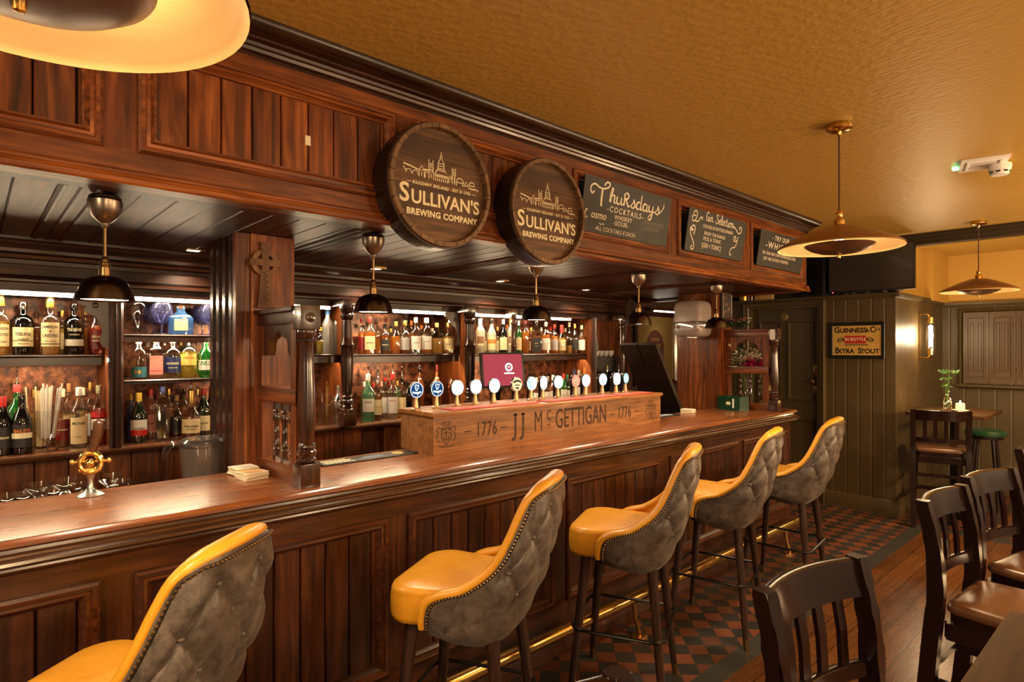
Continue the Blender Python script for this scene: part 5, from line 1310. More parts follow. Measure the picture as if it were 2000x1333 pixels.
# the second row, behind the others
BACKROW = [(g2, CT, 863, 3.70, ((66, 752, 8, 'std', G_CLEAR, GOLD, 'slim golden bottle at the back, between cream liqueur and straws', G_GOLD), (116, 758, 8, 'std', G_CLEAR, CORD, 'slim amber bottle at the back of the straw glass', G_AMBER), (163, 756, 9, 'tall', G_CLEAR, CREAM, 'pale bottle at the back, between syrup and red aperitif', G_GOLD))),
 (g4, CT, 853, 3.72, ((306, 772, 9, 'std', G_CLEAR, DARKRED, 'brown bottle at the back, between pink gin and clear vodka', G_BROWN), (330, 764, 9, 'std', G_CLEAR, GOLD, 'amber bottle at the back of the clear decanter', G_AMBER), (360, 766, 9, 'std', G_CLEAR, BLACKGLOSS, 'amber bottle at the back, between decanter and cognac', G_AMBER), (386, 770, 8, 'std', G_CLEAR, GOLD, 'golden bottle at the back, between cognac and dark green liqueur', G_GOLD))),
 (g3, 1.4685, 745, 3.70, ((288, 674, 10, 'tall', G_CLEAR, WHITE, 'clear gin bottle at the back, beside the pink guardsman gin', G_CLEAR), (321, 674, 10, 'tall', G_CLEAR, CHROME, 'clear gin bottle at the back, beside the dark blue label', G_CLEAR), (353, 674, 10, 'tall', G_CLEAR, GOLD, 'clear gin bottle at the back, beside the lemon gin', G_GOLD), (386, 674, 10, 'tall', G_CLEAR, WHITE, 'clear gin bottle at the back, beside the bright green gin', G_CLEAR))),
 (g1, S1, 690, 3.70, ((72, 606, 14, 'std', G_CLEAR, CORD, 'brown whiskey bottle at the back, beside the first dark stubby one', G_BROWN), (122, 604, 12, 'std', G_CLEAR, GOLD, 'golden whiskey bottle at the back, before the second dark stubby one', G_GOLD), (168, 600, 11, 'std', G_CLEAR, GOLD, 'slim golden whiskey bottle at the back, beside the red-orange one', G_AMBER))),
 (g5, S4, 689, 3.71, ((763, 640, 9, 'std', G_CLEAR, GOLD, 'amber whiskey at the back, beside the black-labelled one', G_AMBER), (783, 636, 8, 'std', G_CLEAR, CORD, 'brown whiskey at the back, between the two round-shouldered ones', G_BROWN), (823, 634, 9, 'std', G_CLEAR, ORANGE, 'amber whiskey at the back, between the two white labels', G_AMBER), (844, 640, 9, 'std', G_CLEAR, CREAM, 'golden whiskey at the back, before the squared one', G_GOLD), (864, 642, 8, 'std', G_CLEAR, BLACKGLOSS, 'amber whiskey at the back, after the squared one', G_AMBER))),
 (g6, CT, 812, 3.71, ((711, 742, 8, 'std', G_CLEAR, WHITE, 'clear bottle at the back, half behind the first turned column', G_CLEAR), (729, 746, 8, 'std', G_CLEAR, RED, 'golden bottle at the back of the pale green rum', G_GOLD), (745, 744, 8, 'std', G_CLEAR, PINK, 'amber bottle at the back of the spiced rum', G_AMBER), (760, 744, 8, 'std', G_CLEAR, DARKRED, 'clear bottle at the back, between the two red-capped vodkas', G_CLEAR), (776, 746, 8, 'std', G_GREEN, GOLD, 'green bottle at the back, before the sign box', None))),
 (g7, S5, 693, 3.71, ((949, 640, 8, 'std', G_CLEAR, CORD, 'amber bottle at the back, beside the first milky white one', G_AMBER), (971, 640, 8, 'std', G_CLEAR, GOLD, 'golden bottle at the back, beside the palm picture', G_GOLD), (990, 636, 7, 'std', G_CLEAR, ORANGE, 'amber bottle at the back, behind the second milky white one', G_AMBER), (1037, 642, 7, 'std', G_CLEAR, GOLD, 'brown bottle at the back, before the square bourbon', G_BROWN), (1057, 642, 7, 'std', G_CLEAR, WHITE, 'amber bottle at the back, after the square bourbon', G_AMBER), (1075, 640, 7, 'std', G_CLEAR, RED, 'amber bottle at the back with a red cap', G_AMBER), (1104, 644, 7, 'std', G_CLEAR, CREAM, 'golden bottle at the back of the squat bourbon', G_GOLD), (1117, 646, 6, 'std', G_CLEAR, BLACKGLOSS, 'dark bottle at the back, near the card reader', G_BROWN)))]
for grp, zs_, vb_, Y_, items in BACKROW:
    for u, vt_, hw_, sh_, bod_, cap_, lab_, liq_ in items:
        put(u, Y_, zs_, vb_, vt_, hw_, sh_, bod_, cap_, LCREAM if (u % 3) else None, lab_, liq_, .58, None, group=grp)

# ------------------------------------------------------------------ glasses
def goblet_mesh(R, h, foot, stem):
    m = MB()
    m.lathe([(foot, 0), (foot, .003), (.006, .010), (.005, stem * .6), (.006, stem), (R * .55, stem + .010), (R * .95, stem + (h - stem) * .4), (R, stem + (h - stem) * .6), (R * .86, h), (R * .83, h), (R * .96, stem + (h - stem) * .6), (R * .5, stem + .014), (0.001, stem + .010)], n=22)
    return m.mesh('goblet')
def simple_mesh(prof, n=20):
    m = MB(); m.lathe(prof, n=n); return m.mesh('glass')
def glass_thing(name, me, loc, lab, group, mat=G_THIN, cat='glass'):
    o = bpy.data.objects.new(name, me); C.objects.link(o)
    if not me.materials: me.materials.append(mat)
    o.location = loc; o['_w'] = tuple(loc)
    return tag(o, lab, cat, group)
G_BLUISH = glass('bluish_goblet_glass', (.66, .68, .88), .22, (.24, .26, .46), gloss=.04)
gob = goblet_mesh(.052, .165, .036, .055); tul = simple_mesh([(.033, 0), (.033, .003), (.008, .012), (.006, .03), (.016, .045), (.038, .10), (.041, .16), (.038, .165), (.036, .16), (.034, .10), (.012, .05), (.001, .046)])
for u, Y, me, lab in ((262, 3.66, tul, 'tall tulip glass at the divider post, behind its twin'), (270, 3.58, tul, 'tall tulip glass beside the stemmed goblets'), (302, 3.66, gob, 'stemmed goblet behind the one next to the blue gin'),
                      (316, 3.57, gob, 'stemmed goblet next to the blue gin bottle'), (395, 3.66, gob, 'stemmed goblet behind the one beside the pier'), (409, 3.57, gob, 'stemmed goblet beside the pier')):
    x, d = at_y(u, Y); glass_thing('stemmed_glass' if me is gob else 'tulip_glass', me, (x, Y, 1.7005), lab, 'glasses over the gins', G_BLUISH if me is gob else G_THIN)
coupe = simple_mesh([(.034, 0), (.034, .003), (.006, .010), (.005, .085), (.02, .095), (.048, .115), (.054, .140), (.052, .140), (.044, .117), (.001, .10)])
for i, (u, Y) in enumerate(((14, 2.80), (46, 2.80), (72, 2.96), (105, 2.82), (126, 2.98), (150, 2.84), (214, 2.96), (232, 2.82))):
    x, d = at_y(u, Y)
    glass_thing('champagne_coupe', coupe, (x, Y, .9605), 'champagne coupe in the rows behind the counter near the small brass tap', 'coupes behind the counter')
tumb = simple_mesh([(.030, 0), (.036, .002), (.040, .10), (.041, .125), (.039, .125), (.036, .02), (.001, .016)])
for i, (u, Y, z) in enumerate(((264, 2.84, 0), (290, 2.84, 0), (312, 2.96, 0), (292, 2.99, 0))):
    x, d = at_y(u, Y)
    glass_thing('tumbler', tumb, (x, Y, .9605), 'clear tumbler in the cluster beside the water jug', 'tumblers beside the jug')
hib = simple_mesh([(.026, 0), (.030, .002), (.033, .12), (.034, .152), (.0325, .152), (.030, .02), (.001, .016)])
for i, (u, Y) in enumerate(((633, 2.80), (645, 2.92), (660, 2.80), (676, 2.92), (690, 2.80), (700, 2.94), (712, 2.84), (725, 2.94))):
    x, d = at_y(u, Y)
    glass_thing('highball_glass', hib, (x, Y, .9605), 'highball glass in the rows behind the black drip mat', 'highball glasses behind the counter')
# straws and stirrers in a stemmed glass
x, d = at_y(93, 3.50)
t = thing('straw_glass', 'stemmed beer glass crammed with white straws on the back counter', 'straw holder', (x, 3.50, CT))
m = MB(); m.lathe([(.040, 0), (.040, .003), (.010, .014), (.008, .035), (.022, .050), (.046, .075), (.052, .12), (.050, .19), (.0485, .19), (.050, .12), (.044, .078), (.001, .052)], n=24); m.build('glass_bowl', G_THIN, t, world=False)
strawm = plain('white_straw', (.72, .66, .58), .5)
for i in range(16):
    a = random.uniform(0, 2 * PI); r = random.uniform(.006, .03)
    b = (r * math.cos(a), r * math.sin(a), .06); lean = random.uniform(.35, 1.0)
    m = MB(); m.tube([b, (b[0] * (1 + lean) - .004 + .012, b[1] * (1 + lean * .6), random.uniform(.29, .315))], .0033, 7); m.build('straw', strawm, t, world=False)
x, d = at_y(74, 3.62)
t = thing('stirrer_jar', 'jar of wooden stirrers behind the straw glass', 'stirrer holder', (x, 3.62, CT))
m = MB(); m.lathe([(.038, 0), (.040, .004), (.042, .15), (.040, .15), (.037, .008), (.001, .006)], n=20); m.build('glass_jar', G_THIN, t, world=False)
stm = plain('pale_stirrer_wood', (.66, .50, .28), .6)
for i in range(16):
    a = random.uniform(0, 2 * PI); r = random.uniform(.004, .028)
    m = MB(); m.tube([(r * math.cos(a), r * math.sin(a), .01), (r * 1.7 * math.cos(a), r * 1.7 * math.sin(a), random.uniform(.26, .30))], .0035, 5); m.build('stirrer', stm, t, world=False)
# bar spoons and strainer pot, steel shaker
x, d = at_y(636, 3.52)
t = thing('utensil_jar', 'mixing glass with bar spoons and a strainer beside the steel shaker', 'utensil jar', (x, 3.52, CT))
m = MB(); m.lathe([(.040, 0), (.045, .004), (.048, .13), (.046, .13), (.042, .010), (.001, .008)], n=20); m.build('mixing_glass', G_CLEAR, t, world=False)
for k, (a, l) in enumerate(((.02, .24), (-.02, .20), (.012, .27))):
    m = MB(); m.tube([(a * .4, 0, .012), (a, .01, l)], .003, 6); m.build('bar_spoon', BRASS if k != 1 else CHROME, t, world=False)
m = MB(); m.tube([(.036 * math.cos(k / 16 * 2 * PI), -.02, .155 + .036 * math.sin(k / 16 * 2 * PI)) for k in range(16)], .004, 6, True); m.build('strainer_ring', CHROME, t, world=False)
x, d = at_y(663, 3.51)
t = thing('cocktail_shaker', 'steel cocktail shaker on the back counter by the first column', 'shaker', (x, 3.51, CT))
m = MB(); m.lathe([(.034, 0), (.036, .003), (.044, .13), (.043, .135), (0.001, .136)], n=24); m.build('shaker_body', CHROME, t, world=False)
m = MB(); m.lathe([(.0435, .136), (.042, .155), (.024, .185), (.022, .19), (.022, .225), (.018, .24), (0.001, .242)], n=24); m.build('shaker_top', CHROME, t, world=False)
# plastic jug
x, d = at_y(398, 2.90)
t = thing('water_jug', 'clear ribbed water jug with lid and handle, behind the counter beside the pier', 'jug', (x, 2.90, .9605), -.35)
m = MB(); m.lathe([(.074, 0), (.078, .004), (.096, .235), (.094, .235), (.075, .010), (.001, .008)], n=28); m.build('jug_body', glass('jug_plastic', (.9, .9, .88), .14, (.6, .5, .45), gloss=.05), t, world=False)
m = MB()
for k in range(12):
    a = 2 * PI * k / 12; m.tube([(.078 * math.cos(a), .078 * math.sin(a), .015), (.092 * math.cos(a), .092 * math.sin(a), .18)], .0022, 5)
m.build('jug_ribs', G_THIN, t, world=False)
m = MB(); m.lathe([(.098, .232), (.100, .238), (.098, .255), (.085, .266), (.001, .268)], n=28); m.build('jug_lid', glass('smoky_plastic', (.4, .36, .34), .45, (.2, .17, .16), rough=.15), t, world=False)
m = MB(); m.tube(catmull([(-.092, 0, .235), (-.125, 0, .245), (-.150, 0, .21), (-.158, 0, .13), (-.165, 0, .06)], 5), [.014] * 20 + [.012], 8); m.build('jug_handle', G_CLEAR, t, world=False)

# ================================================================== bar stools
EDGE = [(.064, .680), (.062, .705), (.055, .748), (.035, .776), (-.005, .796), (-.07, .815), (-.13, .853), (-.172, .889), (-.205, .932), (-.237, .998), (-.260, 1.055), (-.280, 1.108)]
CORNER = [(.168, -.289, 1.128), (.150, -.304, 1.148), (.115, -.317, 1.160), (.06, -.327, 1.166), (0, -.330, 1.168)]
REARZ = [(.655, -.150), (.68, -.190), (.71, -.225), (.775, -.262), (.85, -.287), (.92, -.305), (1.05, -.335), (1.12, -.347), (1.17, -.352)]
HALFW = [(.655, .214), (.68, .236), (.72, .243), (.78, .242), (.85, .233), (.94, .212), (1.0, .199), (1.085, .180), (1.108, .174), (1.128, .168), (1.148, .150), (1.160, .115), (1.166, .06)]
def lerp(tab, z):
    if z <= tab[0][0]: return tab[0][1]
    for (a, p), (b, q) in zip(tab, tab[1:]):
        if z <= b: return p + (q - p) * (z - a) / (b - a)
    return tab[-1][1]
EZ = [(z, y) for y, z in EDGE] + [(z, y) for x, y, z in CORNER]
def shell_pt(z, th, off=0.0):
    """point on the outer shell: th 0 = near piping, pi = far piping, pi/2 = middle of the back"""
    yf, yb, xs = lerp(EZ, z), lerp(REARZ, z), lerp(HALFW, z)
    p = 0.62
    c_, s_ = math.cos(th), math.sin(th)
    x = -xs * math.copysign(abs(c_) ** p, c_)
    y = yf + (yb - yf) * abs(s_) ** p
    k = min(1, max(0, (z - .655) / .14)); k = 1 - k * k * (3 - 2 * k)
    return Vector((x, y, z - k * max(0, .064 - y) * .22))
def make_stool():
    t = thing('bar_stool', 'stool', 'bar stool', (0, 0, 0), 0, 'mustard and grey leather bar stools')
    NU, NV = 72, 64
    # outer grey shell with diamond tufting
    zs = [.655 + (1.166 - .655) * j / NV for j in range(NV + 1)]
    grid = []
    for j, z in enumerate(zs):
        row = [shell_pt(z, PI * i / NU) for i in range(NU + 1)]
        grid.append(row)
    arc = []
    mid = NU // 2
    for j in range(NV + 1):
        s = [0.0]
        for i in range(NU): s.append(s[-1] + (grid[j][i + 1] - grid[j][i]).length)
        arc.append([v - s[mid] for v in s])
    DS, DZ = .082, .098
    def tuft(s, z, edge):
        w = min(1, max(0, (.30 - abs(s)) / .06)) * min(1, max(0, (z - .735) / .05)) * min(1, max(0, (1.135 - z) / .06)) * min(1, max(0, (edge - .022) / .05))
        a = s / (2 * DS) + (z - .80) / (2 * DZ); b = s / (2 * DS) - (z - .80) / (2 * DZ)
        f = (abs(math.sin(PI * a)) * abs(math.sin(PI * b))) ** .31
        return ((f - .70) * .034 + .004) * w
    def bottomround(z): return 0.0
    nrm = []
    out = []
    for j in range(NV + 1):
        row = []
        for i in range(NU + 1):
            du = grid[j][min(i + 1, NU)] - grid[j][max(i - 1, 0)]
            dv = grid[min(j + 1, NV)][i] - grid[max(j - 1, 0)][i]
            n = du.cross(dv)
            n = n.normalized() if n.length > 1e-9 else Vector((0, -1, 0))
            if n.dot(grid[j][i] - Vector((0, .1, .9))) < 0: n = -n
            row.append(grid[j][i] + n * tuft(arc[j][i], zs[j], min(arc[j][i] - arc[j][0], arc[j][NU] - arc[j][i])))
        out.append(row)
    m = MB()
    m.loops([[tuple(p) for p in row] for row in out], False, False, closed=False)
    base = [tuple(Vector((p.x * .86, p.y * .86 + .01, p.z - .010))) for p in out[0]]
    m.loops([[tuple(p) for p in out[0]], base], False, True, closed=False)
    m.build('shell', GREY, t, smooth=1.2)
    # tuft buttons
    bm_ = None
    for kz in range(0, 4):
        for ks in range(-4, 5):
            s, z = ks * DS, .80 + kz * DZ
            if (ks + kz) % 2: continue
            if abs(s) > .255 or z > 1.11: continue
            jj = min(range(NV + 1), key=lambda q: abs(zs[q] - z))
            if arc[jj][NU] - abs(s) < .05: continue
            j = min(range(NV + 1), key=lambda q: abs(zs[q] - z)); i = min(range(NU + 1), key=lambda q: abs(arc[j][q] - s))
            p = out[j][i]; nn = (p - Vector((0, .1, z))); nn.z = 0; nn.normalize()
            q = p + nn * .002
            m = MB(); m.ball((0, 0, 0), .011, 1, 1, .8, 10, 6)
            m.build('tuft_button', GREY, t, world=False, loc=tuple(q))
    # piping along the edge, nails beside it
    def edge_pts(side, inn=0.0, up=0.0):
        pts = []
        for y, z in EDGE:
            x = -side * (lerp(HALFW, z) - inn)
            pts.append((x, y + up, z))
        return pts
    half = edge_pts(1, .010, .012)[:-1] + [(-.164, -.272, 1.108), (-.156, -.287, 1.130), (-.139, -.306, 1.150), (-.108, -.322, 1.162), (-.06, -.334, 1.168), (0, -.338, 1.170)]
    path = catmull(half + [(-x, y, z) for x, y, z in half[-2::-1]], 5)
    m = MB()
    # padded rim: an oval section swept along the path
    rings = []
    n = len(path)
    for i, p in enumerate(path):
        a = Vector(path[max(i - 1, 0)]); b = Vector(path[min(i + 1, n - 1)])
        tg = (b - a).normalized()
        inward = Vector((0, 0, 0)) - Vector((p[0], 0, 0)); inward = inward.normalized() if inward.length > .08 else Vector((0, 1, 0))
        f = min(1, abs(p[0]) / .19)
        iv = (Vector((-math.copysign(1, p[0]) if p[0] else 0, 0, 0)) * f + Vector((0, 1, 0)) * (1.05 - f)).normalized()
        iv = (iv - tg * iv.dot(tg)).normalized()
        ou = tg.cross(iv).normalized()
        ring = []
        for k in range(12):
            an = 2 * PI * k / 12
            ring.append(tuple(Vector(p) + iv * (.010 + .027 * math.cos(an)) + ou * .017 * math.sin(an)))
        rings.append(ring)
    m.loops(rings); m.build('rolled_edge', TAN, t, smooth=1.2)
    m = MB()
    def on_shell(z, d, th=None):
        if th is None:
            dep = max(abs(lerp(REARZ, z) - lerp(EZ, z)), .02)
            th = math.asin(min(1, (d / dep) ** (1 / .62)))
        p = shell_pt(z, th); o = Vector((p.x, p.y + .1, 0)).normalized()
        q = p + o * .002
        return (q.x, q.y, q.z)
    side = [on_shell(z, .012) for z in (.672, .70, .73, .755, .775, .79, .80, .815, .835, .86, .90, .94, .98, 1.03, 1.07, 1.105)]
    topn = [on_shell(1.128, 0, .10), on_shell(1.143, 0, .32)] + [on_shell(1.149, 0, .32 + (PI / 2 - .32) * k / 5) for k in range(1, 6)]
    half = side + topn
    nails = catmull(half + [(-x, y, z) for x, y, z in half[-2::-1]], 8)
    m.tube(nails, .0045, 6)
    m.build('nail_strip', plain('dark_leather_strip', (.018, .012, .009), .5) if 'dark_leather_strip' not in bpy.data.materials else bpy.data.materials['dark_leather_strip'], t)
    m = MB()
    for pth in (nails,):
        acc = 0.0
        for a, b in zip(pth, pth[1:]):
            a, b = Vector(a), Vector(b); l = (b - a).length; q = 0.0
            while acc + (l - q) >= .0125:
                q += .0125 - acc; acc = 0.0
                p = a + (b - a) * (q / l)
                o = Vector((p.x, p.y + .1, 0)); o = Vector((math.copysign(1, p.x), 0, 0)) if abs(p.x) > .2 or p.z < 1.1 else Vector((0, -1, 0))
                m.ball(tuple(p + o * .003), .0043, 1, 1, 1, 6, 4)
            acc += l - q
    o = m.build('nail_trim', OLDBRASS, t); 
    # inner back panel
    m = MB(); rows = []
    for j in range(24):
        z = .74 + (1.158 - .74) * j / 23
        row = []
        for i in range(25):
            th = PI * i / 24
            yf, yb, xs = lerp(EZ, z) + .028, lerp(REARZ, z) + .055, max(.04, lerp(HALFW, z) - .038)
            yb = min(yb, yf - .004)
            c_, s_ = math.cos(th), math.sin(th)
            row.append((-xs * math.copysign(abs(c_) ** .6, c_), yf + (yb - yf) * abs(s_) ** .7, z))
        rows.append(row)
    m.loops(rows, False, False, closed=False); m.build('inner_back', TAN, t, smooth=1.2)
    # seat cushion
    m = MB()
    def outline(s, z, cr=.085):
        pts = []
        hw, f, b = .218 * s + (.0), .235, -.235
        for (sx, yy, a0) in ((1, f, 0), (-1, f, PI / 2), (-1, b, PI), (1, b, 1.5 * PI)):
            for k in range(7):
                a = a0 + PI / 2 * k / 6
                w = hw if yy > 0 else hw * .93
                cx_ = sx * (w - cr); cy_ = (yy * s) - math.copysign(cr, yy)
                pts.append((cx_ + cr * math.cos(a), cy_ + cr * math.sin(a), z))
        return [(x * (1 if y > .12 else (.90 if y < .04 else .90 + (y - .04) * 1.25)), max(y, lerp(REARZ, z) + .045), z) for x, y, z in pts]
    m.loops([outline(.93, .672), outline(.985, .678), outline(1.0, .695), outline(1.005, .735), outline(.998, .768), outline(.992, .774), outline(.995, .779), outline(.97, .793), outline(.90, .801), outline(.70, .806, .07), outline(.35, .808, .04)])
    m.build('seat', TAN, t, smooth=1.2)
    m = MB(); m.lathe([(.16, .625), (.17, .64), (.17, .672)], n=24); m.build('seat_base', BLACKMETAL, t)
    for sx in (-1, 1):
        for sy in (-1, 1):
            m = MB()
            a, b = Vector((sx * .150, sy * .150, .66)), Vector((sx * .212, sy * .212, .0))
            m.tube([a, a.lerp(b, .5), a.lerp(b, .92)], [.0235, .0205, .0155], 14)
            l = m.build('leg', LEG, t)
            m = MB(); m.tube([a.lerp(b, .92), b], [.0158, .0135], 14); m.build('brass_tip', OLDBRASS, l)
    m = MB(); h, cr = .214, .065; pts = []
    for (sx, sy, a0) in ((1, 1, 0), (-1, 1, PI / 2), (-1, -1, PI), (1, -1, 1.5 * PI)):
        for k in range(7):
            a = a0 + PI / 2 * k / 6; pts.append((sx * (h - cr) + cr * math.cos(a), sy * (h - cr) + cr * math.sin(a), .335))
    m.tube(pts, .0075, 8, True); m.build('footrest_ring', BLACKMETAL, t)
    return t
st0 = make_stool()
STOOLS = [((.262, 1.755), 40, 'mustard leather bar stool with tufted grey back, nearest the small brass tap'),
          ((1.365, 1.745), 30, 'mustard and grey leather bar stool in front of the turned screen with beer mats'),
          ((2.325, 1.750), 26, 'mustard and grey leather bar stool before the carved sign box, its whole legs in view'),
          ((3.245, 1.775), 14, 'mustard and grey leather bar stool before the end of the sign box'),
          ((4.08, 1.74), 7, 'mustard and grey leather bar stool at the far end of the bar')]
for i, ((x, y), r, lab) in enumerate(STOOLS):
    if i == 0:
        st0.location = (x, y, 0); st0.rotation_euler = (0, 0, math.radians(r)); st0['label'] = lab
    else: dup(st0, (x, y, 0), math.radians(r), lab)

# ================================================================== high wooden chairs
def make_chair():
    t = thing('high_chair', 'chair', 'chair', (0, 0, 0), 0, 'dark high chairs')
    W = .205
    def stile(sx):
        m = MB()
        path = [(-.30, 0), (-.262, .30), (-.235, .60), (-.222, .74), (-.228, .88), (-.246, .99), (-.264, 1.072)]
        path = catmull(path, 4)
        rings = []
        for y, z in path:
            w = .020 if z < .98 else .021; d = .026 - .006 * max(0, (z - .75) / .33)
            x = sx * (W - .0 * z)
            rings.append([(x - w, y - d, z), (x + w, y - d, z), (x + w, y + d, z), (x - w, y + d, z)])
        m.loops(rings)
        bmesh.ops.bevel(m.bm, geom=[e for e in m.bm.edges if abs((e.verts[0].co - e.verts[1].co).normalized().z) > .8], offset=.006, segments=2, affect='EDGES')
        m.build('back_leg', CHAIR, t)
    stile(-1); stile(1)
    def curved(z0, z1, dep, th, bow, name, y0, round_top=False):
        m = MB(); rings = []
        for i in range(15):
            x = -W + 2 * W * i / 14
            b = bow * (1 - (x / W) ** 2)
            ring = [(x, y0[0] - b - th, z0), (x, y0[0] - b + th, z0), (x, y0[1] - b + th, z1 - .004), (x, y0[1] - b + th * .5, z1), (x, y0[1] - b - th * .5, z1), (x, y0[1] - b - th, z1 - .004)]
            rings.append(ring)
        m.loops(rings); return m.build(name, CHAIR, t)
    curved(.975, 1.069, 0, .014, .040, 'top_rail', (-.243, -.263), True)
    curved(.775, .815, 0, .012, .034, 'lower_back_rail', (-.224, -.226))
    for k in range(4):
        x = (-.117 + .078 * k)
        m = MB()
        def pt(z, y): return y - (.036 * (1 - (x / W) ** 2))
        m.loops([[(x - .016, pt(z, y) - .006, z), (x + .016, pt(z, y) - .006, z), (x + .016, pt(z, y) + .006, z), (x - .016, pt(z, y) + .006, z)] for z, y in ((.80, -.226), (.90, -.232), (1.0, -.249))])
        m.build('back_slat', CHAIR, t, smooth=0)
    def outline(s, z, r=.06):
        pts = []
        for sx, yy, a0, cr in ((1, .21, 0, .08), (-1, .21, PI / 2, .08), (-1, -.20, PI, .03), (1, -.20, 1.5 * PI, .03)):
            w = .205 if yy > 0 else .182
            for k in range(6):
                a = a0 + PI / 2 * k / 5
                pts.append((s * (sx * (w - cr) + cr * math.cos(a)), s * (yy - math.copysign(cr, yy) + cr * math.sin(a)), z))
        return pts
    m = MB(); m.loops([outline(.98, .640), outline(.98, .672)]); m.build('seat_frame', CHAIR, t)
    m = MB(); m.loops([outline(.97, .672), outline(1.02, .682), outline(1.03, .695), outline(1.0, .710), outline(.9, .718), outline(.6, .722)]); m.build('seat_pad', SEATBROWN, t, smooth=1.2)
    m = MB()
    m.box(-.17, .17, .165, .185, .58, .64); m.box(-.165, .165, -.21, -.19, .58, .64); m.box(-.185, -.165, -.2, .17, .58, .64); m.box(.165, .185, -.2, .17, .58, .64)
    m.build('apron', CHAIR, t, smooth=0)
    for sx in (-1, 1):
        m = MB(); m.loops([[(sx * (.172 + e) - w, .172 + e - w, z), (sx * (.172 + e) + w, .172 + e - w, z), (sx * (.172 + e) + w, .172 + e + w, z), (sx * (.172 + e) - w, .172 + e + w, z)] for z, w, e in ((0, .013, .02), (.3, .018, .008), (.64, .021, 0))])
        m.build('front_leg', CHAIR, t, smooth=0)
        m = MB(); m.box(sx * .188 - .01, sx * .188 + .01, -.245, .175, .40, .43); m.build('side_stretcher', CHAIR, t, smooth=0)
        m = MB(); m.box(sx * .192 - .01, sx * .192 + .01, -.262, .178, .23, .26); m.build('side_stretcher', CHAIR, t, smooth=0)
    m = MB(); m.box(-.185, .185, .170, .192, .26, .30); m.build('footrest_bar', CHAIR, t, smooth=0)
    m = MB(); m.box(-.19, .19, -.25, -.232, .46, .49); m.build('back_stretcher', CHAIR, t, smooth=0)
    return t
ch0 = make_chair()
def place_chair(i, xy, deg, lab):
    if i == 0:
        ch0.location = (*xy, 0); ch0.rotation_euler = (0, 0, math.radians(deg)); ch0['label'] = lab
    else: dup(ch0, (*xy, 0), math.radians(deg), lab)
CHAIRS = [((1.515, .330), 171, 'dark high chair with slatted back against the table corner, nearest the tiled strip'),
          ((2.76, .315), 175, 'dark high chair with brown seat, behind the near tabletop'),
          ((3.33, .275), 167, 'dark high chair third in the row, past the one behind the tabletop'),
          ((4.43, .24), 168, 'dark high chair at the end of the row, only its back edge in view'),
          ((.607, .378), 178, 'dark high chair of which only a top corner shows at the floor edge'),
          ((6.68, 1.42), -75, 'dark high chair with its back turned, drawn up to the candle table')]
for i, (xy, dg_, lab) in enumerate(CHAIRS): place_chair(i, xy, dg_, lab)

# ================================================================== tables
def table(x0, x1, y0, y1, z, lab, legs, cat='table', rot=0.0):
    cx_, cy_ = (x0 + x1) / 2, (y0 + y1) / 2
    t = thing('high_table', lab, cat, (cx_, cy_, 0), rot)
    m = MB(); m.box(x0 - cx_, x1 - cx_, y0 - cy_, y1 - cy_, z - .032, z, .004); m.build('tabletop', TABLE, t, world=False)
    for lx, ly in legs:
        m = MB(); m.box(lx - .03, lx + .03, ly - .03, ly + .03, .03, z - .032); m.build('table_leg', BLACKMETAL, t, world=False, smooth=0)
    m = MB(); m.box(-(x1 - x0) * .38, (x1 - x0) * .38, -.04, .04, 0, .03); m.box(-.04, .04, -(y1 - y0) * .38, (y1 - y0) * .38, 0, .03); m.build('table_base', BLACKMETAL, t, world=False, smooth=0)
    return t
table(.445, 1.695, -.48, .243, 1.05, 'large high wooden table cut by the picture corner, nearest the viewer', [(0, 0)], rot=math.radians(-1))
table(6.56, 7.40, 1.06, 1.66, 1.025, 'small dark high table with candle and vase by the shutters', [(0, 0)])
# green stool
t = thing('round_stool', 'round green-topped bar stool behind the candle table', 'stool', (7.58, 1.22, 0))
m = MB(); m.lathe([(.15, .745), (.168, .75), (.172, .775), (.16, .80), (.12, .808), (.001, .81)], n=28); m.build('stool_seat', SEATGREEN, t, world=False)
m = MB(); m.lathe([(.14, .715), (.15, .718), (.15, .745)], n=24); m.build('seat_rim', CHAIR, t, world=False)
for k in range(4):
    a = PI / 4 + PI / 2 * k
    m = MB(); m.tube([(.10 * math.cos(a), .10 * math.sin(a), .72), (.17 * math.cos(a), .17 * math.sin(a), 0)], [.018, .014], 8); m.build('stool_leg', CHAIR, t, world=False)
m = MB(); m.tube([(.147 * math.cos(k / 20 * 2 * PI), .147 * math.sin(k / 20 * 2 * PI), .25) for k in range(20)], .008, 6, True); m.build('foot_ring', CHAIR, t, world=False)
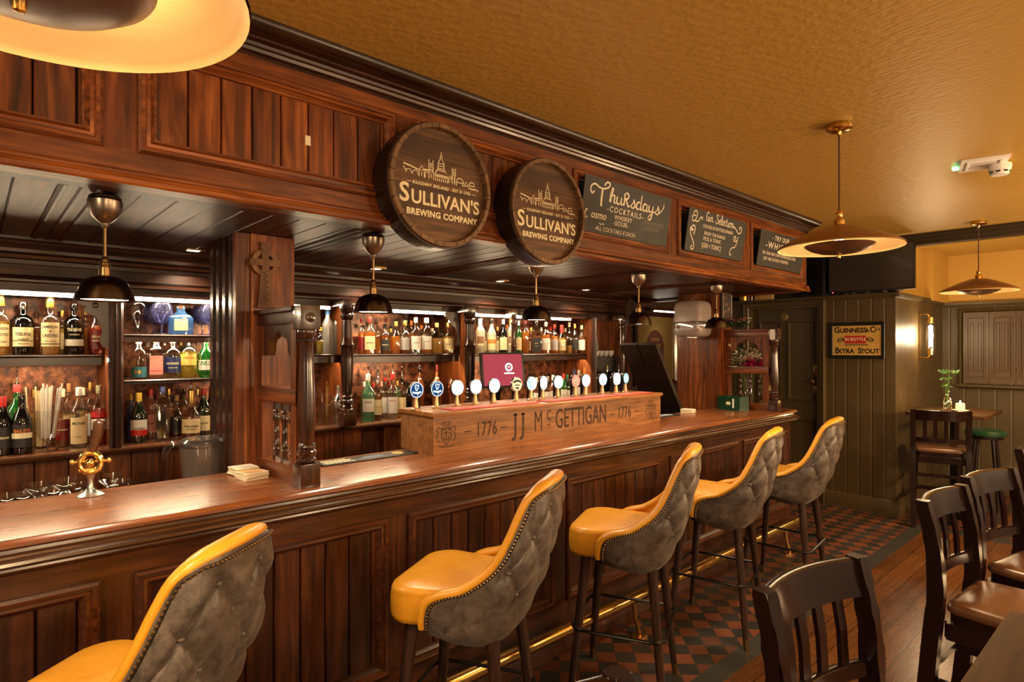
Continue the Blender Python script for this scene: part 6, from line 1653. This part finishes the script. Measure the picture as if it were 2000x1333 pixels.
# candle and vase
TZ = 1.0255
t = thing('candle', 'lit candle on a white saucer on the far table', 'candle', (6.985, 1.315, TZ))
m = MB(); m.lathe([(.045, 0), (.06, .004), (.066, .012), (.064, .013), (.045, .006), (.001, .006)], n=24); m.build('saucer', WHITE, t, world=False)
m = MB(); m.lathe([(.036, .0065), (.037, .01), (.037, .07), (.034, .074), (.028, .066), (.001, .064)], n=20); m.build('candle_body', WAX, t, world=False)
m = MB(); m.lathe([(.001, .066), (.006, .072), (.008, .080), (.005, .092), (.001, .104)], n=10); m.build('flame', FLAME, t, world=False)
lamp('candle_light', 'POINT', (6.985, 1.315, 1.16), 2.2, (1.0, .55, .18), .015)
def leafy(m, c, n, r, size, flat=.4):
    for i in range(n):
        a = random.uniform(0, 2 * PI); b = random.uniform(-.6, 1) ; rr = r * random.uniform(.3, 1)
        p = Vector((c[0] + rr * math.cos(a), c[1] + rr * math.sin(a), c[2] + rr * b * flat))
        d = Vector((math.cos(a), math.sin(a), random.uniform(-.3, .8))).normalized()
        s = d.cross(Vector((random.uniform(-1, 1), random.uniform(-1, 1), 1))).normalized()
        L = size * random.uniform(.7, 1.3)
        nrm = d.cross(s) * L * .12
        pts = [p, p + d * L * .35 + s * L * .22 + nrm, p + d * L, p + d * L * .35 - s * L * .22 + nrm]
        vs = [m.v(q) for q in pts]; m.f(vs)
        vs = [m.v(q - d.cross(s) * .0008) for q in pts]; m.f(vs[::-1])
LEAF = plain('leaf_green', (.05, .22, .02), .5); LEAFD = plain('leaf_dark', (.03, .07, .025), .55); DRY = plain('dry_flower_white', (.62, .56, .42), .7)
MAGENTA = plain('magenta_petal', (.5, .01, .12), .5); LEMON = plain('pale_yellow_petal', (.7, .62, .22), .6); ROSE = plain('dusty_pink_petal', (.35, .1, .1), .6)
t = thing('bud_vase', 'slim glass vase with a bright green sprig on the far table', 'vase', (6.90, 1.40, TZ))
m = MB(); m.lathe([(.032, 0), (.034, .004), (.035, .09), (.028, .12), (.017, .14), (.016, .18), (.020, .19), (.018, .19), (.014, .18), (.015, .14), (.026, .12), (.032, .09), (.001, .008)], n=20); m.build('vase_glass', G_CLEAR, t, world=False)
m = MB(); m.tube([(0, 0, .02), (.004, -.002, .2), (.006, -.01, .36)], .003, 6); m.tube([(.004, 0, .02), (-.002, .01, .2), (.02, .02, .31)], .0025, 6); m.build('stem', LEAF, t, world=False)
m = MB(); leafy(m, (.006, -.01, .37), 60, .06, .035, .35); leafy(m, (.02, .02, .31), 20, .03, .03); leafy(m, (.0, .0, .24), 14, .02, .035); m.build('green_leaves', LEAF, t, world=False)

# ================================================================== pendants
def big_pendant(x, y, lab, tilt=0.0, first=None):
    if first is not None:
        t = dup(first, (x, y, 2.125), tilt, lab)
    else:
        t = thing('disc_pendant', lab, 'pendant lamp', (x, y, 2.125), tilt, 'copper disc pendants')
        m = MB(); m.lathe([(.001, .575), (.055, .575), (.058, .570), (.058, .552), (.050, .545), (.014, .540), (.010, .525), (.001, .52)], n=28); m.build('ceiling_rose', BRASS, t, world=False)
        m = MB(); m.tube([(0, 0, .53), (0, 0, .14)], .0042, 8); m.build('hanging_cord', CORD, t, world=False)
        m = MB(); m.lathe([(.010, .16), (.014, .155), (.016, .14), (.012, .132), (.020, .125), (.024, .11), (.024, .085), (.03, .082)], n=20); m.build('lamp_holder', BRASS, t, world=False)
        out = [(.03, .092), (.06, .088), (.12, .066), (.18, .040), (.23, .016), (.262, -.002), (.270, -.009), (.272, -.014)]
        m = MB(); m.lathe([(.001, .093)] + out, n=56); 
        bm = m.bm; bmesh.ops.delete(bm, geom=[f for f in bm.faces if len(f.verts) > 4 and min(v.co.z for v in f.verts) < .0], context='FACES')
        m.build('shade', SHADE_OUT, t, world=False, smooth=1.0)
        m = MB(); m.lathe([(.001, .088)] + [(r * .992, z - .005) for r, z in out], n=56)
        bmesh.ops.delete(m.bm, geom=[f for f in m.bm.faces if len(f.verts) > 4 and min(v.co.z for v in f.verts) < .0], context='FACES')
        m.build('shade_lining', SHADE_IN, t, world=False, smooth=1.0)
        m = MB(); m.lathe([(.150, -.004), (.152, -.002), (.148, -.008), (.124, -.024), (.084, -.038), (.04, -.045), (.001, -.046)], n=48)
        bmesh.ops.delete(m.bm, geom=[f for f in m.bm.faces if len(f.verts) > 4 and max(v.co.z for v in f.verts) > -.02], context='FACES')
        m.build('lower_dish', DISH, t, world=False, smooth=1.0)
        m = MB(); m.lathe([(.008, -.046), (.009, -.052), (.007, -.064), (.001, -.066)], n=14); m.tube([(0, 0, -.05), (0, 0, .085)], .004, 8); m.build('dish_finial', BRASS, t, world=False)
        m = MB(); m.ball((0, 0, .035), .022, 1, 1, 1.1, 14, 10); m.build('bulb', BULB, t, world=False)
    return t
PEND = [(3.075, 1.05, 'copper disc pendant lamp hanging in front of the whiskey blackboard'), (.045, .985, 'huge copper disc pendant close overhead, by the boarded canopy panels'), (6.30, 1.06, 'copper disc pendant lamp hanging before the window recess')]
p0 = None
for i, (x, y, lab) in enumerate(PEND):
    p = big_pendant(x, y, lab, 0, p0); p0 = p0 or p
    for k in range(3):
        a = 2 * PI * k / 3 + .5
        lamp('pendant_light', 'POINT', (x + .055 * math.cos(a), y + .055 * math.sin(a), 2.150), 0.75, (1.0, .72, .42), .03)
    lamp('pendant_under_fill', 'SPOT', (x, y, 2.055), 42, (1.0, .70, .38), .07, spot_size=2.7, spot_blend=.8)  # spot added below the opaque dish to brighten stools and floor

def bar_pendant(x, y, lab, first=None):
    if first is not None: return dup(first, (x, y, 1.785), 0, lab)
    t = thing('dome_pendant', lab, 'pendant lamp', (x, y, 1.785), 0, 'small dome pendants over the bar')
    m = MB(); m.lathe([(.001, .335), (.040, .335), (.045, .33), (.046, .322), (.0485, .318), (.048, .312), (.045, .29), (.036, .268), (.020, .252), (.011, .246), (.009, .235), (.006, .23)], n=28); m.build('ceiling_cup', CUP, t, world=False)
    m = MB(); m.tube([(0, 0, .24), (0, 0, .12)], .005, 10); m.build('rod', OLDBRASS, t, world=False)
    m = MB(); m.lathe([(.006, .14), (.010, .135), (.011, .122), (.016, .118), (.017, .112), (.013, .108), (.017, .104), (.018, .076), (.024, .072)], n=20); m.build('lamp_neck', OLDBRASS, t, world=False)
    m = MB(); o = [(.018, .078), (.04, .072), (.062, .058), (.072, .038), (.080, .016), (.084, 0), (.085, -.003), (.081, -.001), (.077, .016), (.068, .036), (.055, .054), (.04, .067), (.018, .073)]
    m.lathe(o, n=36); m.build('dome_shade', GUN, t, world=False, smooth=1.0)
    m = MB(); m.lathe([(.001, .024), (.05, .022), (.070, .014), (.0755, .006), (.074, .003), (.04, .008), (.001, .010)], n=30); m.build('lit_diffuser', DISC, t, world=False)
    return t
b0 = None
for i, (x, y, lab) in enumerate(((.318, 2.30, 'gunmetal dome pendant on a brass rod, over the small brass tap'), (1.283, 2.30, 'gunmetal dome pendant beside the first barrel sign, over the drip mat'),
                                (2.30, 2.33, 'gunmetal dome pendant under the second barrel sign'), (3.205, 2.30, 'gunmetal dome pendant over the far end of the sign box'), (4.20, 2.30, 'gunmetal dome pendant beside the cloudy dispenser'))):
    b = bar_pendant(x, y, lab, b0); b0 = b0 or b
    lamp('dome_light', 'SPOT', (x, y, 1.78), 10, (1.0, .78, .5), .05, spot_size=2.4, spot_blend=.6)

# smoke detector
t = thing('smoke_detector', 'white square ceiling plate with smoke detector', 'smoke detector', (4.32, .706, 2.70))
m = MB(); m.M = T(4.32, .706, 2.70) @ Matrix.Rotation(.25, 4, 'Z'); m.box(-.13, .13, -.11, .11, -.012, 0, .004); m.M = m.M @ Matrix.Rotation(PI, 4, 'X'); m.frame(-.095, .095, -.08, .08, [(0, .012), (0, .018), (.01, .018), (.014, .012)]); m.build('ceiling_plate', WHITE, t)
m = MB(); m.lathe([(.054, -.012), (.056, -.03), (.052, -.048), (.046, -.052), (.046, -.064), (.040, -.074), (.001, -.076)], (4.38, .64, 2.70), 28); m.build('detector_body', WHITE, t)
m = MB()
for k in range(8):
    a = 2 * PI * k / 8; m.M = T(4.38, .64, 2.642) @ Matrix.Rotation(a, 4, 'Z'); m.box(.044, .0475, -.010, .010, -.005, .004)
m.build('detector_slots', BLACK, t, smooth=0)
m = MB(); m.box(4.30, 4.335, .825, .85, 2.685, 2.699, .003); m.build('indicator_light', LEDGREEN, t)

# wall lamp in the recess
t = thing('wall_lamp', 'brass and glass tube wall lamp on the boarded recess wall', 'wall lamp', (7.42, 1.75, 1.50))
m = MB(); m.box(7.385, 7.40, 1.735, 1.7495, 1.49, 2.02, .002); m.build('backplate', OLDBRASS, t)
for z in (1.525, 1.985):
    m = MB(); m.tube([(7.392, 1.74, z), (7.392, 1.67, z), (7.42, 1.655, z + (.03 if z < 1.7 else -.03))], .009, 8); m.lathe([(.001, -.035), (.03, -.03), (.03, .03), (.001, .035)], (7.43, 1.65, z + (.065 if z < 1.7 else -.065)), 18); m.build('lamp_arm', BRASS, t)
m = MB(); m.lathe([(.046, 1.60), (.046, 1.91), (.044, 1.91), (.044, 1.60)], (7.43, 1.65, 0), 24); m.build('glass_tube', G_THIN, t)
m = MB(); m.lathe([(.001, 1.64), (.018, 1.65), (.020, 1.86), (.001, 1.87)], (7.43, 1.65, 0), 16); m.build('lit_filament', SCONCE, t)
lamp('wall_lamp_light', 'POINT', (7.36, 1.60, 1.76), 9, (1.0, .72, .38), .05)

# tin sign on the far wall
t = thing('tin_sign', 'framed yellow stout advertisement on the olive boarded wall', 'sign', (6.58, 2.085, 1.70))
m = MB(); m.M = FX(6.60); m.frame(-2.345, -1.835, 1.522, 1.888, [(0, 0), (0, .018), (.006, .024), (.03, .020), (.036, .010)]); m.build('sign_frame', BLACK, t)
m = MB(); m.box(6.588, 6.596, 1.865, 2.315, 1.55, 1.86); m.build('sign_panel', plain('aged_yellow_enamel', (.58, .36, .09), .5, var=.1), t, smooth=0)
m = MB(); m.M = FX(6.5878) @ T(-2.09, 1.705)
m.add_mesh(text('G', .082, bold=.002, sx=.9), T(-.180, .105)); m.add_mesh(text('UINNESS', .066, bold=.002, sx=.95), T(-.030, .100)); m.add_mesh(text('&', .05, bold=.001), T(.100, .098)); m.add_mesh(text('C', .082, bold=.002, sx=.85), T(.147, .105)); m.add_mesh(text("o's", .045, bold=.001, sx=.9), T(.188, .110))
m.add_mesh(text('E', .082, bold=.002, sx=.85), T(-.182, -.105)); m.add_mesh(text('XTRA', .064, bold=.002, sx=.95), T(-.098, -.110)); m.add_mesh(text('S', .082, bold=.002, sx=.85), T(.030, -.105)); m.add_mesh(text('TOUT', .064, bold=.002, sx=.95), T(.122, -.110))
m.build('black_lettering', BLACK, t, smooth=0)
m = MB(); m.M = FX(6.5875) @ T(-2.09, 1.705)
m.loops([[(x, y, z) for x, y in ((-.105, .048), (.085, .048), (.10, .012), (.085, -.03), (-.105, -.03), (-.12, .01))] for z in (0, .001)])
m.build('red_banner', plain('enamel_red', (.45, .03, .02), .45), t, smooth=0)
m = MB(); m.M = FX(6.5862) @ T(-2.09, 1.705); m.add_mesh(text('IN BOTTLE', .042, bold=.001, sx=.95), T(-.01, .010)); m.build('banner_lettering', CREAM, t, smooth=0)
m = MB(); m.M = FX(6.5872) @ T(-2.09, 1.705)
for s in (-1, 1):
    for k in range(4): m.ribbon(catmull([(s * .10 - .01, .01), (s * (.13 + .005 * k) - .01, .03 - .016 * k), (s * .165 - .01, .008 - .003 * k)], 5), .006, .0008)
for k in range(6): m.ribbon(catmull([(-.10 + .035 * k, -.034), (-.085 + .035 * k, -.052), (-.07 + .035 * k, -.036)], 5), .007, .0008)
m.build('leaf_ornament', plain('enamel_dark_green', (.05, .05, .02), .5), t, smooth=0)

# television and the dark loudspeaker beside it
t = thing('television', 'switched-off wide television above the olive boarding', 'television', (6.46, 1.94, 2.17))
m = MB(); m.M = Matrix.Translation((6.48, 1.935, 2.40)); m.box(-.018, .035, -.375, .375, -.218, .218, .006); m.build('tv_case', BLACK, t)
m = MB(); m.box(6.4612, 6.462, 1.57, 2.30, 2.20, 2.612); m.build('tv_screen', plain('dark_screen', (.035, .032, .028), .22, spec=1.0, coat=.4), t, smooth=0)
m = MB(); m.box(6.53, 6.64, 1.86, 2.0, 2.30, 2.45); m.build('wall_bracket', BLACKMETAL, t, smooth=0)
m = MB(); m.box(6.4600, 6.4612, 2.262, 2.272, 2.186, 2.194); m.build('standby_light', LEDRED, t, smooth=0)
m = MB()
for y in (1.66, 1.80, 1.95, 2.07, 2.14): m.box(6.50, 6.53, y, y + .03, 2.17, 2.184)
m.build('tv_socket', STEEL, t, smooth=0)
t = thing('loudspeaker', 'tall black loudspeaker between canopy end and television', 'loudspeaker', (6.5, 2.46, 2.172))
m = MB(); m.box(6.42, 6.63, 2.335, 2.56, 2.171, 2.62, .008); m.build('speaker_cabinet', BLACK, t)
m = MB(); m.box(6.412, 6.42, 2.345, 2.55, 2.18, 2.61, .003); m.build('speaker_grille', BLACKMETAL, t)
for i, (y, w, z, mt, nm, lab) in enumerate(((3.02, .10, .055, plain('pale_wood_box', (.45, .27, .09), .6), 'wooden_box', 'pale wooden box on the ledge over the door'), (3.17, .03, .045, CHROME, 'tin', 'small silver tin on the ledge over the door'), (3.26, .05, .05, GOLD, 'tin', 'gold tin on the ledge over the door, beside the silver one'))):
    t = thing(nm, lab, 'box' if i == 0 else 'tin', (6.57, y, 2.1705))
    if i == 0:
        m = MB(); m.box(-.03, .03, -w, w, 0, z, .003); m.build('box_body', mt, t, world=False)
        m = MB(); m.box(-.032, .032, -w - .002, w + .002, z, z + .012, .002); m.build('box_lid', mt, t, world=False)
    else:
        m = MB(); m.lathe([(.001, 0), (w * .9, 0), (w, .003), (w, z - .006), (w * .95, z - .004)], n=20); m.build('tin_body', mt, t, world=False)
        m = MB(); m.lathe([(w * 1.02, z - .008), (w * 1.02, z), (w * .6, z + .004), (.001, z + .006)], n=20); m.build('tin_lid', mt, t, world=False)

# ================================================================== things on the bar
ZB = 1.1003
t = thing('brass_tap', 'small ornate brass tap with dark wooden handle standing on the counter', 'tap', (.316, 2.595, ZB), -.35)
m = MB(); m.lathe([(.042, 0), (.043, .003), (.036, .008), (.018, .018), (.011, .03), (.009, .055), (.013, .07), (.016, .076)], n=24); m.build('tap_foot', STEEL, t, world=False)
m = MB(); rr = [(.032 * math.cos(k / 22 * 2 * PI), 0, .118 + .034 * math.sin(k / 22 * 2 * PI)) for k in range(22)]; m.tube(rr, .011, 10, True)
m.tube([(-.034, 0, .092), (.034, 0, .092)], .009, 10); m.ball((0, -.012, .118), .016); m.tube([(-.058, 0, .122), (.058, 0, .122)], .006, 10); m.ball((-.056, 0, .122), .009); m.ball((.056, 0, .122), .009)
m.build('tap_body', BRASS, t, world=False)
m = MB(); m.tube(catmull([(.004, 0, .148), (.012, 0, .18), (.022, 0, .225), (.026, 0, .258), (.028, 0, .272)], 4), [.009, .010, .011, .012, .014, .015, .016, .017, .018, .0185, .019, .019, .019, .0185, .017, .014, .009], 12); m.build('tap_handle', wood('tap_handle_wood', (.04, .015, .006), (.09, .035, .013), (.14, .06, .02), 'z', rough=.3, coat=.5), t, world=False)
m = MB(); m.ball((.028, -.016, .262), .006); m.build('handle_badge', CHROME, t, world=False)
# stacks of beer mats
def mat_stack(x, y, n, lab, rz, grp, tops):
    z = ZB
    for i in range(n):
        t = thing('beer_mat', lab % ('topmost' if i == n - 1 else ('lowest' if i == 0 else 'middle')) , 'beer mat', (x + random.uniform(-.004, .004), y + random.uniform(-.004, .004), z), rz + random.uniform(-.07, .07), grp)
        m = MB(); m.box(-.047, .047, -.047, .047, 0, .0042, .0015); m.build('card', PAPER, t, world=False)
        if i == n - 1:
            m = MB(); m.box(-.040, .040, -.040, .040, .0042, .0048); m.build('printed_face', tops, t, world=False, smooth=0)
        z += .0046
G1 = 'beer mats beside the turned screen'
MATP = plain('beer_mat_print', (.55, .33, .13), .6); MATW = plain('beer_mat_white_print', (.7, .62, .5), .6)
mat_stack(.845, 2.50, 6, '%s beer mat of the front stack beside the turned screen', .15, 'front stack of beer mats', MATP)
mat_stack(.845, 2.605, 7, '%s beer mat of the rear stack beside the turned screen', .1, 'rear stack of beer mats', MATW)
mat_stack(4.32, 2.615, 7, '%s beer mat of the stack at the foot of the far pier', .2, 'beer mats by the far pier', MATW)
# drip mats
def drip(x0, x1, y0, y1, lab, kind):
    t = thing('drip_mat', lab, 'bar mat', ((x0 + x1) / 2, (y0 + y1) / 2, ZB))
    m = MB(); m.box(x0, x1, y0, y1, ZB, ZB + .008, .002); m.build('rubber_base', BLACK, t)
    m = MB(); m.M = T((x0 + x1) / 2, (y0 + y1) / 2, ZB + .0082)
    w = (x1 - x0) / 2
    if kind:
        for r in range(4):
            for k in range(7 - r % 2): m.box(-w + .02 + k * .021, -w + .034 + k * .021, -.043 + r * .021, -.031 + r * .021, 0, .001)
        m.build('pale_print', CREAM, t, smooth=0)
        m = MB(); m.M = T((x0 + x1) / 2, (y0 + y1) / 2, ZB + .0082)
        for k in range(8): m.box(-.03 + k * .014, -.022 + k * .014, -.015 + .004 * (k % 2), .015, 0, .001)
        m.build('blue_print', plain('mat_blue_print', (.2, .28, .42), .5), t, smooth=0)
        m = MB(); m.M = T((x0 + x1) / 2, (y0 + y1) / 2, ZB + .0082)
        m.lathe([(.001, 0), (.03, 0), (.03, .001), (.001, .001)], (w - .09, 0, 0), 16); m.build('yellow_print', plain('mat_yellow_print', (.6, .36, .08), .5), t, smooth=0)
    else:
        for k in range(5): m.box(-w + .03 + k * .07, -w + .075 + k * .07, -.035, .035, 0, .001)
        m.build('pale_print', plain('mat_grey_print', (.4, .45, .5), .5), t, smooth=0)
drip(1.155, 1.655, 2.515, 2.615, 'long black rubber drip mat with pale print next to the sign box', True)
drip(3.69, 4.12, 2.56, 2.66, 'black rubber drip mat with grey print past the far end of the sign box', False)
# green caddy
t = thing('napkin_caddy', 'dark green condiment caddy with white badge on the counter', 'caddy', (4.83, 2.49, ZB), -.25)
GRN = plain('caddy_green', (.004, .034, .013), .4)
m = MB(); m.box(-.06, .06, -.115, .115, 0, .012); m.box(-.06, -.052, -.115, .115, .012, .115); m.box(.052, .06, -.115, .115, .012, .115); m.box(-.06, .06, -.115, -.107, .012, .115); m.box(-.06, .06, .107, .115, .012, .115); m.box(-.052, .052, .035, .042, .012, .115); m.build('caddy_box', GRN, t, world=False, smooth=0)
m = MB(); m.M = FX(-.0602); disc(m, .026, .014, 0, .001, pw=2); m.M = m.M @ T(.02, 0); m.build('caddy_badge', CREAM, t, world=False).location = (0, 0, .058)
m = MB(); m.box(-.0615, -.0602, -.062, -.044, .022, .10); m.build('caddy_sticker', LWHITE, t, world=False, smooth=0)
# dispenser on the pier
t = thing('wall_dispenser', 'cloudy rounded plastic dispenser hung on the pier, next to the last dome pendant', 'dispenser', (4.75, 2.84, 1.72))
def rbox(m, x0, x1, y0, y1, z0, z1, b): m.box(x0, x1, y0, y1, z0, z1, b)
m = MB()
def rr(z, s):
    pts = []
    for sx, sy, a0 in ((1, 1, 0), (-1, 1, PI / 2), (-1, -1, PI), (1, -1, 1.5 * PI)):
        for k in range(6):
            a = a0 + PI / 2 * k / 5
            pts.append((4.757 + sx * (.118 * s - .05) + .05 * math.cos(a), 2.835 + sy * (.136 * s - .05) + .05 * math.sin(a), z))
    return pts
m.loops([rr(1.728, .62), rr(1.732, .82), rr(1.745, .94), rr(1.77, 1.0), rr(1.80, 1.0)], True, False); m.build('dispenser_base', G_PLAST, t, smooth=1.2)
m = MB(); m.loops([rr(1.80, 1.0), rr(1.865, 1.0)], False, False); m.build('clear_band', G_THIN, t, smooth=1.2)
m = MB(); m.loops([rr(1.865, 1.0), rr(1.98, 1.0), rr(2.01, .97), rr(2.035, .86), rr(2.046, .66)], False, True); m.build('dispenser_body', G_PLAST, t, smooth=1.2)
m = MB(); m.box(4.68, 4.84, 2.75, 2.92, 1.76, 1.83, .02)
m.build('dispenser_filling', plain('pale_contents', (.45, .38, .34), .4), t)
m = MB(); m.lathe([(.05, 0), (.06, .004), (.06, .018), (.05, .022)], (4.755, 2.835, 1.714), 20); m.build('dispenser_nozzle', G_CLEAR, t)
m = MB(); m.tube([(4.755, 2.835, 2.045), (4.755, 2.835, 2.068)], .005, 8); m.ball((4.755, 2.835, 2.075), .013); m.build('lid_knob', CHROME, t)
# flowers
def bouquet(x, y, z, lab, parts, vase=None, name='flower_vase'):
    t = thing(name, lab, 'flowers', (x, y, z))
    if vase:
        m = MB(); m.lathe(vase, n=22); m.build('vase_glass', G_CLEAR, t, world=False)
        m = MB()
        for k in range(9):
            a = random.uniform(0, 2 * PI); m.tube([(.02 * math.cos(a), .02 * math.sin(a), .02), (.05 * math.cos(a + .3), .07 * math.sin(a + .3), .32)], .003, 5)
        m.build('flower_stems', LEAF, t, world=False)
    for nm, mat, c, n, r, s, fl in parts:
        m = MB(); leafy(m, c, n, r, s, fl); m.build(nm, mat, t, world=False)
bouquet(5.16, 2.52, ZB, 'clear vase of dried white and magenta flowers seen through the far screen',
        [('white_flowers', DRY, (-.03, .04, .43), 420, .15, .042, .85), ('yellow_flowers', LEMON, (-.06, .08, .38), 110, .08, .04, .8), ('dark_leaves', LEAFD, (.02, .02, .39), 160, .15, .06, .9), ('magenta_flowers', MAGENTA, (-.07, -.10, .385), 160, .065, .045, .9)],
        [(.045, 0), (.048, .005), (.05, .10), (.04, .18), (.034, .24), (.05, .27), (.048, .27), (.031, .24), (.037, .18), (.046, .10), (.001, .01)])
bouquet(5.0, 2.54, 1.7925, 'small dried pink posy lying on top of the far screen', [('pink_flowers', ROSE, (0, .02, .07), 70, .075, .03, .8), ('green_leaves', LEAFD, (0, 0, .04), 80, .08, .05, .5), ('straw_tufts', DRY, (0, -.05, .06), 30, .06, .03, .7)], name='flower_posy')
m = MB(); m.box(4.957, 4.9605, 2.19, 2.232, 1.70, 1.785); tag(m.build('price_tag', WHITE, smooth=0), 'white paper tag on the top block of the far turned post', 'tag')
# lifted counter flap beyond the taps
t = thing('counter_flap', 'dark hinged counter flap leaning upright beyond the last tap', 'counter flap', (4.35, 2.95, 1.0), 0)
for y0, y1 in ((2.80, 2.97), (2.99, 3.16)):
    m = MB()
    lo, hi = Vector((4.60, 0, .962)), Vector((4.13, 0, 1.655))
    dn = (hi - lo).normalized(); nn = Vector((dn.z, 0, -dn.x)) * .034
    m.prism_y([(p.x, p.z) for p in (lo, hi, hi + nn, lo + nn)], y0, y1)
    m.build('flap_board', wood('flap_wood', (.010, .005, .003), (.022, .011, .006), (.036, .018, .010), 'y', rough=.45, coat=.1) if y0 < 2.9 else bpy.data.materials['flap_wood'], t, smooth=0)
# gilt mirror on the back wall behind the flap
t = thing('advertising_mirror', 'tall pub mirror with a dark oval emblem, under a brass picture light', 'mirror', (5.63, 3.80, 1.25))
m = MB(); m.M = FY(3.818); m.frame(5.22, 6.02, 1.22, 2.03, [(0, 0), (0, .03), (.02, .045), (.05, .03), (.06, .01)]); m.build('mirror_frame', D_Z, t)
m = MB(); m.box(5.27, 5.97, 3.800, 3.812, 1.27, 1.98); m.build('mirror_glass', plain('gilt_mirror', (.20, .13, .04), .3, .4, var=.06), t, smooth=0)
m = MB(); m.M = FY(3.7995) @ T(5.60, 1.62); disc(m, .17, .21, 0, .001); em = m.build('oval_emblem', plain('emblem_maroon', (.045, .014, .010), .4), t, smooth=0)
m = MB(); m.M = FY(3.798) @ T(5.60, 1.62)
for s, y, z in (('PORTER', .10, .05), ('GUINNESS', .03, .055), ('STOUT', -.05, .05)): m.add_mesh(text(s, z, bold=.001, sx=.85), T(0, y))
m.build('emblem_lettering', plain('dull_gold', (.16, .08, .025), .5), em, smooth=0)
t = thing('picture_light', 'brass picture light over the pub mirror', 'picture light', (5.62, 3.72, 2.05))
m = MB(); m.tube([(5.40, 3.70, 2.045), (5.84, 3.70, 2.045)], .022, 12); m.build('light_shade', BRASS, t)
m = MB(); m.tube([(5.62, 3.70, 2.06), (5.62, 3.76, 2.075), (5.62, 3.818, 2.05)], .007, 8); m.build('light_arm', BRASS, t)
m = MB(); m.tube([(5.42, 3.692, 2.033), (5.82, 3.692, 2.033)], .012, 8); m.build('light_tube', DISC, t)
lamp('picture_light_beam', 'SPOT', (5.62, 3.69, 2.02), 6, SOFT, .03, (math.radians(-14), 0, 0), spot_size=2.2, spot_blend=.8)

# till, coffee machine, card reader
t = thing('till_screen', 'tilted till screen with maroon display and small white logo', 'till', (2.78, 3.14, 1.15), .0)
tm = T(2.755, 3.12, 1.475) @ Matrix.Rotation(-.28, 4, 'Z') @ Matrix.Rotation(-.16, 4, 'X') @ Matrix(((1, 0, 0, 0), (0, 0, -1, 0), (0, 1, 0, 0), (0, 0, 0, 1)))
m = MB(); m.M = tm; m.box(-.165, .165, -.125, .125, -.03, 0, .006); m.build('till_case', BLACK, t)
m = MB(); m.M = tm; m.box(-.15, .15, -.11, .112, .0003, .001); d_ = m.build('till_display', SCREEN, t, smooth=0)
m = MB(); m.M = tm @ T(.045, .02, .0012); m.ribbon([(.024 * math.cos(k / 20 * 2 * PI), .024 * math.sin(k / 20 * 2 * PI)) for k in range(21)], .012, .0004); m.box(-.006, .006, -.004, .008, 0, .0006); m.add_mesh(text('welcome', .022, bold=.0006), T(0, -.042)); m.build('display_logo', SCREEN_W, d_, smooth=0)
m = MB(); m.tube([(2.765, 3.17, 1.40), (2.775, 3.22, 1.22)], .022, 8); m.box(2.68, 2.87, 3.14, 3.30, .965, 1.15); m.box(2.66, 2.89, 3.10, 3.34, .93, .968); m.build('till_stand', BLACK, t)
t = thing('coffee_machine', 'black two-group coffee machine in the red-lit corner bay', 'coffee machine', (4.32, 3.60, CT))
m = MB(); m.box(4.15, 4.53, 3.50, 3.76, CT, CT + .40, .015); m.build('machine_body', BLACKGLOSS, t)
m = MB(); m.box(4.16, 4.52, 3.44, 3.50, CT + .26, CT + .40, .012); m.build('machine_head', plain('machine_grey', (.05, .045, .045), .35, .5), t)
for x in (4.25, 4.42):
    m = MB(); m.lathe([(.035, CT + .22), (.038, CT + .225), (.038, CT + .26)], (x, 3.455, 0), 18); m.tube([(x, 3.43, CT + .235), (x, 3.36, CT + .225)], .012, 8); m.build('brew_group', BLACKMETAL, t)
    m = MB(); m.tube([(x + .06, 3.47, CT + .39), (x + .064, 3.44, CT + .30), (x + .05, 3.44, CT + .22), (x + .03, 3.47, CT + .18)], .006, 8); m.build('steam_pipe', CHROME, t)
for i in range(4):
    tag_m = MB(); tag_m.lathe([(.018, 0), (.020, .002), (.034, .045), (.034, .052), (.032, .052), (.018, .006), (.001, .005)], (0, 0, 0), 18); tag_m.tube([(.033, 0, .042), (.048, 0, .036), (.047, 0, .018), (.027, 0, .014)], .004, 6)
    o = tag_m.build('coffee_cup', WHITE, None, loc=(4.29 + .072 * i, 3.56, CT + .4005)); tag(o, 'white coffee cup turned upright on top of the coffee machine', 'cup', 'cups on the coffee machine')
t = thing('card_reader', 'grey handheld card reader propped on top of the coffee machine', 'card reader', (4.20, 3.5, 1.58))
cm = T(4.20, 3.50, 1.70) @ Matrix.Rotation(-.35, 4, 'Z') @ Matrix.Rotation(-.2, 4, 'X') @ Matrix(((1, 0, 0, 0), (0, 0, -1, 0), (0, 1, 0, 0), (0, 0, 0, 1)))
m = MB(); m.M = cm; m.box(-.04, .04, -.10, .09, -.03, 0, .008); m.build('reader_case', plain('reader_grey', (.06, .06, .065), .4), t)
m = MB(); m.M = cm; m.box(-.026, .026, .035, .07, .0003, .001); m.build('reader_screen', LCD, t, smooth=0)
m = MB(); m.M = cm
for r in range(5):
    for k in range(3): m.box(-.027 + k * .020, -.013 + k * .020, -.08 + r * .021, -.066 + r * .021, .0003, .003)
m.build('reader_keys', plain('key_grey', (.25, .25, .26), .5), t, smooth=0)
m = MB(); m.box(4.18, 4.235, 3.51, 3.57, CT + .4005, 1.62); m.build('reader_cradle', BLACK, t, smooth=0)
